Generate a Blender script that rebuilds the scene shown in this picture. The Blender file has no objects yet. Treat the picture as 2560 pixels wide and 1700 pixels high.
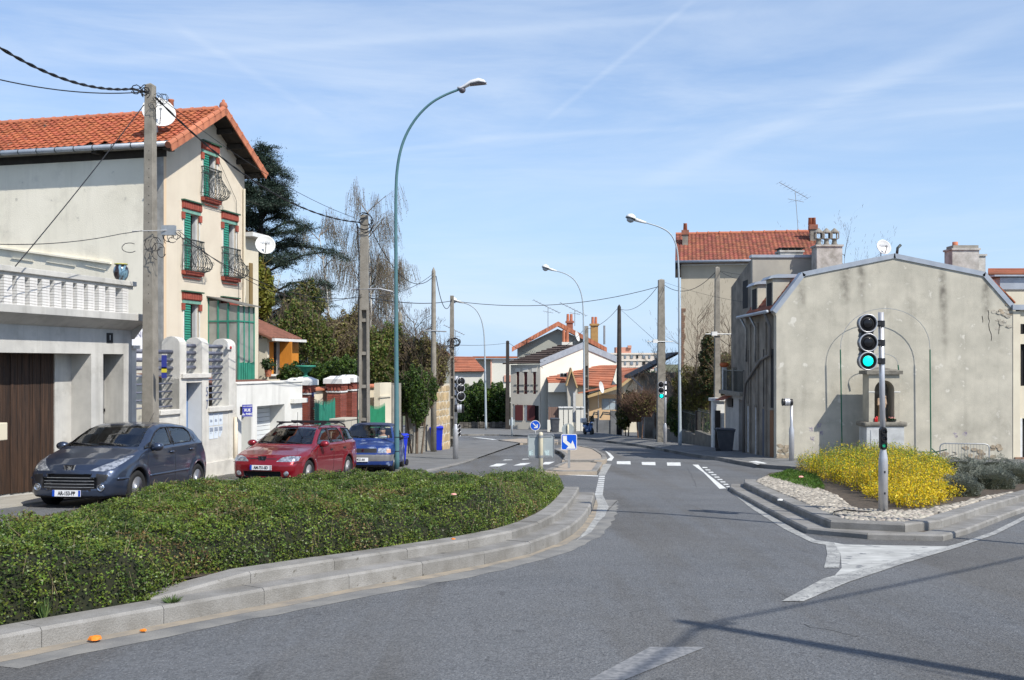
import bpy,math,random
import numpy as np
from mathutils import Vector,Matrix
R=math.radians
S=bpy.context.scene
COL=S.collection
F=2560.0;CX=1280.0;HV=908.0;CH=1.65
cam_d=bpy.data.cameras.new('camera');cam=bpy.data.objects.new('camera',cam_d);COL.objects.link(cam)
cam.location=(0,0,CH);cam.rotation_euler=(R(90),0,0)
cam_d.lens=36.0;cam_d.sensor_width=36.0;cam_d.shift_y=(HV-850.0)/2560.0
cam_d.clip_start=0.1;cam_d.clip_end=9000
S.camera=cam
SUN_EL,SUN_AZ=46.0,135.0
sv=Vector((math.cos(R(SUN_EL))*math.sin(R(SUN_AZ)),math.cos(R(SUN_EL))*math.cos(R(SUN_AZ)),math.sin(R(SUN_EL))))
sun_d=bpy.data.lights.new('sun','SUN');sun_d.energy=5.0;sun_d.angle=R(0.5);sun_d.color=(1.0,0.955,0.88)
sun=bpy.data.objects.new('sun',sun_d);COL.objects.link(sun);sun.location=(30,-30,40)
sun.rotation_euler=(-sv).to_track_quat('-Z','Y').to_euler()
S.view_settings.view_transform='Standard';S.view_settings.look='None'
S.view_settings.exposure=0.15;S.view_settings.gamma=1.0
W=bpy.data.worlds.new('World');S.world=W;W.use_nodes=True
def world():
 nt=W.node_tree;N=nt.nodes;L=nt.links;N.clear()
 out=N.new('ShaderNodeOutputWorld');bg=N.new('ShaderNodeBackground')
 sky=N.new('ShaderNodeTexSky');sky.sky_type='NISHITA';sky.sun_disc=False
 sky.sun_elevation=R(SUN_EL);sky.sun_rotation=R(SUN_AZ);sky.altitude=60;sky.air_density=1.0;sky.dust_density=0.6;sky.ozone_density=1.6
 tc=N.new('ShaderNodeTexCoord')
 def vm(op,a,b=None):
  n=N.new('ShaderNodeVectorMath');n.operation=op
  for i,q in enumerate((a,b)):
   if q is None:continue
   if isinstance(q,(tuple,Vector)):n.inputs[i].default_value=tuple(q)
   else:L.new(q,n.inputs[i])
  return n
 def mm(op,a,b=None,clamp=False):
  n=N.new('ShaderNodeMath');n.operation=op;n.use_clamp=clamp
  for i,q in enumerate((a,b)):
   if q is None:continue
   if isinstance(q,(int,float)):n.inputs[i].default_value=q
   else:L.new(q,n.inputs[i])
  return n.outputs[0]
 def mr(v,a,b,c,d):
  n=N.new('ShaderNodeMapRange');n.interpolation_type='SMOOTHSTEP';L.new(v,n.inputs[0])
  for i,q in enumerate((a,b,c,d)):n.inputs[i+1].default_value=q
  return n.outputs[0]
 D=vm('NORMALIZE',tc.outputs['Generated']).outputs[0]
 mp=N.new('ShaderNodeMapping');mp.inputs['Scale'].default_value=(1.6,1.2,11.0);mp.inputs['Rotation'].default_value=(0,R(-7),0);L.new(D,mp.inputs[0])
 n1=N.new('ShaderNodeTexNoise');n1.inputs['Scale'].default_value=1.5;n1.inputs['Detail'].default_value=7;n1.inputs['Roughness'].default_value=0.62;n1.inputs['Distortion'].default_value=0.5;L.new(mp.outputs[0],n1.inputs[0])
 n2=N.new('ShaderNodeTexNoise');n2.inputs['Scale'].default_value=0.8;n2.inputs['Detail'].default_value=3;L.new(mp.outputs[0],n2.inputs[0])
 cl=mm('MULTIPLY',mr(n1.outputs[0],0.34,0.74,0.0,0.42),mr(n2.outputs[0],0.3,0.65,0.35,1.0))
 tot=mm('ADD',cl,0.0)
 def dr(u,v):return Vector(((u-CX)/F,1.0,(HV-v)/F)).normalized()
 for(u0,v0,u1,v1,wd,amp)in((100,165,2020,20,.007,.10),(1760,-20,1330,330,.0045,.11),(2620,20,1560,480,.015,.15),(1130,350,1790,316,.005,.14),(2200,292,2640,256,.005,.13),(400,40,850,320,.006,.08),(760,395,1250,350,.005,.12),(1700,425,2300,360,.012,.07)):
  a,b=dr(u0,v0),dr(u1,v1);n=a.cross(b).normalized();m=(a+b).normalized();half=a.angle(b)/2
  dn=mm('ABSOLUTE',vm('DOT_PRODUCT',D,n).outputs['Value'])
  al=vm('DOT_PRODUCT',D,m).outputs['Value']
  k=mm('MULTIPLY',mr(dn,0.0,wd,amp,0.0),mr(al,math.cos(half*1.05),math.cos(half*.6),0.0,1.0))
  k=mm('MULTIPLY',k,mr(n1.outputs[0],.3,.6,.45,1.0))
  tot=mm('ADD',tot,k)
 sep=N.new('ShaderNodeSeparateXYZ');L.new(D,sep.inputs[0])
 def mixc(a,b,f):
  n=N.new('ShaderNodeMix');n.data_type='RGBA'
  for q,i in((a,6),(b,7)):
   if isinstance(q,tuple):n.inputs[i].default_value=(*q,1)
   else:L.new(q,n.inputs[i])
  L.new(f,n.inputs[0]);return n.outputs[2]
 tint=N.new('ShaderNodeMix');tint.data_type='RGBA';tint.blend_type='MULTIPLY';tint.inputs[0].default_value=1.0
 L.new(sky.outputs[0],tint.inputs[6]);tint.inputs[7].default_value=(1.2,1.25,1.45,1)
 base=mixc(tint.outputs[2],(4.4,6.4,8.9),mm('SUBTRACT',mr(sep.outputs[2],-0.05,0.30,0.92,0.30),mr(sep.outputs[2],0.30,0.85,0.0,0.28)))
 fin=mixc(base,(7.0,7.9,9.1),mm('MULTIPLY',tot,1.15,True))
 L.new(fin,bg.inputs[0]);bg.inputs[1].default_value=0.106
 L.new(bg.outputs[0],out.inputs[0])
world()
def zg(y):
 if y<60:return-0.05*y
 if y<130:return-3.0-0.04*(y-60)
 return-5.8
def G(u,v,h=0.0):
 """point of the ground (raised by h) seen at pixel u, v"""
 k=(v-HV)/F;Y=(CH-h)/(k-0.05)if k>0.0501 else 999
 if Y>=60 or Y<0:Y=(CH-h+0.6)/(k-0.04)
 X=(u-CX)/F*Y
 return Vector((X,Y,zg(Y)+h))
def at(u,v,Y):return Vector(((u-CX)/F*Y,Y,CH-(v-HV)/F*Y))
class Fr:
 """vertical working plane: local x along it, local y into the building"""
 def __init__(s,x0,y0,deg):
  s.o=Vector((x0,y0));s.a=R(deg);s.d=Vector((math.cos(s.a),math.sin(s.a)));s.n=Vector((-s.d.y,s.d.x))
 def hit(s,u,v,k=0.0):
  p=s.o+s.n*k;dx=(u-CX)/F
  t=(dx*p.y-p.x)/(s.d.x-dx*s.d.y);Y=p.y+t*s.d.y
  return t,CH-(v-HV)/F*Y
 def W(s,t,k,z):p=s.o+s.d*t+s.n*k;return Vector((p.x,p.y,z))
 def s_(s,u,k=0.0):return s.hit(u,0,k)[0]
 def z_(s,u,v,k=0.0):return s.hit(u,v,k)[1]
 def g(s,t,k=0.0):return zg((s.o+s.d*t+s.n*k).y)
WF=Fr(0,0,0)
class T:
 def __init__(s,name,label,cat,fr=WF,off=(0,0,0),group=None):
  s.e=bpy.data.objects.new(name,None);COL.objects.link(s.e);s.e.empty_display_size=.2
  s.fr=fr;s.off=Vector(off);s.e.location=fr.W(off[0],off[1],off[2]);s.e.rotation_euler=(0,0,fr.a)
  s.e['label']=label;s.e['category']=cat
  if group:s.e['group']=group
def setp(o,label=None,cat=None,group=None,kind=None):
 if label:o['label']=label
 if cat:o['category']=cat
 if group:o['group']=group
 if kind:o['kind']=kind
 return o
class MB:
 def __init__(s):s.v=[];s.f=[]
 def add(s,vs,fs):
  o=len(s.v);s.v+=[tuple(v)for v in vs];s.f+=[tuple(i+o for i in f)for f in fs];return s
 def box(s,x0,y0,z0,x1,y1,z1):
  if x0>x1:x0,x1=x1,x0
  if y0>y1:y0,y1=y1,y0
  if z0>z1:z0,z1=z1,z0
  return s.add([(x0,y0,z0),(x1,y0,z0),(x1,y1,z0),(x0,y1,z0),(x0,y0,z1),(x1,y0,z1),(x1,y1,z1),(x0,y1,z1)],[(0,3,2,1),(4,5,6,7),(0,1,5,4),(1,2,6,5),(2,3,7,6),(3,0,4,7)])
 def cbox(s,c,d):
  return s.box(c[0]-d[0]/2,c[1]-d[1]/2,c[2]-d[2]/2,c[0]+d[0]/2,c[1]+d[1]/2,c[2]+d[2]/2)
 def obox(s,c,ax,ay,az,d):
  c=Vector(c);vs=[]
  for k in(-.5,.5):
   for i,j in((-.5,-.5),(.5,-.5),(.5,.5),(-.5,.5)):vs.append(c+ax*(i*d[0])+ay*(j*d[1])+az*(k*d[2]))
  return s.add(vs,[(0,3,2,1),(4,5,6,7),(0,1,5,4),(1,2,6,5),(2,3,7,6),(3,0,4,7)])
 def prism(s,pts,a,b,ax='z'):
  """polygon pts extruded from a to b along ax; 2-D coords are the two other axes in order"""
  n=len(pts)
  ar=sum(pts[i][0]*pts[(i+1)%n][1]-pts[(i+1)%n][0]*pts[i][1]for i in range(n))
  if(ar<0)!=(ax=='y'):pts=pts[::-1]
  if a>b:a,b=b,a
  def m(p,q):return(p[0],p[1],q)if ax=='z' else((p[0],q,p[1])if ax=='y' else(q,p[0],p[1]))
  vs=[m(p,a)for p in pts]+[m(p,b)for p in pts]
  fs=[tuple(range(n))[::-1],tuple(range(n,2*n))]+[(i,(i+1)%n,n+(i+1)%n,n+i)for i in range(n)]
  return s.add(vs,fs)
 def tube(s,pts,r,n=8,cap=True):
  pts=[Vector(p)for p in pts];m=len(pts);rs=r if isinstance(r,(list,tuple))else[r]*m
  t0=(pts[1]-pts[0]).normalized();up=Vector((0,0,1))if abs(t0.z)<.9 else Vector((1,0,0))
  a=t0.cross(up).normalized();vs=[]
  for i in range(m):
   t=(pts[min(i+1,m-1)]-pts[max(i-1,0)]).normalized()
   a=(a-t*a.dot(t)).normalized();b=t.cross(a)
   for k in range(n):
    q=2*math.pi*k/n;vs.append(pts[i]+(a*math.cos(q)+b*math.sin(q))*rs[i])
  fs=[(i*n+k,i*n+(k+1)%n,(i+1)*n+(k+1)%n,(i+1)*n+k)for i in range(m-1)for k in range(n)]
  if cap:fs+=[tuple(range(n))[::-1],tuple(range((m-1)*n,m*n))]
  return s.add(vs,fs)
 def lathe(s,prof,c=(0,0,0),n=16,ax='z',sc=(1,1)):
  vs=[]
  for(r,h)in prof:
   for k in range(n):
    q=2*math.pi*k/n;p,w=r*math.cos(q)*sc[0],r*math.sin(q)*sc[1]
    if ax=='z':vs.append((c[0]+p,c[1]+w,c[2]+h))
    elif ax=='y':vs.append((c[0]+p,c[1]+h,c[2]-w))
    else:vs.append((c[0]+h,c[1]+p,c[2]+w))
  m=len(prof)
  fs=[(i*n+k,i*n+(k+1)%n,(i+1)*n+(k+1)%n,(i+1)*n+k)for i in range(m-1)for k in range(n)]
  fs+=[tuple(range(n))[::-1],tuple(range((m-1)*n,m*n))]
  return s.add(vs,fs)
 def wall(s,x0,x1,z0,z1,holes,y0,y1):
  """wall slab facing -y with rectangular openings (hx0,hx1,hz0,hz1) and their reveals"""
  xs=sorted({x0,x1}|{min(max(q,x0),x1)for h in holes for q in h[:2]});zs=sorted({z0,z1}|{min(max(q,z0),z1)for h in holes for q in h[2:]})
  for i in range(len(xs)-1):
   for j in range(len(zs)-1):
    a,b,c,d=xs[i],xs[i+1],zs[j],zs[j+1];mx,mz=(a+b)/2,(c+d)/2
    if any(h[0]<mx<h[1]and h[2]<mz<h[3]for h in holes):continue
    s.add([(a,y0,c),(b,y0,c),(b,y0,d),(a,y0,d)],[(0,1,2,3)]);s.add([(a,y1,c),(b,y1,c),(b,y1,d),(a,y1,d)],[(3,2,1,0)])
  for(a,b,c,d)in holes:
   a,b,c,d=max(a,x0),min(b,x1),max(c,z0),min(d,z1)
   s.add([(a,y0,c),(b,y0,c),(b,y0,d),(a,y0,d),(a,y1,c),(b,y1,c),(b,y1,d),(a,y1,d)],[(0,4,5,1),(1,5,6,2),(2,6,7,3),(3,7,4,0)])
  s.add([(x0,y0,z0),(x1,y0,z0),(x1,y0,z1),(x0,y0,z1),(x0,y1,z0),(x1,y1,z0),(x1,y1,z1),(x0,y1,z1)],[(0,4,5,1)[::-1],(1,5,6,2)[::-1],(2,6,7,3)[::-1],(3,7,4,0)[::-1]])
  return s
 def ob(s,name,mat,par=None,smooth=False,loc=None,rz=0.0,bev=0.0,**kw):
  off=Vector((0,0,0));pe=None
  if isinstance(par,T):off=par.off;pe=par.e
  elif isinstance(par,tuple):off=par[0].off;pe=par[1]
  elif par is not None:pe=par
  me=bpy.data.meshes.new(name)
  if par is None and loc is None and s.v:
   xs=[v[0]for v in s.v];ys=[v[1]for v in s.v];zs=[v[2]for v in s.v]
   base=Vector(((min(xs)+max(xs))/2,(min(ys)+max(ys))/2,min(zs)));off=base;loc=base
  me.from_pydata([(v[0]-off.x,v[1]-off.y,v[2]-off.z)for v in s.v],[],s.f)
  me.materials.append(mat)
  if smooth:me.shade_smooth()
  o=bpy.data.objects.new(name,me);COL.objects.link(o)
  if loc is not None:o.location=loc
  if rz:o.rotation_euler=(0,0,rz)
  if pe is not None:o.parent=pe
  if smooth=='auto':
   pass
  if bev:
   b=o.modifiers.new('bevel','BEVEL');b.width=bev;b.segments=2;b.limit_method='ANGLE'
  return setp(o,**kw)
def inst(o,name,par,loc,rot=(0,0,0),sc=(1,1,1)):
 """another object sharing the mesh of o"""
 c=bpy.data.objects.new(name,o.data if not isinstance(o,bpy.types.Mesh)else o);COL.objects.link(c)
 c.parent=par;c.location=loc;c.rotation_euler=rot;c.scale=sc;return c
def mesh(name,mb,mat,smooth=False):
 me=bpy.data.meshes.new(name);me.from_pydata(mb.v,[],mb.f);me.materials.append(mat)
 if smooth:me.shade_smooth()
 return me
def copy_tree(o,par=None):
 c=o.copy();COL.objects.link(c)
 if par is not None:c.parent=par
 for ch in o.children:copy_tree(ch,c)
 return c
def npmesh(name,V,Fc,mat,par=None,smooth=False,off=None,**kw):
 """fast mesh from numpy: V (n,3), Fc (m,k)"""
 V=np.asarray(V,np.float32);Fc=np.asarray(Fc,np.int32);k=Fc.shape[1]
 if isinstance(par,T):V=V-np.array(par.off,np.float32);pe=par.e
 else:pe=par
 loc=None
 if par is None:
  loc=np.array([(V[:,0].min()+V[:,0].max())/2,(V[:,1].min()+V[:,1].max())/2,V[:,2].min()]);V=V-loc
 me=bpy.data.meshes.new(name);me.vertices.add(len(V));me.vertices.foreach_set('co',V.astype(np.float32).ravel())
 me.loops.add(Fc.size);me.loops.foreach_set('vertex_index',Fc.ravel());me.polygons.add(len(Fc))
 me.polygons.foreach_set('loop_start',np.arange(0,Fc.size,k,dtype=np.int32));me.polygons.foreach_set('loop_total',np.full(len(Fc),k,np.int32))
 me.update(calc_edges=True);me.validate()
 me.materials.append(mat)
 if smooth:me.shade_smooth()
 o=bpy.data.objects.new(name,me);COL.objects.link(o)
 if loc is not None:o.location=tuple(loc)
 if pe is not None:o.parent=pe
 return setp(o,**kw)
def text(name,body,size,mat,par,loc,rot=(R(90),0,0),ext=0.002,bold=0.0,sx=1.0,align='CENTER'):
 cu=bpy.data.curves.new(name,'FONT');cu.body=body;cu.size=size;cu.extrude=ext;cu.offset=bold;cu.align_x=align;cu.align_y='CENTER';cu.resolution_u=3
 o=bpy.data.objects.new(name,cu);COL.objects.link(o);bpy.context.view_layer.update()
 me=bpy.data.meshes.new_from_object(o.evaluated_get(bpy.context.evaluated_depsgraph_get()));bpy.data.objects.remove(o);bpy.data.curves.remove(cu)
 me.materials.clear();me.materials.append(mat)
 o=bpy.data.objects.new(name,me);COL.objects.link(o);o.parent=par;o.location=loc;o.rotation_euler=rot;o.scale=(sx,1,1)
 return o
MATS={}
def lin(h):
 if isinstance(h,str):
  c=[int(h[i:i+2],16)/255 for i in(0,2,4)]
  return tuple((x/12.92 if x<=.04045 else((x+.055)/1.055)**2.4)for x in c)
 return h
def mat(name,c,rough=.7,metal=0.0,c2=None,sc=3.0,bump=0.0,bsc=40.0,streak=0.0,rnd=0.0,isl=False,spec=.35,coat=0.0,emit=0.0,spots=None,dirt=0.0,det=6.0,stretch=(1,1,1),lo=.35,hi=.65,hue=0.0,trans=0.0,fine=0.0):
 if name in MATS:return MATS[name]
 m=bpy.data.materials.new(name);m.use_nodes=True;MATS[name]=m
 nt=m.node_tree;N=nt.nodes;L=nt.links;b=N['Principled BSDF']
 c=lin(c);b.inputs['Roughness'].default_value=rough;b.inputs['Metallic'].default_value=metal;b.inputs['Specular IOR Level'].default_value=spec
 b.inputs['Coat Weight'].default_value=coat;b.inputs['Coat Roughness'].default_value=.04
 tc=N.new('ShaderNodeTexCoord');cur=None
 def noise(scale,detail=6.0,st=(1,1,1),ro=.55):
  mp=N.new('ShaderNodeMapping');mp.inputs['Scale'].default_value=st;L.new(tc.outputs['Object'],mp.inputs[0])
  n=N.new('ShaderNodeTexNoise');n.inputs['Scale'].default_value=scale;n.inputs['Detail'].default_value=detail;n.inputs['Roughness'].default_value=ro;L.new(mp.outputs[0],n.inputs[0]);return n.outputs[0]
 def rng(v,a,b_,lo_=0.0,hi_=1.0):
  n=N.new('ShaderNodeMapRange');L.new(v,n.inputs[0])
  for i,q in enumerate((a,b_,lo_,hi_)):n.inputs[i+1].default_value=q
  return n.outputs[0]
 def mix(a,b_,f,mode='MIX'):
  n=N.new('ShaderNodeMix');n.data_type='RGBA';n.blend_type=mode
  for q,i in((a,6),(b_,7)):
   if isinstance(q,tuple):n.inputs[i].default_value=(*q,1)
   else:L.new(q,n.inputs[i])
  if isinstance(f,float):n.inputs[0].default_value=f
  else:L.new(f,n.inputs[0])
  return n.outputs[2]
 cur=c
 if c2 is not None:cur=mix(c,lin(c2),rng(noise(sc,det,stretch),lo,hi))
 if spots is not None:
  cur=mix(cur,lin(spots[0]),rng(noise(spots[1],4.0),spots[2],spots[2]+.06))
 if streak:cur=mix(cur,(.14,.13,.105),rng(noise(1.6,7.0,(2.2,2.2,.16),.6),.52,.85,0.0,streak))
 if dirt:cur=mix(cur,(.10,.09,.07),rng(noise(1.1,9.0,(1,1,1),.68),.54,.78,0.0,dirt))
 if fine:cur=mix(cur,(0.0,0.0,0.0),rng(noise(bsc*2,2.0),.35,.75,0.0,fine))
 if rnd or hue:
  if isl:g=N.new('ShaderNodeNewGeometry');rv=g.outputs['Random Per Island']
  else:g=N.new('ShaderNodeObjectInfo');rv=g.outputs['Random']
  h=N.new('ShaderNodeHueSaturation');L.new(rng(rv,0,1,1-rnd,1+rnd),h.inputs['Value'])
  if hue:
   w=N.new('ShaderNodeMath');w.operation='MULTIPLY';w.inputs[1].default_value=7.13;L.new(rv,w.inputs[0])
   fr=N.new('ShaderNodeMath');fr.operation='FRACT';L.new(w.outputs[0],fr.inputs[0]);L.new(rng(fr.outputs[0],0,1,.5-hue,.5+hue),h.inputs['Hue'])
  if isinstance(cur,tuple):h.inputs['Color'].default_value=(*cur,1)
  else:L.new(cur,h.inputs['Color'])
  cur=h.outputs[0]
 if isinstance(cur,tuple):b.inputs['Base Color'].default_value=(*cur,1)
 else:L.new(cur,b.inputs['Base Color'])
 if emit:
  b.inputs['Emission Strength'].default_value=emit;b.inputs['Emission Color'].default_value=(*c,1)
 if bump:
  bp=N.new('ShaderNodeBump');bp.inputs['Strength'].default_value=bump;bp.inputs['Distance'].default_value=.02
  L.new(noise(bsc,5.0),bp.inputs['Height']);L.new(bp.outputs[0],b.inputs['Normal'])
 if trans:
  t=N.new('ShaderNodeBsdfTranslucent');ms=N.new('ShaderNodeMixShader');ms.inputs[0].default_value=trans
  if isinstance(cur,tuple):t.inputs[0].default_value=(*cur,1)
  else:L.new(cur,t.inputs[0])
  L.new(b.outputs[0],ms.inputs[1]);L.new(t.outputs[0],ms.inputs[2]);L.new(ms.outputs[0],N['Material Output'].inputs[0])
 return m
def glass_mat(name,tint=(.62,.70,.68),refl=1.0,ior=1.5,rough=.0,lo=0.0):
 if name in MATS:return MATS[name]
 m=bpy.data.materials.new(name);m.use_nodes=True;MATS[name]=m
 nt=m.node_tree;N=nt.nodes;L=nt.links;N.remove(N['Principled BSDF'])
 t=N.new('ShaderNodeBsdfTransparent');t.inputs[0].default_value=(*tint,1)
 g=N.new('ShaderNodeBsdfGlossy');g.inputs['Roughness'].default_value=rough
 f=N.new('ShaderNodeFresnel');f.inputs[0].default_value=ior
 a=N.new('ShaderNodeMath');a.operation='ADD';a.use_clamp=True;a.inputs[1].default_value=lo;L.new(f.outputs[0],a.inputs[0])
 x=N.new('ShaderNodeMixShader');L.new(a.outputs[0],x.inputs[0]);L.new(t.outputs[0],x.inputs[1]);L.new(g.outputs[0],x.inputs[2]);L.new(x.outputs[0],N['Material Output'].inputs[0])
 return m
m_white=mat('white_paint',(.74,.74,.72),.6,c2=(.62,.62,.58),sc=5,dirt=.12)
m_roadpaint=mat('road_paint',(.72,.73,.70),.7,c2=(.45,.45,.43),sc=7,lo=.42,hi=.78,spots=((.16,.17,.18),26,.63))
m_dark=mat('dark_opening',(.012,.012,.013),.8)
m_black=mat('black_plastic',(.018,.018,.02),.45)
m_steel=mat('galvanised_steel',(.42,.43,.43),.42,.6,c2=(.33,.34,.34),sc=9)
m_alu=mat('brushed_aluminium',(.60,.60,.61),.38,.55,c2=(.52,.52,.53),sc=8)
m_conc=mat('pole_concrete',(.31,.285,.24),.9,c2=(.22,.20,.165),sc=4,bump=.4,bsc=60,fine=.25)
m_kerb=mat('granite_kerb',(.30,.29,.27),.85,c2=(.21,.20,.18),sc=3.2,bump=.4,bsc=70,fine=.3,rnd=.10,dirt=.55,spots=((.13,.12,.10),9,.66))
m_zinc=mat('zinc_sheet',(.40,.43,.47),.45,.35,c2=(.32,.35,.39),sc=3)
m_cable=mat('black_cable',(.02,.02,.022),.6)
m_wood_old=mat('weathered_wood',(.070,.038,.023),.75,c2=(.026,.017,.013),sc=3,stretch=(9,9,.5),bump=.3,bsc=30,rnd=.25)
# ================================================================ ground, road, pavements, kerbs, markings
rng=random.Random(7)
def offset(pts,d):
 """shift an open 2-D path to its left by d"""
 P=[Vector((p[0],p[1]))for p in pts];out=[]
 for i in range(len(P)):
  a=(P[i]-P[i-1]).normalized()if i else(P[1]-P[0]).normalized()
  b=(P[i+1]-P[i]).normalized()if i<len(P)-1 else a
  t=(a+b).normalized();n=Vector((-t.y,t.x));c=max(.4,n.dot(Vector((-b.y,b.x))));out.append(P[i]+n*(d/c))
 return out
def resample(pts,step,smooth=0):
 P=[Vector((p[0],p[1]))for p in pts]
 for _ in range(smooth):
  Q=[P[0]]
  for a,b in zip(P,P[1:]):Q+=[a*.75+b*.25,a*.25+b*.75]
  P=Q+[P[-1]]
 out=[P[0]];acc=0
 for a,b in zip(P,P[1:]):
  L=(b-a).length;t=step-acc
  while t<L:out.append(a.lerp(b,t/L));t+=step
  acc=(acc+L)%step
 out.append(P[-1]);return out
def sheet(name,poly,h,m,par=None,base=None,**kw):
 """flat paved surface with optional sides down to base"""
 mb=MB();n=len(poly)
 top=[(p[0],p[1],zg(p[1])+h)for p in poly];mb.add(top,[tuple(range(n))])
 if sum(poly[i][0]*poly[(i+1)%n][1]-poly[(i+1)%n][0]*poly[i][1]for i in range(n))<0:mb.f=[mb.f[0][::-1]]
 if base is not None:
  o=len(mb.v);mb.v+=[(p[0],p[1],zg(p[1])+base)for p in poly]
  mb.f+=[(i,(i+1)%n,o+(i+1)%n,o+i)[::-1]for i in range(n)]
 return mb.ob(name,m,par,loc=(0,0,0),**kw)
ys=[-80,0,30,60,80,100,130,300,1000,6000];xs=[-5000,-300,-60,-20,0,20,60,300,5000]
mb=MB();mb.add([(x,y,zg(y))for y in ys for x in xs],[(j*9+i,j*9+i+1,j*9+10+i,j*9+9+i)for j in range(len(ys)-1)for i in range(8)])
mb.ob('ground',mat('soil',(.16,.14,.09),.95,c2=(.07,.10,.04),sc=.6,bump=.3,bsc=8),loc=(0,0,0),kind='structure')
m_asph=mat('asphalt',(.150,.155,.160),.84,c2=(.112,.118,.124),sc=.45,bump=.9,bsc=55,fine=.34,det=12,dirt=.30,spots=((.24,.24,.235),70,.60))
def wear(m):
 nt=m.node_tree;N=nt.nodes;L=nt.links;b=N['Principled BSDF'];cur=b.inputs['Base Color'].links[0].from_socket;tc=N.new('ShaderNodeTexCoord')
 for(st,rot,sc,lo,hi,f,col)in(((1.3,.10,1),-12,.8,.45,.62,.60,(.082,.074,.062)),((1,1,1),0,.22,.42,.62,.30,(.19,.19,.185)),((1,1,1),0,9,.60,.66,.5,(.07,.07,.072)),((3,.6,1),20,1.6,.64,.70,.5,(.06,.06,.06))):
  mp=N.new('ShaderNodeMapping');mp.inputs['Scale'].default_value=st;mp.inputs['Rotation'].default_value=(0,0,R(rot));L.new(tc.outputs['Object'],mp.inputs[0]);n=N.new('ShaderNodeTexNoise');n.inputs['Scale'].default_value=sc;n.inputs['Detail'].default_value=9;n.inputs['Roughness'].default_value=.62;L.new(mp.outputs[0],n.inputs[0])
  r=N.new('ShaderNodeMapRange');L.new(n.outputs[0],r.inputs[0])
  for i,q in enumerate((lo,hi,0,f)):r.inputs[i+1].default_value=q
  x=N.new('ShaderNodeMix');x.data_type='RGBA';L.new(r.outputs[0],x.inputs[0]);L.new(cur,x.inputs[6]);x.inputs[7].default_value=(*col,1);cur=x.outputs[2]
 v=N.new('ShaderNodeTexVoronoi');v.inputs['Scale'].default_value=55;L.new(tc.outputs['Object'],v.inputs[0]);r=N.new('ShaderNodeMapRange');L.new(v.outputs['Color'],r.inputs[0]);r.inputs[3].default_value=.74;r.inputs[4].default_value=1.36
 x=N.new('ShaderNodeVectorMath');x.operation='SCALE';L.new(cur,x.inputs[0]);L.new(r.outputs[0],x.inputs['Scale']);L.new(x.outputs[0],b.inputs['Base Color'])
wear(m_asph)
ys=list(range(-30,111,10));xs=[-60,-11,0,10,20,40,70];n=len(xs)
mb=MB();mb.add([(x,y,zg(y)+.004)for y in ys for x in xs],[(j*n+i,j*n+i+1,j*n+n+1+i,j*n+n+i)for j in range(len(ys)-1)for i in range(n-1)])
road=mb.ob('road',m_asph,loc=(0,0,0),kind='structure')
def mark(poly_px,name='road_marking',m=m_roadpaint,h=.008):
 return sheet(name,[G(u,v,h)for u,v in poly_px],h,m,road)
for q in(((1542,1153),(1576,1153),(1577,1161),(1542,1160)),((1604,1155),(1638,1155),(1639,1163),(1605,1162)),((1667,1156),(1701,1156),(1702,1164.5),(1668,1164)),((1222,1166),(1248,1166),(1268,1159),(1242,1159)),((1283,1164),(1310,1163),(1328,1157),(1302,1158)),((1355,1161),(1372,1161),(1387,1154),(1362,1155)),((1256,1151),(1281,1150),(1281,1149),(1262,1149)),((1304,1149),(1322,1148),(1322,1147),(1308,1147))):
 mark(q,'crossing_stripe')
mark(((1731,1161.5),(1745.5,1161.5),(1761,1178.6),(1815,1220.6),(1799,1222),(1758.6,1181)),'edge_line')
for i in range(9):
 t=i/8;v=1167.5+t*48;u=1755+t*60
 mark(((u,v),(u+12,v),(u+14.5,v+2.4),(u+2.6,v+2.4)),'ladder_bar')
for i in range(10):
 t=i/9;v=1189.5+t*44;u=1498-t*10;w=14.5+t*5
 mark(((u,v),(u+w,v),(u+w-.6,v+2.6),(u-.6,v+2.6)),'ladder_bar')
mark(((1487,1236),(1507,1237),(1516,1256),(1522,1266),(1512,1290),(1500,1300),(1478,1330),(1440,1352),(1462,1330),(1488,1292),(1495,1262)),'gutter_line',mat('worn_road_paint',(.42,.42,.39),.8,c2=(.24,.24,.23),sc=5,spots=((.16,.16,.16),30,.55)))
mark(((1513,1127),(1525,1133),(1535,1143),(1529,1152),(1515,1151),(1526,1143)),'edge_line')
m_sand=mat('sandy_gutter',(.33,.28,.21),.95,c2=(.22,.20,.17),sc=4,bump=.2,bsc=80)
m_worn=MATS['worn_road_paint']
mark(((1360,1183),(1495,1189),(1496,1191),(1360,1185)),'edge_line')
mark(((1508,1159),(1529,1160),(1513,1188),(1496,1188)),'concrete_apron',m_worn)
mark(((2085,1356),(2110,1361),(2392,1366),(2330,1386),(2200,1425),(2100,1455),(2088,1437),(2104,1420),(2102,1385)),'painted_nose',mat('scuffed_nose_paint',(.50,.50,.47),.85,c2=(.33,.33,.31),sc=3,stretch=(1,2.5,1),spots=((.15,.155,.16),5,.60)),.007)
mark(((2040,1350),(2085,1356),(2102,1385),(2098,1419),(2060,1419),(2068,1385),(2064,1362)),'gutter_strip',m_worn,.010)
mark(((2008,1503),(1955,1502),(2060,1445),(2200,1412),(2360,1368),(2400,1357),(2480,1330),(2560,1290),(2560,1300),(2490,1335),(2395,1368),(2260,1408),(2120,1455)),'painted_edge',m_worn,.011)
mark(((1830,1232),(1838,1232),(1905,1275),(1985,1322),(2040,1350),(2064,1362),(2030,1356),(1960,1322),(1880,1272)),'gutter_strip',m_worn,.009)
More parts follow.
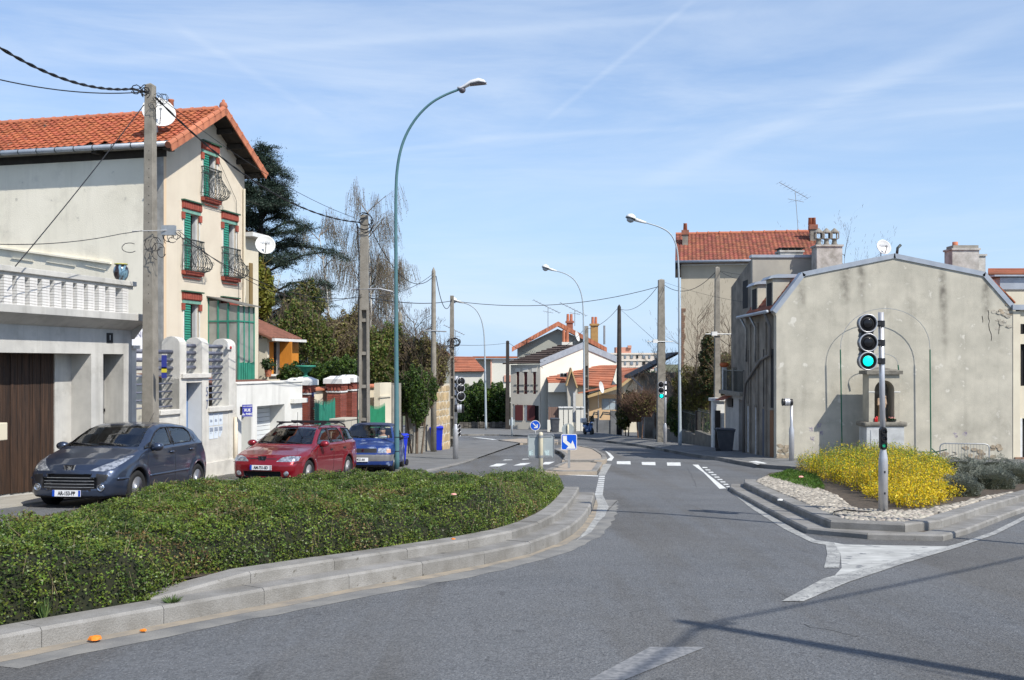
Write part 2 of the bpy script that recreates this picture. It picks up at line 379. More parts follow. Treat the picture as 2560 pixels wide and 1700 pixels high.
mark(((1625,1617),(1765,1617),(1560,1700),(1470,1700)),'worn_marking',mat('old_marking',(.24,.24,.24),.85,c2=(.15,.155,.16),sc=20,lo=.4,hi=.6))
strip=[(-60,1655),(0,1641),(445,1555),(845,1479),(1207,1415),(1410,1355),(1478,1290),(1489,1250)]
a=resample([G(*p)for p in strip],.25,2);q_=offset(a,-.16);q2_=offset(a,-.42);b=[p+Vector((rng.uniform(-.03,.03),rng.uniform(-.03,.03)))for p in q_];b2=[p+Vector((rng.uniform(-.03,.03),rng.uniform(-.03,.03)))for p in q2_]
m_gut=mat('gutter_concrete',(.27,.26,.235),.9,c2=(.16,.16,.155),sc=2.5,bump=.3,bsc=60,fine=.2)
sheet('gutter_strip',[*a,*b[::-1]],.0075,m_sand,road);sheet('gutter_strip',[*b,*b2[::-1]],.0065,m_gut,road)
def kerb(path,h0,h1,w,par,step=1.0,slope0=0):
 """row of granite blocks: path = outer edge, blocks lie to its left"""
 pts=resample(path,step);inn=offset(pts,w);n=0
 for i in range(len(pts)-1):
  a,b,c,d=pts[i],pts[i+1],inn[i+1],inn[i];L=(b-a).length
  if L<.08:continue
  g=.0025/L;a2,b2=a.lerp(b,g),b.lerp(a,g);d2,c2=d.lerp(c,g),c.lerp(d,g);bv=.022
  e=[x.lerp(y,bv/w)for x,y in((a2,d2),(b2,c2))]
  hh=h1+rng.uniform(-.003,.003);hs,he=hh,hh
  if slope0 and i==0:hs=h0+.03
  mb=MB()
  def P(p,h):return(p.x,p.y,zg(p.y)+h)
  mb.add([P(a2,h0-.1),P(b2,h0-.1),P(c2,h0-.1),P(d2,h0-.1),P(a2,hs-bv),P(b2,he-bv),P(e[1],he),P(c2,he),P(d2,hs),P(e[0],hs)],[(0,1,5,4),(4,5,6,9),(9,6,7,8),(1,2,7,6,5),(2,3,8,7),(3,0,4,9,8),(3,2,1,0)])
  mb.ob('kerb_stone',m_kerb,par,loc=(0,0,0));n+=1
 return pts
def island(name,label_,poly,h,m):
 o=sheet(name,poly,h,m,base=-.05,kind='structure');return o
low=[(-260,1700),(-60,1655),(0,1641),(445,1555),(845,1479),(1207,1415),(1330,1387),(1410,1355),(1455,1320),(1477,1285),(1487,1250)]
lowW=[G(*p)for p in low];lowS=resample(lowW,.35,2)
up_start=None
in1=offset(lowS,.30)
far=[Vector((.7,19.3,zg(19.3))),Vector((-.9,18.4,zg(18.4))),G(1000,1215),G(700,1222),G(450,1240),G(200,1290),G(-50,1350),G(-260,1420)]
m_soil=mat('garden_soil',(.10,.075,.05),.95,c2=(.05,.04,.028),sc=9,bump=.6,bsc=30)
hedge_isl=island('traffic_island','',[*in1,*[Vector((p.x,p.y))for p in far]],.13,m_soil)
kerb(lowS,0,.15,.31,hedge_isl,1.0)
i0=min(range(len(in1)),key=lambda i:abs(in1[i].x+2.95))
upS=in1[i0:]
kerb(upS,.13,.255,.27,hedge_isl,1.0,slope0=1)
in2=offset(upS,.26)
sheet('soil_bed',[*in2,*[Vector((p.x,p.y))for p in far[:5]]],.23,m_soil,hedge_isl)
lowr=[(1826,1219),(1821,1224),(1824,1229),(1900,1272),(1965,1309),(2025,1340),(2050,1343.5),(2080,1345),(2283,1354),(2340,1357),(2368,1353),(2395,1346),(2560,1279),(2760,1215)]
lowrS=resample([G(*p)for p in lowr],.3,2);inr=offset(lowrS,.30)
farr=[Vector((22,27.5)),Vector((12,28.6)),Vector((8.2,28.2)),Vector((6.6,26.2))]
m_mulch=mat('dark_mulch',(.11,.085,.06),.95,c2=(.05,.04,.03),sc=12,bump=.7,bsc=30)
isl_r=island('planted_island','',[*inr,*farr],.075,m_mulch)
kerb(lowrS,0,.085,.31,isl_r,1.0)
kerb(inr,.07,.195,.26,isl_r,1.0)
inr2=offset(inr,.27);bedp=[*inr2,*farr]
sheet('bed',bedp,.155,m_mulch,isl_r)
m_pink=mat('beige_paving',(.42,.35,.27),.9,c2=(.34,.29,.23),sc=3,bump=.3,bsc=60,fine=.15)
far_top=[(1385,1122),(1410,1115.5),(1450,1113.5),(1489,1121),(1514,1136),(1517,1144),(1512,1149),(1405,1150),(1413,1139),(1402,1129)]
P1=[G(u,v,.16)for u,v in far_top];refuge=island('refuge_island','',P1,.14,m_pink)
def ring(P,h,par):
 P=[Vector((p.x,p.y))for p in P];P.append(P[0].copy())
 if sum(P[i].x*P[i+1].y-P[i+1].x*P[i].y for i in range(len(P)-1))<0:P=P[::-1]
 kerb(P,0,h,.16,par,1.0)
ring(P1,.165,refuge)
near_top=[(1408,1154),(1506,1153),(1504,1160),(1492,1177),(1357,1177)]
P2=[G(u,v,.12)for u,v in near_top];sheet('lower_paving',P2,.10,m_pink,refuge,base=-.05);ring(P2,.125,refuge)
P3=[G(u,v,.12)for u,v in((1246,1100),(1300,1096),(1395,1098),(1395,1106),(1300,1107))]
ref2=island('splitter_island','',P3,.12,m_pink);ring(P3,.13,ref2)
mark(((1150,1091),(1180,1093),(1246,1101),(1300,1110),(1360,1111),(1360,1109.5),(1300,1107),(1246,1099),(1200,1094)),'edge_line')
m_pave=mat('pavement_asphalt',(.20,.20,.195),.9,c2=(.155,.155,.15),sc=1.2,bump=.4,bsc=90,fine=.25,dirt=.3)
LF=Fr(-9.6,20,76)
edge=[(905,1232),(960,1212),(1016,1193),(1075,1180),(1130,1168),(1170,1157),(1198,1146),(1210,1134),(1202,1124),(1180,1115),(1150,1109),(1118,1105)]
E=[G(*p)for p in edge];ES=resample(E,.3,1)
inner=[LF.W(s,.6,0)for s in(48,38,28,20,10)]
pav_l=sheet('pavement',[*ES,*[Vector((p.x,p.y))for p in inner],Vector((-7.6,24.8)),Vector((-6.6,24.5))],.04,m_pave,base=-.05,kind='structure')
kerb(ES,0,.05,.22,pav_l,1.0)
for q in(((985,1168),(1060,1160),(1180,1174.5),(1178,1176)),((1020,1160),(1110,1163),(1185,1171),(1110,1165)),((1045,1128),(1120,1130),(1205,1133.5),(1205,1132))):
 pass
for a_,b_ in(((1010,1151),(1120,1158)),((1020,1166),(1060,1166)),((1105,1128),(1205,1131)),((1130,1142),(1190,1146)),((1010,1174),(1120,1163))):
 A_,B_=G(*a_,.044),G(*b_,.044);d=(B_-A_).normalized();nn=Vector((-d.y,d.x,0))*.03
 sheet('parking_line',[A_-nn,B_-nn,B_+nn,A_+nn],.044,m_worn,pav_l)
ap=[LF.W(s,.3,0)for s in(-8,0,6,12)]+[LF.W(s,-1.15,0)for s in(12,6,0,-8)]
pav_g=sheet('garage_pavement',[Vector((p.x,p.y))for p in ap],.04,mat('pale_concrete',(.40,.38,.33),.9,c2=(.31,.29,.25),sc=1.5,bump=.3,bsc=60,dirt=.3),base=-.05,kind='structure')
re=[(1130,1090),(1215,1089),(1290,1091),(1420,1097),(1480,1101),(1590,1115),(1672,1131),(1730,1143),(1800,1152),(1840,1161),(1880,1168),(1925,1173),(1990,1177),(2080,1180),(2300,1186),(2700,1200)]
ER=resample([G(*p)for p in re],.4,1)
back=[Vector((26,39)),Vector((9.5,39)),Vector((9.5,55)),Vector((6,80)),Vector((4,92)),Vector((-6,96))]
pav_r=sheet('pavement',[*ER,*back],.12,m_pave,base=-.05,kind='structure');pav_r.name='pavement_right'
kerb(ER,0,.13,.18,pav_r,1.2)
def mark_on(poly,h,par,m=m_roadpaint,name='painted_patch'):return sheet(name,[G(u,v,h)for u,v in poly],h,m,par)
mark_on(((1868,1154),(1890,1152),(1918,1158),(1893,1161)),.124,pav_r)
mark_on(((1104,1160),(1124,1156),(1146,1159),(1126,1164)),.044,pav_l)
for(u,v,n,du,dv)in((1712,1170,10,4,7),(2010,1560,7,26,6)):
 P=[]
 for i in range(n):P.append(G(u,v,.0072));u+=du*rng.uniform(.3,1.5);v+=dv*rng.uniform(-.6,2)
 w_=offset(P,.007);sheet('crack',[*[Vector((p.x,p.y))for p in P],*w_[::-1]],.0072,mat('tar_crack',(.045,.045,.045),.8),road)
def crumb(u,v,h,m,label,cat,s=.05):
 p=G(u,v,h);mb=MB();r2=random.Random(int(u))
 mb.lathe([(s*.3,0),(s,s*.2),(s*.8,s*.55),(s*.2,s*.7)],(p.x,p.y,p.z),7,sc=(1.0,.7));mb.v=[(x+r2.uniform(-.2,.2)*s,y+r2.uniform(-.2,.2)*s,z)for x,y,z in mb.v]
 return mb.ob('litter',m,None,label=label,cat=cat)
m_or=mat('orange_peel',(.75,.22,.02),.6);m_pk=mat('pink_paper',(.75,.35,.30),.7)
crumb(236,1602,.014,m_or,'larger crumpled orange wrapper in the gutter below the hedge kerb','litter',.055)
crumb(358,1579,.014,m_or,'small flat orange scrap in the gutter below the hedge kerb','litter',.03)
crumb(1133,1349,.31,m_or,'small orange scrap on top of the upper hedge kerb','litter',.025)
crumb(1950,1252,.19,m_white,'white paper scrap on the bare mulch of the planted island','litter',.05)
# ================================================================ left side of the street
m_plaster_w=mat('old_white_plaster',(.56,.55,.50),.9,c2=(.44,.43,.39),sc=1.3,bump=.35,bsc=45,streak=.5,dirt=.35)
m_plaster_g=mat('grey_render',(.56,.545,.50),.9,c2=(.44,.43,.40),sc=1.6,bump=.35,bsc=50,streak=.55,dirt=.5)
m_cream=mat('cream_render',(.70,.62,.49),.92,c2=(.64,.56,.44),sc=1.2,bump=.8,bsc=70,streak=.12)
m_cream2=mat('pale_cream_render',(.68,.62,.48),.92,c2=(.60,.54,.42),sc=1.2,bump=.35,bsc=60,streak=.15)
m_sidewall=mat('house_side_render',(.82,.765,.63),.92,c2=(.74,.69,.56),sc=.8,bump=.4,bsc=35,streak=.22,dirt=.25,spots=((.50,.47,.40),2.2,.68))
m_tile=mat('orange_roof_tile',(.40,.115,.05),.85,c2=(.28,.08,.038),sc=1.2,bump=.3,bsc=60,rnd=.16,hue=.006,spots=((.14,.10,.075),7,.62),dirt=.3)
m_tile_i=mat('orange_roof_tile_joined',(.40,.115,.05),.85,c2=(.28,.08,.038),sc=1.2,rnd=.16,hue=.006,isl=True,spots=((.14,.10,.075),7,.62),dirt=.3)
m_ridge=mat('ridge_tile',(.52,.19,.10),.85,c2=(.40,.14,.08),sc=4,bump=.25,bsc=60,rnd=.15,dirt=.25)
m_brickp=mat('red_painted_brick',(.36,.085,.055),.8,c2=(.27,.065,.045),sc=7,bump=.3,bsc=60,rnd=.12)
m_green=mat('green_paint',(.035,.25,.17),.5,c2=(.03,.20,.14),sc=5)
m_lgreen=mat('faded_green_paint',(.20,.38,.30),.6,c2=(.13,.28,.22),sc=6)
m_iron=mat('wrought_iron',(.03,.038,.038),.45,c2=(.06,.07,.065),sc=20)
m_wbrick=mat('white_painted_brick',(.72,.71,.68),.75,c2=(.60,.58,.55),sc=6,bump=.3,bsc=60,rnd=.05,spots=((.45,.17,.10),7,.66))
m_jamb=mat('pale_jamb',(.55,.56,.56),.8,c2=(.45,.46,.46),sc=4)
m_soffit=mat('dark_soffit_wood',(.045,.038,.03),.85,c2=(.03,.025,.02),sc=5)
m_pane=glass_mat('window_glass',(.35,.38,.40),lo=.06)
m_pane_f=mat('frosted_glass',(.20,.21,.19),.22,c2=(.30,.31,.28),sc=1.5,spec=.8)
Z0=LF.g(0)
def TL(name,label,cat,s0,k0=0.0,group=None):return T(name,label,cat,LF,(s0,k0,LF.g(s0,k0)),group)
X=LF.s_
gar=TL('garage','pale grey rendered garage with a dark plank door under a brick balustrade','garage',0)
sL=-9.0;sR=X(330);zt=2.50;zl=1.855
sa,sb=X(184),X(228)
sc_,sd=X(258),X(309)
MB().wall(sL,sR,-2.0,2.60,[(-7.5,sb,-1.2,zl),(sc_,sd,-1.2,zl)],0,.55).ob('wall',m_plaster_g,gar)
MB().box(sL,.56,-2,-7.6,6,2.6).ob('side_wall',m_plaster_g,gar);MB().box(sR-.3,.56,-2,sR,6,2.6).ob('side_wall',m_plaster_g,gar)
MB().box(-7.5,.551,-1.3,sR-.3,.75,-.6).ob('threshold',m_plaster_g,gar)
door=MB().box(-7.5,.60,-1.3,sb+.4,.64,1.9).ob('garage_door',m_dark,gar)
s=-7.45;r2=random.Random(3)
while s<sa+.05:
 w=r2.uniform(.085,.13);g_=LF.g(s,0)
 MB().box(s,.535-r2.uniform(0,.018),g_+.06,s+w-.010,.60,1.88).ob('plank',m_wood_old,(gar,door));s+=w
MB().box(sa+.06,.50,-1.2,sb+.0,.56,zl+.02).ob('jamb_panel',m_plaster_g,gar)
MB().box(sc_-.1,.50,-1.3,sd+.1,.55,2).ob('side_door',mat('grey_door_paint',(.16,.16,.16),.6),gar)
MB().box(sc_+.02,.47,.62,sc_+.10,.50,zl).box(sc_+.02,.46,.55,sd-.02,.50,.62).ob('door_frame',m_dark,gar)
MB().box(X(266),-.012,2.10,X(266)+.22,-.002,2.32).ob('number_plate',m_black,gar)
text('house_number','1',.17,m_white,gar.e,LF.W(0,0,0)*0+Vector((X(266)+.11,-.016,2.21-gar.off.z)))
sT=X(369,-.42)
MB().prism([(sL,2.60),(sT,2.60),(sT,2.76),(sL,2.76)],-.42,1.2,'y').ob('ledge',m_plaster_g,gar,bev=.012)
MB().prism([(-.40,2.598),(0,2.598),(0,2.40),(-.06,2.42)],sL,sR,'x').ob('cornice',m_plaster_g,gar)
MB().add([(sR,-.4,2.598),(sT-.05,-.4,2.598),(sT-.05,.5,2.598),(sR,.5,2.598),(sR,-.06,2.2),(sR,.5,2.2)],[(0,1,4),(1,2,5,4),(2,3,5),(0,3,2,1)]).ob('corner_bracket',m_plaster_g,gar)
for p_ in((X(-400),X(325)),):
 MB().box(sL,-.16,3.40,p_[1]+.03,.20,3.51).ob('handrail',m_plaster_g,gar,bev=.01)
 MB().box(sL,-.10,3.33,p_[1]-.03,.14,3.398).ob('rail_moulding',m_plaster_g,gar)
bs=[X(u)for u in(-64,-27,8,40,72,103,133,162,190,217,244,270,303)]
bme=mesh('brick',MB().cbox((0,0,0),(.215,.225,.058)),m_wbrick)
rows=10;hh=(3.33-2.76)/rows
for i,sx in enumerate(bs):
 bal=MB().box(sx-.085,-.09,2.76,sx+.085,.10,3.33).ob('baluster',m_conc,gar)
 for r in range(rows):
  b=bpy.data.objects.new('brick',bme);COL.objects.link(b);b.parent=bal;b.location=(sx-gar.off.x+rng.uniform(-.004,.004),.0,2.76+hh*(r+.5)-gar.off.z);b.scale=(1,1,hh/.058*.86)
sV=X(304.5);v=MB().lathe([(.085,0),(.10,.01),(.15,.10),(.172,.20),(.155,.29),(.115,.345),(.112,.35),(.14,.365),(.14,.385),(.10,.385),(.10,.33)],LF.W(sV,.02,3.51),24)
nt_m=mat('glazed_vase',(.025,.015,.015),.12,c2=(.16,.28,.36),sc=5,stretch=(1.6,1.6,.5),lo=.52,hi=.60,coat=.6)
vase=v.ob('vase',nt_m,None,True,label='dark glazed bulbous pot with pale blue drips on the balustrade end',cat='vase')
MB().lathe([(.13,.362),(.145,.368),(.145,.388),(.128,.388)],(0,0,0),24).ob('rim',mat('yellow_glaze',(.42,.40,.06),.3),vase,True,loc=(0,0,0))
MB().box(X(-40,-.3),-.02,X(0)*0+LF.z_(5,1098),X(17),-.32,LF.z_(5,1055)).ob('letterbox',mat('beige_enamel',(.62,.56,.42),.5),None,loc=None,bev=.015)
lb=bpy.context.scene.objects['letterbox'];lb.rotation_euler=(0,0,LF.a)
lbp=LF.W(X(-62),-.16,LF.z_(5,1097));lb.location=lbp;setp(lb,'beige enamel letterbox fixed on the dark plank garage door','letterbox')
me_=lb.data;c_=sum((v_.co for v_ in me_.vertices),Vector())/len(me_.vertices)
MB().cbox((0,0,0),(.3,.012,.02)).ob('slot',m_dark,lb,loc=(0,-.155,.26))
K=2.5;HF=Fr(*(LF.o+LF.n*K),76)
HX=lambda u,k=0:HF.s_(u,k)
h0,h1=HX(409),HX(611);hm=(h0+h1)/2;ze=7.85;zr=9.40;OV=.36
gh=zg(HF.W((h0+h1)/2,0,0).y)
house=T('house','tall cream house with orange tile roof and green shutters behind the gate wall','house',HF,(hm,0,gh))
wins=[]
def wrect(u0,u1,v0,v1):
 a,b=HX(u0),HX(u1);um=(u0+u1)/2
 return(a,b,HF.z_(um,v1),HF.z_(um,v0))
W1=wrect(459,497,526,686);W2=wrect(557,588,552,703);W3=wrect(506,543,372,497);W4=wrect(459,497,762,880)
W1=(W1[0],W1[1],4.40,6.10);W2=(HX(557),HX(589),4.40,6.10)
W3=(HX(507),HX(541),6.72,8.06);W4=(W1[0],W1[1],1.7,3.42)
ztop_l=ze
wl=MB().wall(h0,h1,gh-.5,ze-.25,[(w[0],w[1],w[2],min(w[3],ze-.25))for w in(W1,W2,W3,W4)],0,.32)
wl.ob('gable_wall',m_cream,house)
zb=ze-.25
def zroof(s):return zr-.10-abs(s-hm)*(zr-ze)/(hm-h0+OV)
tri=MB()
tri.prism([(h0,zb),(W3[0],zb),(W3[0],zroof(W3[0])),(h0,zroof(h0))],0,.3,'y')
tri.prism([(W3[1],zb),(h1,zb),(h1,zroof(h1)),(W3[1],zroof(W3[1]))],0,.3,'y')
tri.prism([(W3[0],W3[3]),(W3[1],W3[3]),(W3[1],zroof(W3[1])),(hm,zroof(hm)),(W3[0],zroof(W3[0]))],0,.3,'y')
tri.ob('gable_top',m_cream,house)
MB().box(h0,.322,gh-.5,h0+.3,12.0,ze+.05).ob('side_wall',m_sidewall,house)
MB().box(h0-.004,.0,gh-.5,h0-.001,.32,ze-.1).ob('corner_band',mat('grey_streaked_band',(.36,.355,.33),.9,c2=(.24,.235,.22),sc=4,streak=.6),house)
MB().box(h0-.004,-.012,gh-.5,h0+.12,-.002,ze-.1).ob('corner_quoin',mat('peach_band',(.66,.50,.33),.9),house)
MB().box(h1-.3,.322,gh-.5,h1,12.0,ze-.05).ob('far_wall',m_cream,house)
pitch=math.atan2(zr-ze,hm-h0+OV);sl=(hm-h0+OV)/math.cos(pitch)
deck=MB()
for sg in(-1,1):
 e=hm+sg*(hm-h0+OV)
 deck.prism([(hm,zr-.02),(e,ze-.02),(e,ze-.09),(hm,zr-.10)],-.55,12.2,'y')
roof=deck.ob('roof',m_soffit,house)
for k in range(5):
 for sg in(-1,1):
  t=k/4.4;s_=hm+sg*(hm-h0+OV)*t;z_=zr-(zr-ze)*t-.17
  if k or sg>0:MB().box(s_-.05,-.50,z_-.09,s_+.05,0.2,z_+.06).ob('purlin',m_soffit,(house,roof))
rows=13;tw=.235;ncol=int(12.3/tw)
prof=[(-.117,.0),(-.09,.030),(-.045,.038),(0,.022),(.05,.004),(.09,.004),(.117,.016)]
def tile_mesh(L):
 mb=MB();n=len(prof)
 mb.add([(x,0,z+.030)for x,z in prof]+[(x,L*1.06,z)for x,z in prof]+[(x,0,z+.008)for x,z in prof],[(i,i+1,n+i+1,n+i)for i in range(n-1)]+[(2*n+i,2*n+i+1,i+1,i)for i in range(n-1)]);return mb
TL_=sl/rows;tme=mesh('roof_tile',tile_mesh(TL_),m_tile)
cnt=0;far=MB();r2=random.Random(5)
ux=Vector((0,1,0));uy=Vector((math.cos(pitch),0,math.sin(pitch)));uz=ux.cross(uy)
if uz.z<0:ux=-ux;uz=-uz
tiles=[]
for c in range(ncol):
 for r in range(rows):
  y=-.50+(c+.5)*tw
  p=Vector((hm-(hm-h0+OV),y,ze))+uy*(r*TL_)
  if(1.2<y<2.3 and r==0 and c%2)or(y>5.9 and y<6.5 and r in(3,4)and c%2==0):continue
  tiles.append((y,r,p))
tiles.sort(key=lambda t:t[0])
for i,(y,r,p)in enumerate(tiles):
 jit=Vector((r2.uniform(-.006,.006),r2.uniform(-.006,.006),r2.uniform(-.002,.008)))
 if i<300:
  o=bpy.data.objects.new('roof_tile',tme);COL.objects.link(o);o.parent=roof
  M=Matrix((ux,uy,uz)).transposed().to_4x4();M.translation=p+jit-house.off
  o.matrix_local=M@Matrix.Rotation(r2.uniform(-.02,.02),4,'Z')
 else:
  tm=tile_mesh(TL_);far.add([p+jit+ux*v[0]+uy*v[1]+uz*v[2]for v in tm.v],tm.f)
far.ob('roof_tile_field',m_tile_i,(house,roof),kind='stuff')
uy2=Vector((-math.cos(pitch),0,math.sin(pitch)));fs=MB();ux2=Vector((0,1,0));uz2=ux2.cross(uy2)
if uz2.z<0:ux2=-ux2;uz2=-uz2
for c in range(ncol):
 for r in range(rows):
  p=Vector((hm+(hm-h0+OV),-.50+(c+.5)*tw,ze))+uy2*(r*TL_);tm=tile_mesh(TL_)
  fs.add([p+ux2*v[0]+uy2*v[1]+uz2*v[2]for v in tm.v],tm.f)
fs.ob('roof_tile_field',m_tile_i,(house,roof),kind='stuff')
rme=mesh('ridge_tile',MB().lathe([(.125,0),(.12,.05),(.115,.40),(.112,.42)],(0,0,0),12,ax='y',sc=(1,.85)).lathe([(.138,-.01),(.138,.05)],(0,0,0),12,ax='y',sc=(1,.85)),m_ridge)
y=-.35
while y<12:
 o=bpy.data.objects.new('ridge_tile',rme);COL.objects.link(o);o.parent=roof;o.location=Vector((hm,y,zr-.0))-house.off;y+=.41
vg=MB()
vg.lathe([(.085,0),(.082,.36),(.10,.365),(.10,.40)],(0,0,0),10,ax='y').box(-.075,0,-.19,-.035,.39,.0)
vme=mesh('verge_tile',vg,m_ridge)
for sg in(-1,1):
 d=Vector((sg*math.cos(pitch),0,-math.sin(pitch)));out=Vector((0,-1,0))
 for k in range(int(sl/.385)+(1 if sg<0 else 0)):
  p=Vector((hm,-.58,zr+.03))+d*(k*.385)-house.off
  o=bpy.data.objects.new('verge_tile',vme);COL.objects.link(o);o.parent=roof
  ex=-out;ez=Vector((0,0,1))-d*d.z;ez.normalize();ex=d.cross(ez)
  if ex.y<0:M=Matrix((ex,d,ez))
  else:M=Matrix((ex,d,ez))
  M=M.transposed().to_4x4();M.translation=p
  if ex.y<0:pass
  o.matrix_local=M@(Matrix.Identity(4)if ex.y>0 else Matrix.Scale(-1,4,(1,0,0)))
MB().lathe([(.14,0),(.14,.05),(.02,.05)],(h0-OV+.02,-.60,ze-.02),14,ax='y').ob('verge_scroll',m_ridge,(house,roof))
MB().lathe([(.10,0),(.13,.06),(.10,.16),(.045,.20),(.05,.24),(.005,.28)],(hm,-.56,zr+.02),12).ob('finial',m_ridge,(house,roof),True)
MB().tube([(h0-OV-.06,y_,ze-.06)for y_ in(-.5,4,12)],.075,10).ob('gutter',m_zinc,house,True)
sm=mesh('gutter_strap',MB().lathe([(.083,0),(.083,.025)],(0,0,0),10,ax='y'),m_iron)
for k in range(12):inst(sm,'gutter_strap',house.e,Vector((h0-OV-.06,.1+k*.62,ze-.06))-house.off)
MB().box(h0-OV,-.35,ze-.20,h0,-.20,ze-.07).box(h0-OV,1.95,ze-.20,h0,2.1,ze-.07).ob('eave_bracket',m_soffit,house)
MB().box(h0-.02,-.1,ze-.33,h0-.001,12,ze-.10).ob('wall_plate',m_soffit,house)
MB().tube([(h1-.12,-.06,ze-.5),(h1-.12,-.06,gh)],.04,8).ob('drainpipe',m_cream2,house)
def chimney(par,c,w,d,h,m,pots=2,cap=None,potm=None,ax=0):
 x,y,z=c;mb=MB().box(x-w/2,y-d/2,z,x+w/2,y+d/2,z+h)
 o=mb.ob('chimney',m,par)
 MB().box(x-w/2-.05,y-d/2-.05,z+h,x+w/2+.05,y+d/2+.05,z+h+.09).ob('chimney_cap',cap or m,(par,o)if isinstance(par,T)else par)
 for i in range(pots):
  px=x+(i-(pots-1)/2)*w/max(pots,1)if ax==0 else x;py=y if ax==0 else y+(i-(pots-1)/2)*d/max(pots,1)
  MB().lathe([(.10,0),(.085,.28),(.10,.30),(.10,.34),(.06,.34)],(px,py,z+h+.09),10).ob('chimney_pot',potm or m_ridge,(par,o),True)
 return o
m_chim=mat('chimney_brick',(.34,.13,.08),.85,c2=(.22,.10,.07),sc=8,bump=.4,bsc=30)
chimney(house,(hm+.45,1.75,zr-.85),.45,.9,.95,m_chim,2,ax=1)
chimney(house,(hm+1.2,1.0,zr-1.0),.35,.5,.55,m_chim,1,ax=1)
def balcony(par,a,b,z0,h):
 """belly-shaped wrought-iron window guard"""
 fr=MB();w=b-a;mx=(a+b)/2
 def prof(t):
  return float(np.interp(t,[0,.06,.16,.28,.42,.58,.75,.9,1],[.16,.30,.39,.40,.33,.22,.15,.12,.13]))
 def pt(q,t):
  D=prof(t);hw=w/2+.02+D*.35
  L1=D;L2=2*hw;tot=2*L1+L2;s=q*tot
  if s<L1:return(mx-hw,-s,z0+h*t)
  if s>L1+L2:return(mx+hw,-(tot-s),z0+h*t)
  return(mx-hw+(s-L1),-D,z0+h*t)
 for t,r in((0.0,.014),(.12,.009),(.80,.010),(1.0,.020)):
  D=prof(t);hw=w/2+.02+D*.35
  fr.tube([(mx-hw,0,z0+h*t),(mx-hw,-D,z0+h*t),(mx+hw,-D,z0+h*t),(mx+hw,0,z0+h*t)],r,5)
 g=fr.ob('balcony',m_iron,par)
 n=15
 for i in range(n):
  q=(i+.5)/n;MB().tube([pt(q,t)for t in(0,.06,.16,.28,.42,.58,.75,.9,1)],.0105,4).ob('baluster',m_iron,(par,g))
 sc=MB()
 for i in range(8):
  q=(i+.5)/8;x,y,z=pt(q,.3);sc.tube([(x+.05*math.cos(a_),y-.012,z+.055*math.sin(a_))for a_ in np.linspace(0,2*math.pi,8)],.007,4)
 sc.ob('scrollwork',m_iron,(par,g))
def window(par,w,balc=True,shut_r=False):
 a,b,z0,z1=w;L=b-a
 f=MB().box(a-.001,.20,z0,b+.001,.26,z1).ob('window',m_dark,par)
 MB().box(a,.06,z0,a+.03,.2,z1).box(b-.03,.06,z0,b,.2,z1).ob('jamb',m_jamb,(par,f))
 MB().box(b,-.02,z0-.02,b+.035,-.003,z1-.22).box(a-.035,-.02,z0-.02,a,-.003,z1-.22).ob('white_surround',m_white,(par,f))
 sh=MB().box(a+.04,.015,z0+.03,a+.045+L*.42,.05,z1-.06).ob('shutter',m_green,(par,f))
 lv=MB();n=int((z1-z0)/.075)
 for i in range(n):z=z0+.06+i*.075;lv.add([(a+.06,.012,z+.05),(a+.03+L*.42,.012,z+.05),(a+.03+L*.42,-.008,z),(a+.06,-.008,z)],[(3,2,1,0)])
 lv.ob('louvres',m_green,(par,f))
 MB().box(b-.05,.08,z0,b-.03,.2,z1).ob('folded_shutter',m_jamb,(par,f))
 l=MB().box(a-.10,-.045,z1+.10,b+.10,-.003,z1+.33).ob('lintel',m_brickp,par)
 for i in range(11):
  x0=a-.10+(L+.2)*i/11;MB().box(x0+.004,-.075,z1+.13,x0+(L+.2)/11-.018,-.045,z1+.30).ob('brick',m_brickp,(par,l))
 MB().box(a-.13,-.12,z1+.33,b+.13,0,z1+.37).ob('drip_mould',mat('dark_green_paint',(.035,.09,.055),.6),(par,l))
 MB().box(a-.08,-.03,z1,b+.08,-.003,z1+.098).ob('green_transom',m_lgreen,(par,l))
 for x0 in(a-.12,b-.02):
  MB().box(x0,-.05,z1-.20,x0+.14,-.003,z1-.002).ob('corner_brick',m_brickp,(par,l))
 if balc:
  MB().box(a-.12,-.12,z0-.13,b+.12,0.02,z0-.02).ob('sill',m_brickp,par)
  for k in range(2):MB().box(a-.06+k*.02,-.08+k*.03,z0-.24-k*.08+.08,b+.06-k*.02,-.001,z0-.132-k*.08).ob('sill_course',m_brickp,par)
  balcony(par,a-.02,b+.02,z0-.02,.92)
window(house,W1);window(house,W2);window(house,W3);window(house,W4,False)
for w in((W2[0],W2[1],1.7,3.42),):
 MB().box(w[0]-.12,-.06,w[3]+.10,w[1]+.10,-.003,w[3]+.30).ob('lintel',m_brickp,house);MB().box(w[0]-.15,-.12,w[3]+.301,w[1]+.13,-.001,w[3]+.34).ob('drip_mould',MATS['dark_green_paint'],house)
MB().tube([HF.W(hm+.2,-.05,8.4),HF.W(hm+1.7,-.05,6.9),HF.W(hm+1.95,-.03,3)],.008,4).ob('telephone_wire',m_cable,None,label='thin dark wire running down the cream gable at its right edge',cat='wire')
rl=MB();C=house
for(u0,v0,u1,v1)in((0,622,283,660),):
 pass
def side_pt(u,v):
 o2=HF.W(h0,0,0);n=HF.n;dx=(u-CX)/F;t=(dx*o2.y-o2.x)/(n.x-dx*n.y);Y=o2.y+t*n.y;return t,CH-(v-HV)/F*Y
t0,z0_=side_pt(0,618);t1,z1_=side_pt(280,658)
rl=MB().prism([(t0+.3,z0_+.05),(t0+.3,z0_+.0),(t1,z1_-.03),(t1,z1_+.02)],h0-.10,h0-.003,'x')
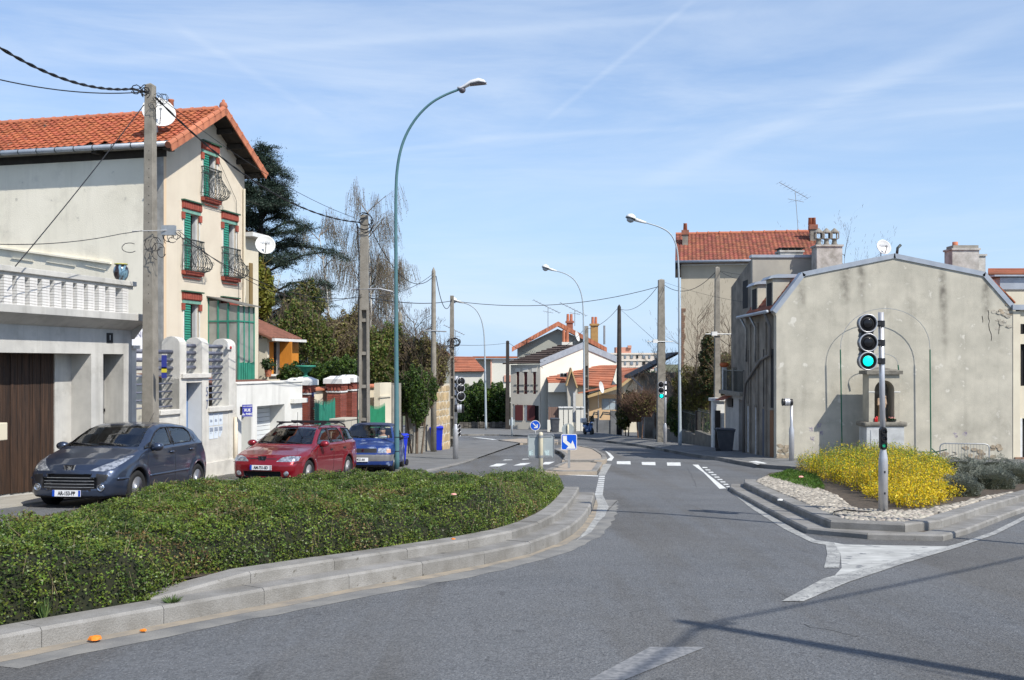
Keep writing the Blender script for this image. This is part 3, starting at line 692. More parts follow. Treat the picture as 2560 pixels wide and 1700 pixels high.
for(ua,ub)in((30,85),(118,190),(215,265)):
 ta,za=side_pt(ua,646+(ua-30)*.10);tb,zb_=side_pt(ub,648+(ub-30)*.115)
 rl.prism([(ta,za+.02),(ta,za),(tb,zb_),(tb,zb_+.02)],h0-.04,h0-.003,'x')
rl.ob('relief_moulding',m_sidewall,house)
def dish(fr_pt,r,label,face,tilt=20,word=None,arm=True,pole=None):
 """face = compass direction (deg from +x) in which the dish looks"""
 t=bpy.data.objects.new('satellite_dish',None);COL.objects.link(t);t.location=fr_pt;t.rotation_euler=(0,0,R(face+90));setp(t,label,'satellite dish')
 d=MB();n=24;prof=[(r*q,.16*r*q*q*1.5)for q in(.02,.25,.5,.75,.92,1.0)]
 mb=MB()
 for thick in(0,.012):pass
 mb.lathe([(a_,-b_)for a_,b_ in prof]+[(a_,-b_+.015)for a_,b_ in prof[::-1]],(0,0,0),n,ax='y',sc=(1,1.05))
 M=Matrix.Rotation(R(-tilt),3,'X');mb.v=[tuple(M@Vector(v))for v in mb.v]
 mb.ob('reflector',mat('dish_enamel',(.62,.62,.60),.45,c2=(.55,.55,.53),sc=3),t,True,loc=(0,0,0))
 if arm:
  MB().tube([M@Vector((0,-.02,-r*.98)),M@Vector((0,-.55*r,-r*.62)),M@Vector((0,-.85*r,-r*.22))],.016,6).ob('feed_arm',m_steel,t,loc=(0,0,0))
  MB().tube([M@Vector((0,-.85*r,-r*.25)),M@Vector((0,-.70*r,-r*.16))],.04,8).ob('receiver',m_steel,t,loc=(0,0,0))
 MB().tube([(0,.03,0),(0,.16,-.05),(0,.16,-r*1.25)]if pole is None else[(0,.03,0),(0,.2,0),pole],.022,6).ob('mast',m_steel,t,loc=(0,0,0))
 if word:text('lettering',word,r*.3,mat('dish_print',(.25,.28,.33),.6),t,M@Vector((0,-.17*r,r*.25)),rot=(R(90-tilt),0,0),bold=.001)
 return t
p=at(398,284,27.5)
dish(at(396,285,29.4),.47,'white satellite dish on the roof edge beside the first concrete pole',-62,24)
m_rough=mat('rough_cast',(.66,.64,.58),.95,c2=(.55,.53,.48),sc=3,bump=1.0,bsc=38,dirt=.35,streak=.2)
m_tubes=mat('blue_grey_tube',(.09,.10,.15),.5,c2=(.16,.17,.21),sc=6)
gz=lambda u:LF.g(X(u))
gw=TL('gate_wall','rough white gate wall with rounded pillars, thick blue-grey tubes and number 57','wall',X(490))
def pillar(ua,ub,name='pillar',k1=.5):
 a,b=X(ua),X(ub);zt=2.12;g_=LF.g(a)-.3
 pts=[(0,g_),(k1,g_),(k1,zt)]+[(k1/2+k1/2*math.cos(q),zt+.20*math.sin(q))for q in np.linspace(.3,math.pi-.3,7)]+[(0,zt)]
 return MB().prism(pts,a,b,'x').ob(name,m_rough,gw)
pillar(449,466);pillar(505.7,521.7);pillar(572,589)
def rails(ua,ub,vs,r,k=.25,nm='tube'):
 a,b=X(ua),X(ub,.0)
 for v in vs:MB().tube([(a,k,LF.z_((ua+ub)/2,v)),(b,k,LF.z_((ua+ub)/2,v))],r,10).ob(nm,m_tubes,gw,True)
zt4=lambda y:680+y/3.015
for ua,ub,thick,thin in((350,449,(608,665,722),(775,830,885,938,990)),(466,506,(560,612,665,718),()),(521.7,572,(560,612,665,718),(765,812,862,912,960))):
 um=545
 for y in thick:MB().tube([(X(ua),.22,LF.z_(um,zt4(y))),(X(ub),.22,LF.z_(um,zt4(y)))],.05,12).ob('tube',m_tubes,gw,True)
 for y in thin:MB().tube([(X(ua),.22,LF.z_(um,zt4(y))),(X(ub),.22,LF.z_(um,zt4(y)))],.022,8).ob('thin_rail',m_tubes,gw,True)
zq=lambda u,v:LF.z_(u,v)
MB().prism([(X(452),zq(488,945)),(X(524),zq(488,945)),(X(524),zq(488,934)),(X(452),zq(488,934))],-.06,.5,'y').ob('ledge',m_rough,gw,bev=.01)
MB().wall(X(449),X(521.7),LF.g(5)-.4,zq(488,945.5),[(X(466),X(505.7),-3,zq(488,956))],.012,.42).ob('wall',m_rough,gw)
MB().box(X(466)-.1,.421,-2.2,X(505)+.1,.45,zq(488,956)).ob('gate',mat('blue_door_paint',(.12,.22,.42),.5),gw)
MB().box(X(506)-.006,.02,-2.2,X(506)-.002,.41,zq(488,957)).ob('reveal_lining',mat('smooth_white_plaster',(.66,.67,.66),.8,c2=(.58,.59,.58),sc=2),gw)
MB().box(X(400),.014,-2.4,X(449),.40,zq(430,1036)).ob('wall',m_rough,gw);MB().box(X(398),-.05,zq(430,1036),X(449.5),.42,zq(430,1024)).ob('coping',m_rough,gw,bev=.012)
MB().box(X(350),.015,-2.4,X(399),.40,zq(430,1100)).ob('wall',m_rough,gw)
MB().box(X(521.8),.014,-2.6,X(582),.40,zq(550,1028)).ob('wall',m_rough,gw);MB().box(X(519.5),-.07,zq(550,1028),X(580),.42,zq(550,1016)).ob('coping',m_rough,gw,bev=.012)
MB().box(X(330),.02,-2.4,X(343),.40,1.98).box(X(329),-.04,1.98,X(348),.46,2.06).ob('end_pillar',m_rough,gw)
MB().box(X(505)+.02,-.05,-2.2,X(595),.012,gz(560)+.42).ob('plinth',m_rough,gw)
MB().box(X(567),-.05,zq(566,874),X(567)+.22,-.002,zq(566,858)).ob('alarm_box',m_white,gw,bev=.01);MB().lathe([(.045,0),(.04,-.02),(.01,-.03)],(X(567)+.11,-.052,zq(566,869)),10,ax='y').ob('alarm_lamp',mat('red_plastic',(.4,.02,.02),.3),gw)
for u,v,c in((517,980,'5'),(517,1012,'7')):
 text('house_number',c,.34,mat('blue_grey_enamel',(.10,.13,.24),.5),gw.e,Vector((X(u),-.010,zq(u,v)))-gw.off,sx=.6)
m_paper=mat('poster_paper',(.66,.71,.76),.8,c2=(.56,.62,.68),sc=5);m_ink=mat('poster_ink',(.18,.21,.27),.8,c2=(.32,.36,.42),sc=30)
pa,pb=X(523),X(558);pw=(pb-pa)/3
for j in range(2):
 for i in range(3):
  t=TL('poster',['left','middle','right'][i]+' pale blue election poster in the '+['upper','lower'][j]+' row on the rough white wall','poster',pa+pw*(i+.5),-.06,'posters pasted on the gate wall')
  z1=zq(540,1032+j*33);z0=zq(540,1063+j*33);z1-=.01;a_=pa+pw*i+.01;b_=a_+pw-.03
  if(i,j)==(2,1):MB().prism([(a_,z1),(b_,z1),(b_,z1-.12),(a_+.08,z0+.02),(a_,z0+.05)],.005,.0115,'y').ob('paper',m_paper,t)
  else:MB().box(a_,.004,z0,b_,.0115,z1).ob('paper',m_paper,t)
  MB().box(a_+.02,.001,z1-(.05 if j==0 else .13),b_-.02,.0035,z1-.02).ob('printed_block',m_ink,t)
  MB().box(a_+.05,.001,z1-.17,b_-.10,.0035,z1-.155).ob('printed_line',m_ink,t)
  if j==0:MB().box(b_-.16,.001,z0+.09,b_-.06,.0035,z0+.15).ob('printed_picture',m_ink,t)
  t.e.location.x+=0
SF=Fr(*(LF.W(X(581),-.30,0)).xy,42)
sp=T('street_sign','blue enamel street name plate reading RUE du PARC angled out from the wall corner','street sign',SF,(0,0,zq(590,1041)))
hS=.33;wS=.30
MB().box(0,0,sp.off.z,wS,.012,sp.off.z+hS).ob('plate',mat('blue_enamel',(.012,.02,.28),.3),sp)
for q in((.015,.012,.018,.235),(.267+.015,.012,.285,.235),(.015,.012,.285,.016),(.015,.231,.285,.235)):
 MB().box(q[0],-.004,sp.off.z+q[1],q[2],-.0005,sp.off.z+q[3]).ob('border_line',m_white,sp)
text('lettering','VITRY SUR SEINE',.038,m_white,sp.e,(wS/2,-.003,.285),bold=.001)
text('lettering','RUE',.105,m_white,sp.e,(wS/2,-.003,.175),bold=.003);text('lettering','du PARC',.085,m_white,sp.e,(wS/2,-.003,.07),bold=.002)
MB().box(-.05,.012,sp.off.z+.05,.1,.04,sp.off.z+.28).ob('bracket',m_dark,sp)
tubep=MB().tube([LF.W(X(584.5),-.06,zq(588,1042)),LF.W(X(584.5),-.06,LF.g(X(585)))],.055,10)
tubep.ob('drainpipe',m_cream,None,True,label='cream drainpipe at the joint between the gate wall and white garage wall',cat='pipe')
bn=T('banner','white banner with grey lettering hanging behind the first concrete pole','banner',LF,(X(330,1.2),1.2,2.1))
MB().box(X(322,1.2),1.2,LF.z_(350,905,1.2),X(364,1.2),1.22,LF.z_(350,822,1.2)).ob('cloth',mat('banner_cloth',(.78,.78,.80),.8,c2=(.72,.72,.75),sc=2),bn)
text('lettering','ENNER',.20,mat('grey_print',(.30,.30,.38),.7),bn.e,Vector((X(345,1.2),1.19,LF.z_(345,836,1.2)))-bn.off,sx=1.5);text('lettering','F',.14,MATS['grey_print'],bn.e,Vector((X(345,1.2),1.19,LF.z_(345,829,1.2)))-bn.off)
m_wr=mat('whitewashed_wall',(.74,.73,.68),.92,c2=(.66,.65,.60),sc=2,bump=.4,bsc=55,streak=.35)
wg=TL('garage_wall','low white-rendered wall with two garage recesses between the gate wall and red pillars','wall',X(660))
zt=LF.z_(640,959.5);zo=LF.z_(640,1016)
D1=(X(602),X(627));D2=(X(641),X(710))
MB().wall(X(590),X(754),-2.8,zt,[(D1[0],D1[1],-2.5,zo-.02),(D2[0],D2[1],-2.5,zo)],-.02,.62).ob('wall',m_wr,wg)
MB().box(X(590),-.05,zt,X(756),.64,zt+.05).ob('coping',m_wr,wg,bev=.01)
MB().box(X(724),-.16,LF.z_(740,1007),X(758),-.02,LF.z_(740,996)).ob('ledge',m_wr,wg)
MB().box(D1[0]+.02,.30,-2.4,D1[1],.34,zo).ob('side_door',mat('pale_blue_grey_metal',(.26,.32,.34),.4,.3),wg)
MB().box(D1[0]+.42,.27,-2.4,D1[0]+.47,.30,zo).ob('door_post',m_steel,wg)
rd=MB().box(D2[0],.50,-2.4,D2[1],.52,zo).ob('roller_door',m_dark,wg)
z=-1.9
while z<zo-.05:
 MB().box(D2[0]+.01,.455,z,D2[1]-.01,.50,z+.118).ob('slat',mat('white_roller_slat',(.64,.66,.66),.5,rnd=.04),(wg,rd));z+=.13
ns=TL('no_parking_sign','round red and blue no-parking sign on the white roller door','sign',D2[0]+.25,.40)
cz=LF.z_(648,1060,.4)
MB().lathe([(.17,0),(.17,-.008)],(D2[0]+.30,.45,cz),20,ax='y').ob('red_ring',mat('sign_red',(.45,.03,.05),.4),ns);MB().lathe([(.125,0),(.125,-.006)],(D2[0]+.30,.44,cz),20,ax='y').ob('blue_disc',mat('sign_blue',(.01,.07,.42),.35),ns)
MB().obox((D2[0]+.30,.430,cz),Vector((.707,0,-.707)),Vector((0,1,0)),Vector((.707,0,.707)),(.25,.006,.035)).ob('red_bar',MATS['sign_red'],ns)
MB().box(D2[0]+.2,.44,cz-.30,D2[0]+.40,.45,cz-.18).ob('sub_plate',m_white,ns)
MB().add([(X(590),.65,zt-.02),(X(754),.65,zt-.02),(X(754),3.2,zt+.30),(X(590),3.2,zt+.30)],[(0,1,2,3)]).ob('flat_roof',mat('brown_felt',(.16,.07,.05),.9),wg)
vr=T('glazed_veranda','narrow green-framed glazed veranda against the cream gable with a lean-to roof','veranda',HF,(HX(521),-.5,gh))
va,vb=HX(521),HX(521)+.95;ko=-1.02;zc0=HF.z_(560,925);zc1=HF.z_(521,745);zc2=zc1-.24
zm=HF.z_(560,803,-.5)
def bars(mb_,L):
 for q in L:mb_.box(*q)
fr=MB()
n=4
for i in range(n):
 k=ko*i/(n-1);zz=zc1+(zc2-zc1)*i/(n-1)
 MB().box(va-.03,k-.022,zc0-.6,va+.03,k+.022,zz).ob('mullion',m_green,vr)
for i in range(1,4):
 s_=va+(vb-va)*i/3;MB().box(s_-.02,ko-.03,zc0-.6,s_+.02,ko+.03,zc2).ob('mullion',m_green,vr)
MB().box(va-.035,ko-.03,zm-.02,va+.035,.0,zm+.02).ob('transom',m_green,vr);MB().box(va,ko-.035,zm-.02,vb,ko+.035,zm+.02).ob('transom',m_green,vr)
for i in range(n-1):
 k0_=ko*i/(n-1);k1_=ko*(i+1)/(n-1);zz=min(zc1+(zc2-zc1)*(i+1)/(n-1),zc1)-.01
 MB().box(va-.006,k1_+.024,zm+.022,va+.006,k0_-.024,zz).ob('pane',m_pane_f,vr);MB().box(va-.006,k1_+.024,zc0-.5,va+.006,k0_-.024,zm-.022).ob('pane',m_pane_f,vr)
for i in range(3):
 a_=va+(vb-va)*i/3+.022;b_=va+(vb-va)*(i+1)/3-.022
 MB().box(a_,ko-.006,zm+.022,b_,ko+.006,zc2-.01).ob('pane',m_pane_f,vr);MB().box(a_,ko-.006,zc0+.25,b_,ko+.006,zm-.022).ob('pane',m_pane_f,vr)
for i in range(7):
 a_=va+(vb-va)*i/7;MB().box(a_+.02,ko-.02,zc0-.6,a_+.10,ko+.02,zc0+.24).ob('panel_board',m_green,vr)
MB().add([(va-.12,.0,zc1+.06),(va-.12,ko-.18,zc2+.02),(vb+.12,ko-.18,zc2+.02),(vb+.12,0,zc1+.06),(va-.12,.0,zc1+.03),(va-.12,ko-.18,zc2-.01),(vb+.12,ko-.18,zc2-.01),(vb+.12,0,zc1+.03)],[(0,1,2,3),(7,6,5,4),(0,4,5,1),(1,5,6,2),(2,6,7,3)]).ob('roof',mat('grey_felt',(.20,.19,.17),.9,c2=(.10,.10,.09),sc=6),vr)
MB().box(va+.1,-.4,zc0-.6,vb-.1,-.02,zc0+.9).ob('inner_blind',mat('dull_curtain',(.30,.30,.28),.9),vr)
AX=Fr(*(LF.o+LF.n*4.0),76);ax0=AX.s_(668);ax1=AX.s_(738);zb_=.7;zt_=AX.z_(668,846)
an=T('annex','small cream annex with brown tiled roof and orange shutters behind the white wall','house',AX,(ax0,0,LF.g(ax0,4)))
wa,wb=AX.s_(673),AX.s_(724)
m_or_wood=mat('orange_shutter',(.62,.25,.035),.55,c2=(.50,.19,.03),sc=6,stretch=(8,8,.6))
MB().wall(ax0,ax1,-2.5,zt_,[(wa,wb,AX.z_(690,937),zt_-.12)],0,.25).ob('wall',m_cream2,an)
MB().wall(-3.0,.0,-2.5,zt_,[(-.75,-.28,-2.0,zt_-.35)],0,.2)
for q in((.251,-2.5,.35,zt_),(1.0,-2.5,4.0,zt_+.5),(.352,zt_-.18,.998,zt_+.2)):MB().box(ax0,q[0],q[1],ax0+.2,q[2],q[3]).ob('side_wall',m_cream2,an)
MB().box(ax0+.10,.35,-2.5,ax0+.14,1.0,zt_-.18).ob('door',m_or_wood,an)
MB().box(wa,.18,AX.z_(690,937),wb,.2,zt_-.1).ob('window',m_pane,an)
MB().box(wa,.10,1.0,wa+.55,.16,zt_-.12).ob('inner_wood',m_or_wood,an)
MB().box(wb-.75,.05,AX.z_(690,937),wb-.68,.18,zt_-.12).box(wb-.06,.05,AX.z_(690,937),wb,.18,zt_-.12).ob('window_frame',m_white,an)
for(q0,q1,kk0,kk1)in((wa+.50*(wb-wa),wa+.50*(wb-wa)+.05,-.50,.0),(AX.s_(723),AX.s_(743)+.0,-.06,-.02)):
 MB().box(q0,kk0,AX.z_(690,945),q1,kk1,zt_-.10).ob('shutter',m_or_wood,an)
for z in(1.25,2.2):MB().box(AX.s_(723),-.085,z,AX.s_(743),-.062,z+.07).ob('shutter_batten',m_or_wood,an)
MB().box(wa-.06,-.1,AX.z_(690,940),wb+.06,0.0,AX.z_(690,935)).ob('sill',m_white,an)
rr=MB();e0=Vector((0,-.28,zt_+.03));rp=Vector((0,.94,.40)).normalized();m_btile=mat('brown_roof_tile',(.22,.095,.06),.85,c2=(.16,.07,.05),sc=5,rnd=.15,bump=.3,bsc=40)
MB().add([(ax0-.25,-.30,zt_),(ax1+.1,-.30,zt_),(ax1+.1,2.2,zt_+1.04),(ax0-.25,2.2,zt_+1.04),(ax0-.25,-.30,zt_-.06),(ax1+.1,-.3,zt_-.06),(ax1+.1,2.2,zt_+.98),(ax0-.25,2.2,zt_+.98)],[(0,1,2,3),(7,6,5,4),(0,4,5,1),(1,5,6,2),(2,6,7,3),(3,7,4,0)]).ob('roof',m_btile,an)
bt=MB().prism([(-.15,0),(-.1,.045),(0,.06),(.08,.03),(.15,0)],0,.33,'y');btm=mesh('roof_tile',bt,m_btile)
nx=int((ax1-ax0+.3)/.29)
for i in range(nx):
 for j in range(8):
  p=Vector((ax0-.1+i*.29,-.30+j*.31*.924,zt_+.01+j*.31*.385))-an.off
  inst(btm,'roof_tile',an.e,p,(math.atan2(.385,.924),0,0))
MB().box(ax0-.2,-.42,zt_-.10,ax1+.15,-.30,zt_+.0).ob('gutter',m_white,an)
def leafclump(name,c,rad,n,size,m,label=None,cat=None,seed=1,squash=.8,par=None,**kw):
 r=np.random.default_rng(seed);d=r.normal(size=(n,3));d/=np.linalg.norm(d,axis=1)[:,None]
 P=np.array(c)+d*(r.random((n,1))**.5)*np.array([rad,rad,rad*squash])
 return leaves(name,P,d+r.normal(0,.5,(n,3)),size,m,par=par,label=label,cat=cat,**kw)
def leaf_geo(P,Nrm,size,rs,tri=False,asp=.55):
 """rhombus (or triangle) leaves at P facing Nrm"""
 n=len(P);Nn=Nrm/(np.linalg.norm(Nrm,axis=1)[:,None]+1e-9);t=rs.normal(size=(n,3));A=np.cross(Nn,t);A/=np.linalg.norm(A,axis=1)[:,None]+1e-9;B=np.cross(Nn,A)
 sz=(size*rs.uniform(.6,1.3,n))[:,None];A=A*sz;B=B*sz*asp
 if tri:V=np.stack([P-A,P+B*1.1+A*.3,P-B*1.1+A*.6],1).reshape(-1,3);k=3
 else:V=np.stack([P-A,P-B,P+A,P+B],1).reshape(-1,3);k=4
 return V,np.arange(n*k).reshape(n,k)
def leaves(name,P,Nrm,size,m,par=None,tri=False,asp=.55,seed=0,**kw):
 V,Fc=leaf_geo(np.asarray(P,float),np.asarray(Nrm,float),size,np.random.default_rng(seed+len(P)),tri,asp);return npmesh(name,V,Fc,m,par,**kw)
def leafmat(name,c,c2,sc=2.0,rnd=.45,hue=.025,trans=.3,rough=.5):return mat(name,c,rough,c2=c2,sc=sc,rnd=rnd,hue=hue,isl=True,trans=trans,spec=.3)
m_leaf=leafmat('leaf_green',(.11,.18,.03),(.06,.105,.02));m_leafd=leafmat('leaf_dark',(.042,.078,.020),(.024,.045,.014));m_olive=leafmat('leaf_olive',(.235,.225,.065),(.145,.135,.045),trans=.3)
m_twig=mat('twig_bark',(.17,.13,.095),.9,c2=(.10,.075,.055),sc=6)
pc=AX.W(AX.s_(652),-.3,AX.z_(652,925));pt_=bpy.data.objects.new('potted_plant',None);COL.objects.link(pt_);pt_.location=pc;setp(pt_,'dark leafy potted plant on the pale ledge beside the orange door','plant')
leafclump('foliage',(0,0,.22),.30,260,.07,m_leafd,par=pt_);MB().lathe([(.10,-.25),(.14,0),(.12,0)],(0,0,0),12).ob('pot',m_ridge,pt_,loc=(0,0,0))
H2=Fr(*(LF.o+LF.n*2.9),76);a0,a1=H2.s_(611)+.02,H2.s_(646);z2=H2.z_(612,590)
h2=T('house','narrow cream house with brown wooden shutters behind the tall gable','house',H2,(a0,0,LF.g(a0,3)))
MB().wall(a0,a1,-3,z2,[(H2.s_(615),H2.s_(622),3.35,4.95)],0,.25).ob('wall',m_cream2,h2);MB().box(a0,.252,-3,a1,5,z2).ob('back_wall',m_cream2,h2)
MB().box(H2.s_(622),-.05,3.2,H2.s_(629),-.01,5.05).ob('shutter',mat('brown_shutter',(.22,.15,.06),.6),h2);MB().box(H2.s_(615),.2,3.35,H2.s_(622),.22,4.95).ob('window',m_dark,h2)
MB().box(H2.s_(614),-.08,3.22,H2.s_(623),0,3.32).ob('sill',m_white,h2)
MB().box(a0-.1,-.35,z2-.02,a1+.1,.0,z2+.12).ob('gutter',m_white,h2);MB().add([(a0-.1,-.35,z2+.13),(a1+.2,-.35,z2+.13),(a1+.2,4.8,z2+.9),(a0-.1,4.8,z2+.9)],[(0,1,2,3)]).ob('roof',m_tile_i,h2)
dish(at(663,614,33.2),.32,'white satellite dish with lettering on the cream house behind the tall gable',-72,22,'ORTEX',pole=(-.25,.3,-.1))
m_rbrick=mat('red_brick',(.31,.085,.055),.85,c2=(.20,.06,.045),sc=7,bump=.3,bsc=40,rnd=.15,dirt=.3)
m_capw=mat('white_cap',(.76,.76,.74),.8,c2=(.66,.66,.63),sc=6,dirt=.2)
brm=mesh('brick',MB().cbox((0,0,0),(.205,.10,.055)),m_rbrick)
def brick_pillar(u,k,w,label,zt,capz=.26):
 s0=LF.s_(u,k);t=TL('gate_pillar',label,'pillar',s0,k,'red brick gate pillars with white caps');g_=t.off.z
 core=MB().box(s0-w/2+.01,k-w/2+.01,g_-.3,s0+w/2-.01,k+w/2-.01,zt).ob('pillar',mat('brick_mortar',(.24,.11,.08),.9,c2=(.30,.16,.12),sc=4),t)
 nrow=int((zt-g_)/.072)
 for r in range(nrow):
  z=zt-.036-r*.072-g_
  if r in(2,3,4):continue
  for q in range(2):
   o_=(-.5 if r%2 else .5)*.06
   for side in(0,1):
    x=(q-.5)*w*.5+o_*.3
    if side==0:inst(brm,'brick',core,(x,-w/2-.0+.045,z),sc=(w/.43,1,1))
    else:inst(brm,'brick',core,(-w/2+.045,x,z),(0,0,R(90)),(w/.43,1,1))
 for r,(o1,z0,z1,m)in enumerate(((.03,.30,.25,m_capw),(.03,.12,.0,m_rbrick))):
  MB().box(s0-w/2-o1,k-w/2-o1,zt-z0,s0+w/2+o1,k+w/2+o1,zt-z1).ob('band' if r==0 else 'brick_course',m,t)
 for i in range(4):
  x0=-w/2+(i+.2)*w/4
  MB().box(s0+x0,k-w/2-.05,zt-.235,s0+x0+.07,k-w/2,zt-.13).ob('dentil',m_rbrick,t);MB().box(s0-w/2-.05,k+x0,zt-.235,s0-w/2,k+x0+.07,zt-.13).ob('dentil',m_rbrick,t)
 c=w/2+.10;cp=MB();cp.add([(s0-c,k-c,zt),(s0+c,k-c,zt),(s0+c,k+c,zt),(s0-c,k+c,zt),(s0-c,k-c,zt+.16),(s0+c,k-c,zt+.16),(s0+c,k+c,zt+.16),(s0-c,k+c,zt+.16),(s0-c*.45,k-c*.45,zt+capz),(s0+c*.45,k-c*.45,zt+capz),(s0+c*.45,k+c*.45,zt+capz),(s0-c*.45,k+c*.45,zt+capz)],[(3,2,1,0),(0,1,5,4),(1,2,6,5),(2,3,7,6),(3,0,4,7),(4,5,9,8),(5,6,10,9),(6,7,11,10),(7,4,8,11),(8,9,10,11)]);cp.ob('cap',m_capw,t)
 return t
zp=LF.z_(770,962,.3)
brick_pillar(763,.25,.44,'red brick gate pillar with white cap left of the green double gate',zp)
brick_pillar(742,1.2,.42,'rear red brick pillar, cap just showing behind the white garage wall',zp-.05)
brick_pillar(842,.25,.50,'wide red brick gate pillar with white cap right of the green double gate',zp)
brick_pillar(871,.25,.50,'red brick gate pillar with white cap nearest the second concrete pole',zp+.03)
MB().box(LF.s_(782,-.02),-.045,LF.z_(782,992),LF.s_(782,-.02)+.02,.0,LF.z_(782,980)).ob('number_plate',mat('blue_enamel2',(.02,.03,.2),.4),None,label='small blue house number plate on the brick pillar left of the gate',cat='number plate',loc=None)
o_=bpy.context.scene.objects['number_plate.001']if 'number_plate.001' in bpy.data.objects else None
def fix_local(o,fr):
 o.location=fr.W(o.location.x,o.location.y,o.location.z);o.rotation_euler=(0,0,fr.a)
for o in list(bpy.data.objects):
 if o.name.startswith('number_plate')and o.parent is None:fix_local(o,LF)
def green_gate(u0,u1,v_top,label,zbot=.2,k=.25,curve=.12,m=m_green):
 a,b=LF.s_(u0,k),LF.s_(u1,k);t=TL('gate',label,'gate',(a+b)/2,k);g_=t.off.z+zbot;zt=LF.z_((u0+u1)/2,v_top,k);n=max(6,int((b-a)/.11))
 for i in range(n):
  x=a+(b-a)*(i+.5)/n;zz=zt+curve*abs(2*(i+.5)/n-1)**1.5-curve*.5
  MB().box(x-.034,k-.012,g_,x+.034,k+.012,zz-.12).prism([(x-.03,zz-.12),(x,zz),(x+.03,zz-.12)],k-.008,k+.008,'y').ob('slat',m,t)
 for z in(g_+.25,zt-.28):MB().box(a,k+.012,z,b,k+.05,z+.05).ob('rail',m,t)
 return t
green_gate(786,838,999,'green slatted double gate with spiked top between the red brick pillars',k=-.12)
m_green2=mat('green_paint_bright',(.03,.27,.14),.5,c2=(.025,.22,.11),sc=5)
green_gate(889,900,1020,'narrow green slatted gate left of the second concrete pole',m=m_green)
green_gate(922,963,1012,'bright green slatted gate with spiked top right of the second concrete pole',m=m_green2,k=-.08)
for u,lab in((764,'left'),(839,'right')):
 s_=LF.s_(u,1.4);t=LF.W(s_,1.4,LF.z_(u,943,1.4))
 MB().lathe([(.14,-.1),(.14,.02),(.07,.05),(.06,.14),(.12,.19),(.20,.24),(.22,.31),(.34,.35),(.36,.37),(.36,.40),(.30,.41),(.1,.36)],t,20).ob('garden_urn',m_green,None,True,label=lab+' green cast-iron garden urn above the brick pillars',cat='urn',group='green garden urns')
ca,cb=LF.s_(826,-.45),LF.s_(826,-.45)+1.05;gca=LF.g(ca,-.9)
cbn=TL('utility_cabinet','beige street utility cabinet standing before the red brick pillars','cabinet',(ca+cb)/2,-.7)
m_cab=mat('beige_cabinet',(.50,.46,.38),.6,c2=(.44,.41,.34),sc=3,dirt=.2);zc=LF.z_(840,1052,-.7)
MB().box(ca,-.95,gca,cb,-.45,zc).ob('body',m_cab,cbn,bev=.01);MB().box(ca-.03,-.98,zc,cb+.03,-.42,zc+.06).ob('lid',m_cab,cbn,bev=.01);MB().box((ca+cb)/2-.004,-.955,gca+.1,(ca+cb)/2+.004,-.951,zc-.04).ob('door_gap',m_dark,cbn)
cw=TL('garden_wall','cream garden wall with orange tile coping behind the green gates','wall',X(930));zt=LF.z_(930,968,.7);a,b=LF.s_(778,.7),LF.s_(972,.7)
MB().box(a,.7,-3.5,b,.9,zt).ob('wall',m_cream2,cw)
ctm=mesh('coping_tile',MB().prism([(-.2,0),(.2,0),(.2,.05),(0,.12),(-.2,.05)],-.12,.12,'x'),m_ridge)
for i in range(int((b-a)/.25)):inst(ctm,'coping_tile',cw.e,Vector((a+.125+i*.25,.8,zt))-cw.off)
MB().box(LF.s_(949),-.02,-3.6,LF.s_(977),.22,LF.z_(960,957)).ob('pillar',m_cream2,cw);MB().box(LF.s_(949)-.05,-.07,LF.z_(960,993),LF.s_(974),-.02,LF.z_(960,989)).ob('ledge',m_cream2,cw)
MB().box(LF.s_(948),-.3,-3.6,LF.s_(976),-.02,LF.z_(960,1081)).ob('stone_base',m_rough,cw)
m_block=mat('concrete_block',(.36,.34,.29),.95,c2=(.27,.255,.22),sc=2.5,bump=.5,bsc=40,fine=.2,dirt=.3,rnd=.08)
bw=TL('block_wall','grey concrete block wall stepping down the street under overhanging shrubs','wall',X(1040))
MB().box(LF.s_(979),-.05,-3.6,LF.s_(983),.30,LF.z_(984,963)).ob('post',m_block,bw);MB().box(LF.s_(990),-.05,-3.6,LF.s_(1000),.30,LF.z_(990,958)).ob('post',m_block,bw)
blkm={}
for(u0,u1,vt)in((1000,1031,1091),(1047,1068,1067)):
 s0,s1=LF.s_(u0),LF.s_(u1);zt=LF.z_((u0+u1)/2,vt);z=zt;r=0
 while z>LF.g(s0)-.1:
  s=s0-(.2 if r%2 else 0)
  while s<s1:MB().box(max(s,s0)+.004,0,z-.192,min(s+.4,s1)-.004,.2,z-.006).ob('block',m_block,bw);s+=.4
  z-=.2;r+=1
 MB().box(s0,.02,LF.g(s1)-.3,s1,.18,zt).ob('mortar_bed',m_block,bw);MB().box(s0,-.04,zt,s1,.24,zt+.06).ob('coping',m_block,bw)
for u,vt in((1033,1010),(1045,1010)):
 pass
MB().box(LF.s_(1031),-.05,-3.8,LF.s_(1047),.32,LF.z_(1040,1012)).ob('pillar',m_block,bw);MB().box(LF.s_(1031)-.08,-.12,LF.z_(1040,1012),LF.s_(1047)+.08,.38,LF.z_(1040,1006)).ob('pillar_cap',m_block,bw)
sw_=TL('stone_wall','yellow crazy-paved stone wall end at the bend of the street','wall',X(1105));m_ys=mat('yellow_stone',(.50,.37,.20),.85,c2=(.42,.33,.21),sc=3,rnd=.18,bump=.3,bsc=30)
sy0,sy1=LF.s_(1089),LF.s_(1124);zt=LF.z_(1105,960)
MB().box(sy0,.0,-3.6,sy1,.4,zt).ob('wall',mat('pale_mortar',(.55,.50,.40),.9),sw_)
r2=random.Random(8);z=-3.0;
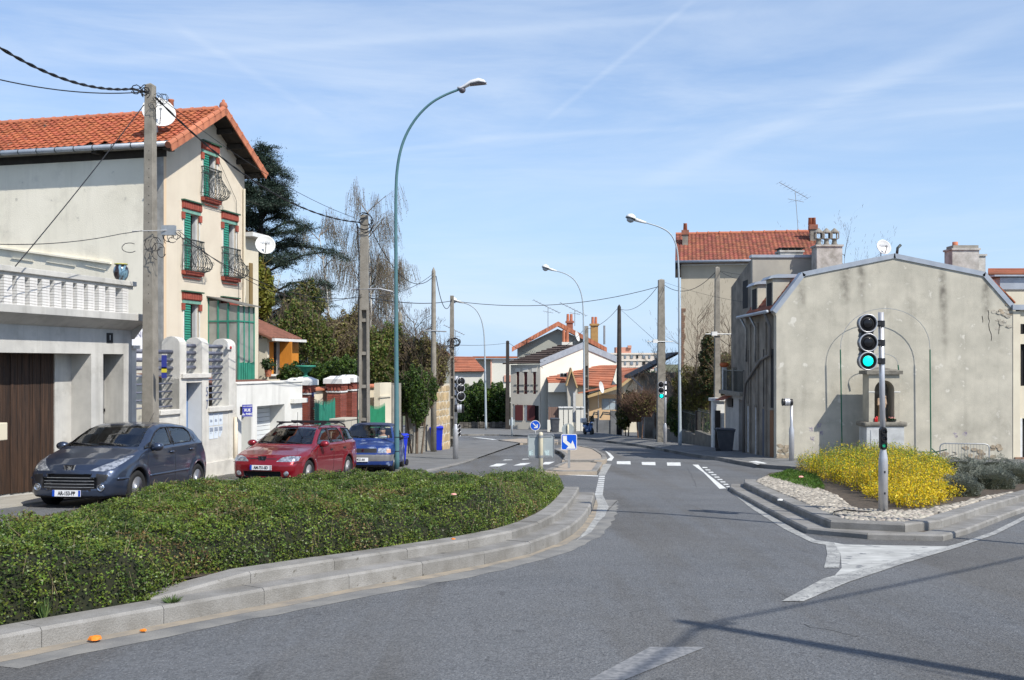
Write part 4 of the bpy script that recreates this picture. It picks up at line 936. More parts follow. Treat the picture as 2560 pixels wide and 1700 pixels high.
while z<zt-.1:
 s=sy0+.03;h_=r2.uniform(.28,.45)
 while s<sy1-.15:
  w=r2.uniform(.35,.6);w=min(w,sy1-s)
  pts=[(s+r2.uniform(.02,.10),z+.02),(s+w-r2.uniform(.03,.1),z+r2.uniform(.02,.07)),(s+w-.02,z+h_*r2.uniform(.4,.7)),(s+w*r2.uniform(.6,.9),z+h_-.02),(s+r2.uniform(.02,.15),z+h_-r2.uniform(.02,.06)),(s+.02,z+h_*.5)]
  MB().prism(pts,-.02,.0,'y').ob('stone',m_ys,sw_);s+=w
 z+=h_
m_bin=mat('blue_bin',(.010,.03,.50),.45);m_binb=mat('dark_grey_bin',(.05,.055,.065),.5,c2=(.075,.08,.09),sc=4)
def bin_(p,rz,label,m,h=1.05,w=.56,d=.68,group=None,lid=None):
 t=bpy.data.objects.new('wheelie_bin',None);COL.objects.link(t);t.location=p;t.rotation_euler=(0,0,R(rz));setp(t,label,'bin',group)
 z0=.04;b=MB();w0,d0=w*.40,d*.36;w1,d1=w*.5,d*.5;zt=h*.92
 b.add([(-w0,-d0,z0),(w0,-d0,z0),(w0,d0,z0),(-w0,d0,z0),(-w1,-d1,zt),(w1,-d1,zt),(w1,d1,zt),(-w1,d1,zt)],[(3,2,1,0),(0,1,5,4),(1,2,6,5),(2,3,7,6),(3,0,4,7),(4,5,6,7)])
 b.ob('body',m,t,loc=(0,0,0),bev=.02);MB().box(-w1-.02,-d1-.02,zt-.05,w1+.02,d1+.02,zt).ob('rim',m,t,loc=(0,0,0),bev=.01)
 l=MB();l.add([(-w1-.03,-d1-.05,zt+.01),(w1+.03,-d1-.05,zt+.01),(w1+.03,d1+.06,zt+.04),(-w1-.03,d1+.06,zt+.04),(-w1+.03,-d1+.05,zt+.06),(w1-.03,-d1+.05,zt+.06),(w1-.03,d1,h),(-w1+.03,d1,h)],[(3,2,1,0),(0,1,5,4),(1,2,6,5),(2,3,7,6),(3,0,4,7),(4,5,6,7)]);l.ob('lid',lid or m,t,loc=(0,0,0),bev=.008)
 MB().tube([(-w1*.8,d1+.10,zt+.03),(w1*.8,d1+.10,zt+.03)],.016,6).ob('handle',m,t,loc=(0,0,0))
 for sx in(-1,1):MB().lathe([(.10,0),(.10,.05)],(sx*(w0+.02)-.025,d0+.05,.10),14,ax='x').ob('wheel',m_black,t,loc=(0,0,0))
 return t
bin_(G(990,1165,.04),-18,'blue wheelie bin beside the teal lamp post, behind the parked blue car',m_bin,h=1.0,w=.52)
bin_(G(1091,1127,.04),5,'blue wheelie bin by the yellow stone wall and round concrete pole',m_bin,h=1.1)
# ================================================================ poles, cables, lamps, signals, signs
def thing(name,p,rz,label,cat,group=None):
 t=bpy.data.objects.new(name,None);COL.objects.link(t);t.location=p;t.rotation_euler=(0,0,R(rz));return setp(t,label,cat,group)
m_pold=mat('dark_wood_pole',(.055,.048,.042),.9,c2=(.035,.03,.028),sc=4)
def pole(u,Y,vt,wt,wb,label,kind,m=m_conc,rz=0,base=None,web=None):
 """kind: 'round', 'square' or 'ladder' (flanged concrete pole with rungs)"""
 g=zg(Y)+(.1 if base is None else base);p=at(u,1000,Y);H=CH-(vt-HV)/F*Y-g;a,b=wt/2*Y/F,wb/2*Y/F
 t=thing('utility_pole',(p.x,Y,g),rz,label,'utility pole','utility poles carrying the overhead cables')
 if kind=='round':
  MB().lathe([(b,-.3),(b*.8+a*.2,H*.4),(a,H-.18),(a*.55,H-.08),(a*.1,H)],n=12).ob('shaft',m,t,True,loc=(0,0,0));return t,H
 def ring(z,f0=1.0):r=(b+(a-b)*z/H)*f0;return r
 if kind=='square':
  r0,r1=ring(-.3),ring(H-.1)
  MB().add([(-r0,-r0,-.3),(r0,-r0,-.3),(r0,r0,-.3),(-r0,r0,-.3),(-r1,-r1,H-.06),(r1,-r1,H-.06),(r1,r1,H-.06),(-r1,r1,H-.06),(0,0,H)],[(3,2,1,0),(0,1,5,4),(1,2,6,5),(2,3,7,6),(3,0,4,7),(4,5,8),(5,6,8),(6,7,8),(7,4,8)]).ob('shaft',m,t,loc=(0,0,0),bev=.012)
  for i in range(18):
   z=H*.45+i*.2
   if z<H-.5:MB().lathe([(.011,0),(.011,-.004)],(0.02,-ring(z)-.001,z),6,ax='y').ob('bolt_hole',m_dark,t,loc=(0,0,0))
  return t,H
 zs=web or H*.62
 def slab(x0,x1,y0,y1,z0,z1):
  q0,q1=ring(z0),ring(z1);return[(x0*q0,y0*q0,z0),(x1*q0,y0*q0,z0),(x1*q0,y1*q0,z0),(x0*q0,y1*q0,z0),(x0*q1,y0*q1,z1),(x1*q1,y0*q1,z1),(x1*q1,y1*q1,z1),(x0*q1,y1*q1,z1)]
 fc=[(3,2,1,0),(4,5,6,7),(0,1,5,4),(1,2,6,5),(2,3,7,6),(3,0,4,7)]
 MB().add(slab(-1,-.52,-1,1,-.3,zs),fc).ob('flange',m,t,loc=(0,0,0));MB().add(slab(.62,1,-1,1,-.3,zs),fc).ob('flange',m,t,loc=(0,0,0))
 MB().add(slab(-.53,.63,.1,.4,-.3,zs),fc).ob('web',m,t,loc=(0,0,0));MB().add(slab(-1,1,-1,1,zs,H),fc).ob('shaft',m,t,loc=(0,0,0),bev=.01)
 z=.35
 while z<zs:MB().add(slab(-.53,.63,-.8,.1,z,z+.10),fc).ob('rung',m,t,loc=(0,0,0));z+=1.0
 return t,H
POL={}
for key,args in dict(p1=(376,23.0,207,21,33,'tall square concrete pole with tangled cables in front of the tall cream house','square',m_conc,-8),p2=(911,31.0,538,18,27,'laddered concrete pole with black cable loop at its head, left of the teal lamp','ladder',m_conc,0),p0=(1000,46.0,778,12,15,'short round dark pole just behind the teal lamp post','round',m_conc,0),p3=(1084,43.5,668,10,15,'round grey concrete pole beside the blue bin at the stone wall','round',m_conc,0),p4=(1130,51.0,739,9,15,'laddered concrete pole beside the left traffic signal','ladder',m_conc,0),p5=(1269,87.0,851,8,11,'dark pole at the left corner of the two-storey cream house','square',m_pold,0),p6=(1466,82.0,815,9,13,'slim laddered pole right beside the thin grey lamp post','ladder',m_conc,0),p7=(1548,72.0,761,9,14,'dark round pole in front of the orange house','round',m_pold,0),p8=(1653,52.5,697,15,22,'square concrete pole behind the small green traffic signal','square',m_conc,0),p9=(1793,46.5,666,11,16,'square concrete pole rising out of the shrubs before the grey high wall','square',m_conc,0)).items():
 POL[key]=pole(*args)
def cable(pts,sag,r,label,name='overhead_cable',n=14,twist=0.0):
 P=[]
 for a,b,s in zip(pts,pts[1:],sag if isinstance(sag,(list,tuple))else[sag]*9):
  for i in range(n):t=i/n;P.append(a.lerp(b,t)+Vector((0,0,-4*s*t*(1-t))))
 P.append(pts[-1]);mb=MB()
 if twist:
  L=sum((P[i+1]-P[i]).length for i in range(len(P)-1));Q=resample3(P,.12)
  for k in range(2):mb.tube([q+Vector((math.cos(i*.9+k*math.pi)*twist,0,math.sin(i*.9+k*math.pi)*twist))for i,q in enumerate(Q)],r,5)
 else:mb.tube(P,r,5)
 return mb.ob(name,m_cable,None,label=label,cat='cable')
def resample3(P,step):
 out=[P[0]];acc=0
 for a,b in zip(P,P[1:]):
  L=(b-a).length;t=step-acc
  while t<L:out.append(a.lerp(b,t/L));t+=step
  acc=(acc+L)%step
 out.append(P[-1]);return out
A=at
cable([A(-60,80,16),A(330,222,22.4),A(372,232,22.75)],[.28,0],.016,'thick twisted black cable running from the upper left edge to the first concrete pole',twist=.016)
cable([A(-40,190,18),A(345,231,22.5)],.12,.012,'thinner black cable below the thick one, left of the first concrete pole')
cable([A(388,243,22.8),A(900,556,30.8)],[.62],.014,'thick black cable sagging from the first to the second concrete pole',twist=.012)
cable([A(392,236,22.9),A(890,546,30.8)],[.30],.007,'thin upper wire sagging from the first to the second concrete pole')
cable([A(360,262,22.7),A(38,666,19.2)],.05,.011,'straight black wire slanting from the first pole down to the balustrade')
cable([A(-20,610,18),A(300,585,22.0),A(355,577,22.5)],[.08,0],.008,'thin black wire crossing the white side wall at mid height to the first pole')
cable([A(432,578,23.2),A(905,742,30.9)],[.55],.010,'black wire from the junction box past the balconies to the second pole')
cable([A(445,575,23.2),A(905,736,30.9)],[.75],.008,'second black wire from the junction box past the balconies')
cable([A(920,556,31),A(1084,690,43.3)],[.95],.014,'thick black cable sagging from the second pole behind the teal lamp')
cable([A(920,740,31),A(1084,683,43.3)],[.25],.010,'black wire rising from the middle of the second pole to the round pole')
cable([A(1090,690,43.5),A(1130,746,51)],[.9],.016,'black cable drooping between the round pole and the laddered pole')
cable([A(920,744,31),A(1130,752,51),A(1645,717,52.3)],[.15,.55],.016,'long nearly level black cable crossing the street above the far lamp')
cable([A(925,742,31),A(1002,800,46),A(1084,865,43.4),A(1130,855,51)],[.2,.4,.2],.012,'black wire drooping over the shrubs to the round pole')
cable([A(1130,862,51),A(1269,857,87)],[.1],.012,'thin wire from the laddered pole to the dark pole by the house')
cable([A(1272,857,87),A(1462,822,82)],[1.5],.016,'wire sagging in front of the houses, between the dark pole and the lamp')
cable([A(1466,822,82),A(1545,770,72)],[.35],.016,'wire rising from the slim pole to the dark round pole')
cable([A(1550,772,72),A(1645,715,52.5)],[.5],.014,'wire rising from the dark round pole to the square concrete pole')
cable([A(1552,774,72),A(1640,853,52.5)],[.0],.010,'straight wire descending from the dark pole to the white box')
cable([A(1660,712,52.5),A(1787,682,46.5)],[.55],.014,'black cable sagging between the two square concrete poles in front of the grey wall')
cable([A(1660,705,52.5),A(1870,757,42)],[.1],.006,'thin wire crossing the high grey wall diagonally')
cable([A(1800,678,46.5),A(1872,700,42)],[.1],.010,'lower short wire from the last square pole to the corner building')
cable([A(1800,677,46.5),A(1872,688,42)],[.03],.007,'upper short wire from the last square pole to the corner building')
cable([A(1655,935,52.5),A(1690,912,49),A(1785,850,46.5)],[.1,.2],.008,'thin low wire between the square poles in front of the shrubs')
def loops(c,Y,n,r0,label,seed,cat='cable',rad=.008,col=m_cable,spread=(.3,.3)):
 r=random.Random(seed);mb=MB();p=A(c[0],c[1],Y)
 for i in range(n):
  cx,cz,rr=p.x+r.uniform(-1,1)*spread[0],p.z+r.uniform(-1,1)*spread[1],r0*r.uniform(.5,1.1);a0=r.uniform(0,6);sq=r.uniform(.6,1.3)
  mb.tube([(cx+rr*math.cos(a0+q),p.y+r.uniform(-.03,.03),cz+rr*sq*math.sin(a0+q))for q in np.linspace(0,r.uniform(3.5,6.2),12)],rad,4)
 return mb.ob('cable_loops',col,None,label=label,cat=cat)
loops((352,226),22.5,7,.10,'tangle of black cable at the head of the first concrete pole',1,spread=(.12,.05),rad=.012)
loops((398,256),22.8,8,.10,'row of small wire loops under the cable right of the first pole head',2,spread=(.14,.14),rad=.006)
loops((388,618),22.7,5,.15,'tangled pale and dark cable loops round the middle of the first pole',3,spread=(.18,.14))
loops((330,610),22.4,1,.22,'loose black cable loop hanging left of the first pole',4,spread=(.1,.1))
loops((428,597),23,6,.12,'bundle of small cable loops hanging below the junction box',5,spread=(.14,.08))
loops((911,556),30.8,3,.24,'black cable loop round the head of the second concrete pole',6,spread=(.05,.04),rad=.014)
loops((1135,858),50.8,7,.22,'tangle of dark insulators and wire on the laddered pole by the signal',7,spread=(.35,.08),rad=.02)
cable([A(893,560,30.9),A(898,640,30.8),A(893,1150,30.8)],[0,0],.02,'black cable running down the left edge of the second concrete pole')
jb=MB();q=A(422,576,23);jb.cbox(q,(.30,.12,.22));jb.tube([A(330,578,22.6),A(455,575,23.1)],.012,5);jb.ob('junction_box',m_steel,None,label='grey junction box on a steel arm beside the first concrete pole',cat='junction box')
for u,v,Y,l in((1638,853,52.3,'white junction box on an arm left of the square concrete pole'),(1786,834,46.3,'white junction box on an arm in front of the last square pole')):
 q=A(u,v,Y);b=MB().cbox(q,(.24,.15,.18));b.tube([q+Vector((-.4,0,-.02)),q+Vector((.9,0,-.02))],.025,5);b.ob('junction_box',m_white,None,label=l,cat='junction box')
ni=MB();q=A(407,672,22.6)
pb_=T('pole_notices','small blue and yellow notices fixed to the first concrete pole','notice',WF,(A(407,905,22.6).x,22.6,A(407,905,22.6).z))
for z,h_,m in((905,.30,mat('notice_blue',(.03,.04,.22),.5)),(925,.12,mat('notice_yellow',(.55,.48,.04),.5)),(938,.12,mat('notice_blue',(.03,.04,.22),.5))):
 q=A(409,z,22.6);MB().box(q.x-.04,22.58,q.z-h_/2,q.x+.07,22.60,q.z+h_/2).ob('notice_plate',m,pb_)
q=A(1084,826,43.4);MB().tube([q+Vector((-.45,0,0)),q+Vector((.55,0,-.05))],.03,6).ob('cross_arm',m_steel,None,label='thin steel cross arm on the round grey pole',cat='pole arm')
q=A(920,722,30.9);MB().tube([q+Vector((-.5,0,-.02)),q+Vector((.35,0,-.0)),q+Vector((.75,0,-.09))],.03,6).ob('cross_arm',m_steel,None,label='pale steel cross arm on the second concrete pole',cat='pole arm')
m_teal=mat('teal_paint',(.065,.155,.175),.45,c2=(.09,.19,.205),sc=2,dirt=.25);m_lgrey=mat('pale_grey_paint',(.40,.45,.48),.45,c2=(.34,.39,.42),sc=2)
def smooth3(P,k=2):
 for _ in range(k):
  Q=[P[0]]
  for a,b in zip(P,P[1:]):Q+=[a*.75+b*.25,a*.25+b*.75]
  P=Q+[P[-1]]
 return P
def lamp(pts,Y,r0,r1,m,label,head,h=.1):
 g=zg(Y)+h;P=[A(u,v,Y)for u,v in pts];P[0].z=g;t=thing('street_lamp',P[0].copy(),0,label,'street lamp','street lamps along the road');o=P[0].copy()
 Q=smooth3([p-o for p in P]);n=len(Q);MB().tube(Q,[r0+(r1-r0)*min(1,Q[i].z/Q[-1].z)**.8 for i in range(n)],12).ob('post',m,t,True,loc=(0,0,0))
 if head=='cobra':
  e=Q[-1];M=Matrix.Rotation(R(-10),3,'Y');b=MB();s=(A(1207,208,Y)-P[-1]).length
  prof=[(-.10,.02,.055),(0,.0,.085),(.12,.05,.12),(.28,.14,.15),(.5,.19,.155),(.66,.17,.12),(.74,.13,.03)]
  vs=[];n2=12
  for(x,z,r)in prof:
   for k in range(n2):q=2*math.pi*k/n2;vs.append(e+Vector((x,r*math.cos(q),z+(max(0,math.sin(q))*r*.75+min(0,math.sin(q))*r*.22))))
  b.add(vs,[(i*n2+k,i*n2+(k+1)%n2,(i+1)*n2+(k+1)%n2,(i+1)*n2+k)for i in range(len(prof)-1)for k in range(n2)]+[tuple(range(n2))[::-1],tuple(range(n2*(len(prof)-1),n2*len(prof)))])
  b.ob('lamp_head',mat('lamp_shell',(.62,.62,.63),.3,coat=.3),t,True,loc=(0,0,0))
  MB().add([e+Vector(v)for v in((.25,-.12,.10),(.70,-.09,.135),(.70,.09,.135),(.25,.12,.10),(.22,-.13,.135),(.73,-.10,.16),(.73,.10,.16),(.22,.13,.135))],[(0,3,2,1),(4,5,6,7),(0,1,5,4),(1,2,6,5),(2,3,7,6),(3,0,4,7)]).ob('underside',mat('lamp_under',(.12,.11,.13),.4),t,loc=(0,0,0))
  MB().lathe([(.02,-.1),(.085,-.06),(.10,0),(.085,.06),(.02,.1)],e+Vector((.04,0,-.03)),12,ax='y').ob('hinge',MATS['lamp_under'],t,True,loc=(0,0,0))
 else:
  e=Q[-1];d=Q[-1]-Q[-3];d.normalize();ex=d;up=Vector((0,0,1))-ex*ex.z;up.normalize();s=head
  b=MB().tube([e-ex*.05,e+ex*.25*s,e+ex*.5*s],[.05,.075*s,.085*s],8);b.ob('lamp_neck',m_white,t,True,loc=(0,0,0))
  c=e+ex*.68*s;vs=[]
  dome=MB().lathe([(.24*s,0),(.235*s,.06*s),(.17*s,.16*s),(.06*s,.21*s)],(0,0,0),16);bowl=MB().lathe([(.05*s,-.20*s),(.15*s,-.15*s),(.20*s,-.02*s)],(0,0,0),16)
  M=Matrix((ex,up.cross(ex),up)).transposed()
  for bb,nm,mm_ in((dome,'lamp_dome',m_white),(bowl,'lamp_bowl',mat('lamp_bowl_plastic',(.42,.46,.48),.2,c2=(.36,.40,.42)))):
   bb.v=[tuple(M@Vector(v)+c)for v in bb.v];bb.ob(nm,mm_,t,True,loc=(0,0,0))
  MB().lathe([(.25*s,-.02),(.25*s,.0)],(0,0,0),16).ob('lamp_rim',m_black,t,loc=c,rz=0).rotation_euler=M.to_euler()
 return t
l1=lamp([(992,1187),(990,700),(989,470),(995,400),(1010,345),(1038,296),(1075,258),(1112,237),(1152,222)],29.0,.078,.034,m_teal,'tall teal street lamp with curved arm and grey cobra head, tallest in the street','cobra')
MB().lathe([(.08,0),(.08,.02)],(0,0,.5),12).lathe([(.08,0),(.08,.02)],(0,0,.9),12).ob('strap',m_black,l1,loc=(0,0,0))
lamp([(1700,1124),(1698,800),(1697,660),(1691,610),(1676,582),(1650,567),(1612,556)],47.5,.088,.03,m_lgrey,'grey street lamp curving left with round white head, on the right pavement',1.0,.12)
lamp([(1461,1070),(1459,800),(1457,750),(1450,722),(1436,698),(1415,684),(1390,677)],80,.10,.04,m_lgrey,'thin grey street lamp with round head in front of the cream houses',1.25,.12)
lamp([(1215,1080),(1212,860),(1209,820),(1201,790),(1187,770),(1170,760),(1158,757)],86,.10,.045,m_lgrey,'farthest thin grey street lamp, in front of the dark hedge on the left bend',1.2,.12)
S0=Vector((9.5,10.0,-.5+.12))
t=thing('street_lamp',Vector((8.64,10.9,zg(10.9)+.1)),0,'slender grey street lamp standing out of frame on the near right corner','street lamp')
MB().tube(smooth3([Vector(v)for v in((0,0,0),(0,0,7.2),(-.02,0,8.0),(-.25,.12,8.5),(-.8,.35,8.7))]),.06,10).ob('post',m_lgrey,t,True,loc=(0,0,0));MB().lathe([(.02,0),(.14,.1),(.15,.5),(.05,.62)],(-1.35,.38,8.72),10,ax='x',sc=(1,.5)).ob('lamp_head',m_white,t,True,loc=(0,0,0))
m_lens=mat('dark_lens',(.012,.012,.013),.15);m_lensring=mat('lens_visor',(.02,.02,.022),.5)
m_gl=mat('green_light',(.0,.93,.72),.4,emit=1.0);m_gl2=mat('green_light_dim',(.01,.30,.15),.4,emit=.25)
def lens(par,c,r,m_l,dome=True,ring=m_alu,yaw=0.0,depth=.14):
 M=Matrix.Rotation(R(yaw),3,'Z');c=Vector(c)
 def put(mb,nm,mt,sm=False):
  mb.v=[tuple(M@Vector(v)+c)for v in mb.v];return mb.ob(nm,mt,par,sm,loc=(0,0,0))
 h=put(MB().lathe([(r*.5,depth),(r*.92,depth*.7),(r,0),(r,-.02)],n=28,ax='y'),'signal_housing',m_black,True)
 put(MB().lathe([(r*1.0,.01),(r*1.0,-.03),(r*.93,-.045),(r*.86,-.03),(r*.84,.0)],n=28,ax='y'),'signal_ring',ring,True)
 put(MB().lathe([(r*.84,-.0),(r*.84,-.035),(r*.78,-.035),(r*.72,.0)],n=28,ax='y'),'visor',m_lensring)
 put(MB().lathe([(r*.80,-.006),(r*.62,-.012),(r*.60,-.016)],n=28,ax='y'),'lens_rim',m_lens)
 put(MB().lathe([(r*.60,-.018),(r*.4,-.026),(r*.01,-.032)],n=24,ax='y'),'lens',m_l,True)
def signal(base_uv,h,Y,top_uv,heads,hr,label,r_thin,r_thick,thick_to,yaw=0,lit=True,repeater=True,side=-1):
 b=A(base_uv[0],0,Y);g=zg(Y)+h;t=thing('traffic_light',(b.x,Y,g),0,label,'traffic light','traffic lights at the junction');o=Vector((b.x,Y,g))
 tp=A(top_uv[0],top_uv[1],Y)-o
 MB().lathe([(r_thick,-.1),(r_thick,thick_to-.10),(r_thick*.95,thick_to-.05),(r_thin*1.05,thick_to+.08),(r_thin,thick_to+.1)],n=16).ob('base_post',m_alu,t,True,loc=(0,0,0))
 MB().tube([(tp.x*.05,0,thick_to),(tp.x,0,tp.z)],r_thin,14).ob('post',m_alu,t,True,loc=(0,0,0))
 for i,(u,v)in enumerate(heads):
  c=A(u,v,Y-.10)-o;last=i==len(heads)-1
  lens(t,c,hr,(m_gl if(last and lit)else m_lens),yaw=yaw)
  px=tp.x*c.z/tp.z
  MB().box(min(c.x,px)+(hr*.8 if c.x<px else 0),-.05,c.z-.028,max(c.x,px)-(0 if c.x<px else hr*.8),.03,c.z+.028).ob('bracket',m_black,t,loc=(0,0,0))
  MB().lathe([(r_thin+.014,-.045),(r_thin+.014,.045)],(px,0,c.z),14).ob('clamp',m_black,t,loc=(0,0,0))
  if i:
   c0=A(heads[i-1][0],heads[i-1][1],Y-.1)-o;w=hr*.78
   MB().prism([(c0.x-w,c0.z-hr*.6),(c0.x-w*.8,(c0.z+c.z)/2),(c.x-w,c.z+hr*.6),(c.x+w,c.z+hr*.6),(c0.x+w*.8,(c0.z+c.z)/2),(c0.x+w,c0.z-hr*.6)],-.09,.02,'y').ob('back_plate',m_black,t,loc=(0,0,0))
 return t,o
t1,o1=signal((2208,1282),.17,15.4,(2202.4,780.7),((2168.8,808.4),(2169.9,856.5),(2169,902.7)),.141,'large green-lit traffic light on an aluminium post in the stone bed, nearest the camera',.041,.068,.88)
c=A(2207,1096,15.32)-o1
MB().prism([(c.x+.048*math.cos(q),c.z+(.122 if math.sin(q)>0 else-.122)+.048*math.sin(q))for q in np.linspace(0,2*math.pi,20,endpoint=False)],-.13,-.045,'y').ob('repeater_box',m_black,t1,loc=(0,0,0))
for k,mm_ in((1,m_lens),(0,m_lens),(-1,m_gl2)):
 MB().lathe([(.042,-.13),(.042,-.155),(.036,-.155),(.034,-.135)],(c.x,0,c.z+k*.105),16,ax='y').ob('repeater_visor',m_lensring,t1,loc=(0,0,0));MB().lathe([(.034,-.131),(.025,-.136),(.005,-.138)],(c.x,0,c.z+k*.105),14,ax='y').ob('repeater_lens',mm_,t1,True,loc=(0,0,0))
for z in(.30,.62):MB().cbox((0,-.069,z),(.022,.004,.032)).ob('access_plate',m_black,t1,loc=(0,0,0))
signal((1663,1118),.12,50.0,(1664,953),((1652.5,961.5),(1652.5,976),(1653.5,990)),.155,'small green-lit traffic light on the far right pavement before the concrete pole',.05,.085,1.0)
t2,o2=signal((1139,1157),.1,36.5,(1141,940),((1152,954),(1151,971),(1152,991)),.165,'unlit traffic light turned away, on the left pavement by the laddered pole',.06,.10,1.1,yaw=28,lit=False)
lens(t2,A(1146,1000,36.6)-o2,.12,m_lens,yaw=150)
def drum(par,c,r,L,ang):
 M=Matrix.Rotation(R(ang),3,'Z');
 for x0,x1,m_,nm in((-.5,-.22,m_black,'drum_end'),(-.20,.02,m_alu,'drum_band'),(.05,.27,m_alu,'drum_band'),(.29,.5,m_black,'visor')):
  mb=MB().lathe([(r*(.85 if m_ is m_black else 1),x0*L),(r*(.85 if nm=='drum_end' else 1),x1*L)],n=18,ax='x');mb.v=[tuple(M@Vector(v)+Vector(c))for v in mb.v];mb.ob(nm,m_,par,loc=(0,0,0))
 mb=MB().lathe([(r*.7,-.45*L),(r*.7,.45*L)],n=14,ax='x');mb.v=[tuple(M@Vector(v)+Vector(c))for v in mb.v];mb.ob('drum_core',m_black,par,loc=(0,0,0))
drum(t2,A(1148,1021,36.4)-o2,.15,.34,0)
for k in range(3):lens(t2,A(1147,1066+k*10,36.5)-o2,.07,m_lens,yaw=40,depth=.1)
b=A(1979,0,33.4);g=zg(33.4)+.1;t4=thing('traffic_light',(b.x,33.4,g),0,'short post with a side-facing drum signal before the blank gable wall','traffic light');H=(A(1979,1010,33.4).z-g)
MB().lathe([(.085,-.1),(.085,1.05),(.045,1.2),(.045,H)],n=14).ob('post',m_alu,t4,True,loc=(0,0,0));drum(t4,(-.14,0,H+.06),.125,.33,180)
m_sgb=mat('signal_blue',(.005,.085,.55),.35);m_ivory=mat('ivory_paint',(.62,.57,.42),.5,c2=(.55,.50,.37),sc=3);m_sback=mat('sign_back_grey',(.36,.40,.40),.5,c2=(.30,.34,.34),sc=3)
def rrect(w,h,r,n=5):return[(sx*(w/2-r)+r*math.cos(a),sz*(h/2-r)+r*math.sin(a))for sx,sz,a0 in((1,1,0),(-1,1,90),(-1,-1,180),(1,-1,270))for a in[R(a0+k*90/n)for k in range(n+1)]]
def post(name_t,par,r,z1,m):MB().tube([(0,0,-.05),(0,0,z1)],r,10).ob('post',m,par,True,loc=(0,0,0))
Y=29.5;p=A(1422.5,1172,Y);g=zg(Y)+.12;sg=thing('road_sign',(p.x,Y,g),0,'square blue road sign with thick white bent arrow on the refuge island','road sign');c=A(1422.5,1105,Y);cz=c.z-g;sz=40*Y/F
MB().box(-.035,.005,-.05,.035,.045,cz+.15).ob('post',m_steel,sg,loc=(0,0,0))
MB().prism([(x,z+cz)for x,z in rrect(sz,sz,.05)],-.012,.004,'y').ob('panel',m_white,sg,loc=(0,0,0));MB().prism([(x,z+cz)for x,z in rrect(sz-.04,sz-.04,.04)],-.015,-.0125,'y').ob('face',m_sgb,sg,loc=(0,0,0))
ar=[(-.40,.40),(-.14,.40),(-.13,.08),(.12,-.12),(.22,.10),(.42,-.42),(-.18,-.42),(-.05,-.26),(-.38,.02)]
MB().prism([(x*sz,z*sz+cz)for x,z in ar],-.019,-.0155,'y').ob('arrow',m_white,sg,loc=(0,0,0))
Y=52.0;p=A(1338,1000,Y);g=zg(Y)+.1;sr_=thing('road_sign',(p.x,Y,g),0,'round blue keep-right sign with white diagonal arrow','road sign');cz=A(1338,1063.5,Y).z-g;r=13*Y/F
post('p',sr_,.03,cz,m_steel);MB().lathe([(r,.0),(r,-.01)],(0,-.03,cz),28,ax='y').ob('rim',m_white,sr_,loc=(0,0,0));MB().lathe([(r*.88,.0),(r*.88,-.004)],(0,-.042,cz),28,ax='y').ob('disc',m_sgb,sr_,loc=(0,0,0))
d=Vector((.707,-.707));pe=Vector((.707,.707));def2=lambda a,b:(d.x*a*r+pe.x*b*r,cz+d.y*a*r+pe.y*b*r)
MB().prism([def2(-.65,-.10),def2(.30,-.10),def2(.05,-.36),def2(.22,-.50),def2(.68,-.0),def2(.22,.50),def2(.05,.36),def2(.30,.10),def2(-.65,.10)],-.051,-.047,'y').ob('arrow',m_white,sr_,loc=(0,0,0))
Y=25.5;p=A(1352,1172,Y);g=zg(Y);sb_=thing('road_sign',(p.x,Y,g),0,'grey back of a large rectangular sign on an ivory post behind the hedge tip','road sign');z1=A(0,1082,Y).z-g;zt_,zb2=A(0,1086,Y).z-g,A(0,1145,Y).z-g
x0,x1=A(1320,0,Y).x-p.x,A(1385,0,Y).x-p.x
MB().lathe([(.055,-.2),(.055,z1-.05),(.05,z1),(.02,z1+.02)],n=14).ob('post',m_ivory,sb_,True,loc=(0,0,0))
cx_=(x0+x1)/2;MB().prism([(x+cx_,z+(zt_+zb2)/2)for x,z in rrect(x1-x0,zt_-zb2,.06)],.07,.10,'y').ob('panel',m_sback,sb_,loc=(0,0,0))
e_=rrect(x1-x0,zt_-zb2,.06);MB().tube([(x+cx_,.065,z+(zt_+zb2)/2)for x,z in e_+e_[:2]],.014,5).ob('edge_bead',m_steel,sb_,loc=(0,0,0))
for z in(zt_-.05,zb2+.04):MB().box(x0+.05,.058,z-.02,x1-.05,.069,z+.02).lathe([(.065,-.03),(.065,.03)],(0,0,z),12).ob('clamp',m_steel,sb_,loc=(0,0,0))
for q,w in((-.24,.10),(.15,.12)):
 MB().box(q-w/2,.060,zb2+.06,q+w/2,.0695,zb2+.19).ob('sticker',mat('pale_sticker',(.55,.68,.66),.6,c2=(.25,.3,.32),sc=25),sb_,loc=(0,0,0))
Y=60;p=A(1420,0,Y);g=zg(Y)+.1;rb=thing('road_sign',(p.x,Y,g),0,'back of a round grey sign on an ivory post behind the square arrow sign','road sign');cz=A(0,1074,Y).z-g
post('p',rb,.05,cz+.30,m_ivory);MB().lathe([(.36,.0),(.36,.012)],(0,.06,cz),24,ax='y').ob('disc',m_sback,rb,loc=(0,0,0))
Y=70;p=A(1280,0,Y);g=zg(Y)+.1;rb=thing('road_sign',(p.x,Y,g),0,'small grey sign back on the far splitter island at the bend','road sign');cz=A(0,1056,Y).z-g
post('p',rb,.05,cz+.35,m_lgrey);MB().box(-.19,.05,cz-.20,.19,.07,cz+.20).ob('panel',m_sback,rb,loc=(0,0,0))
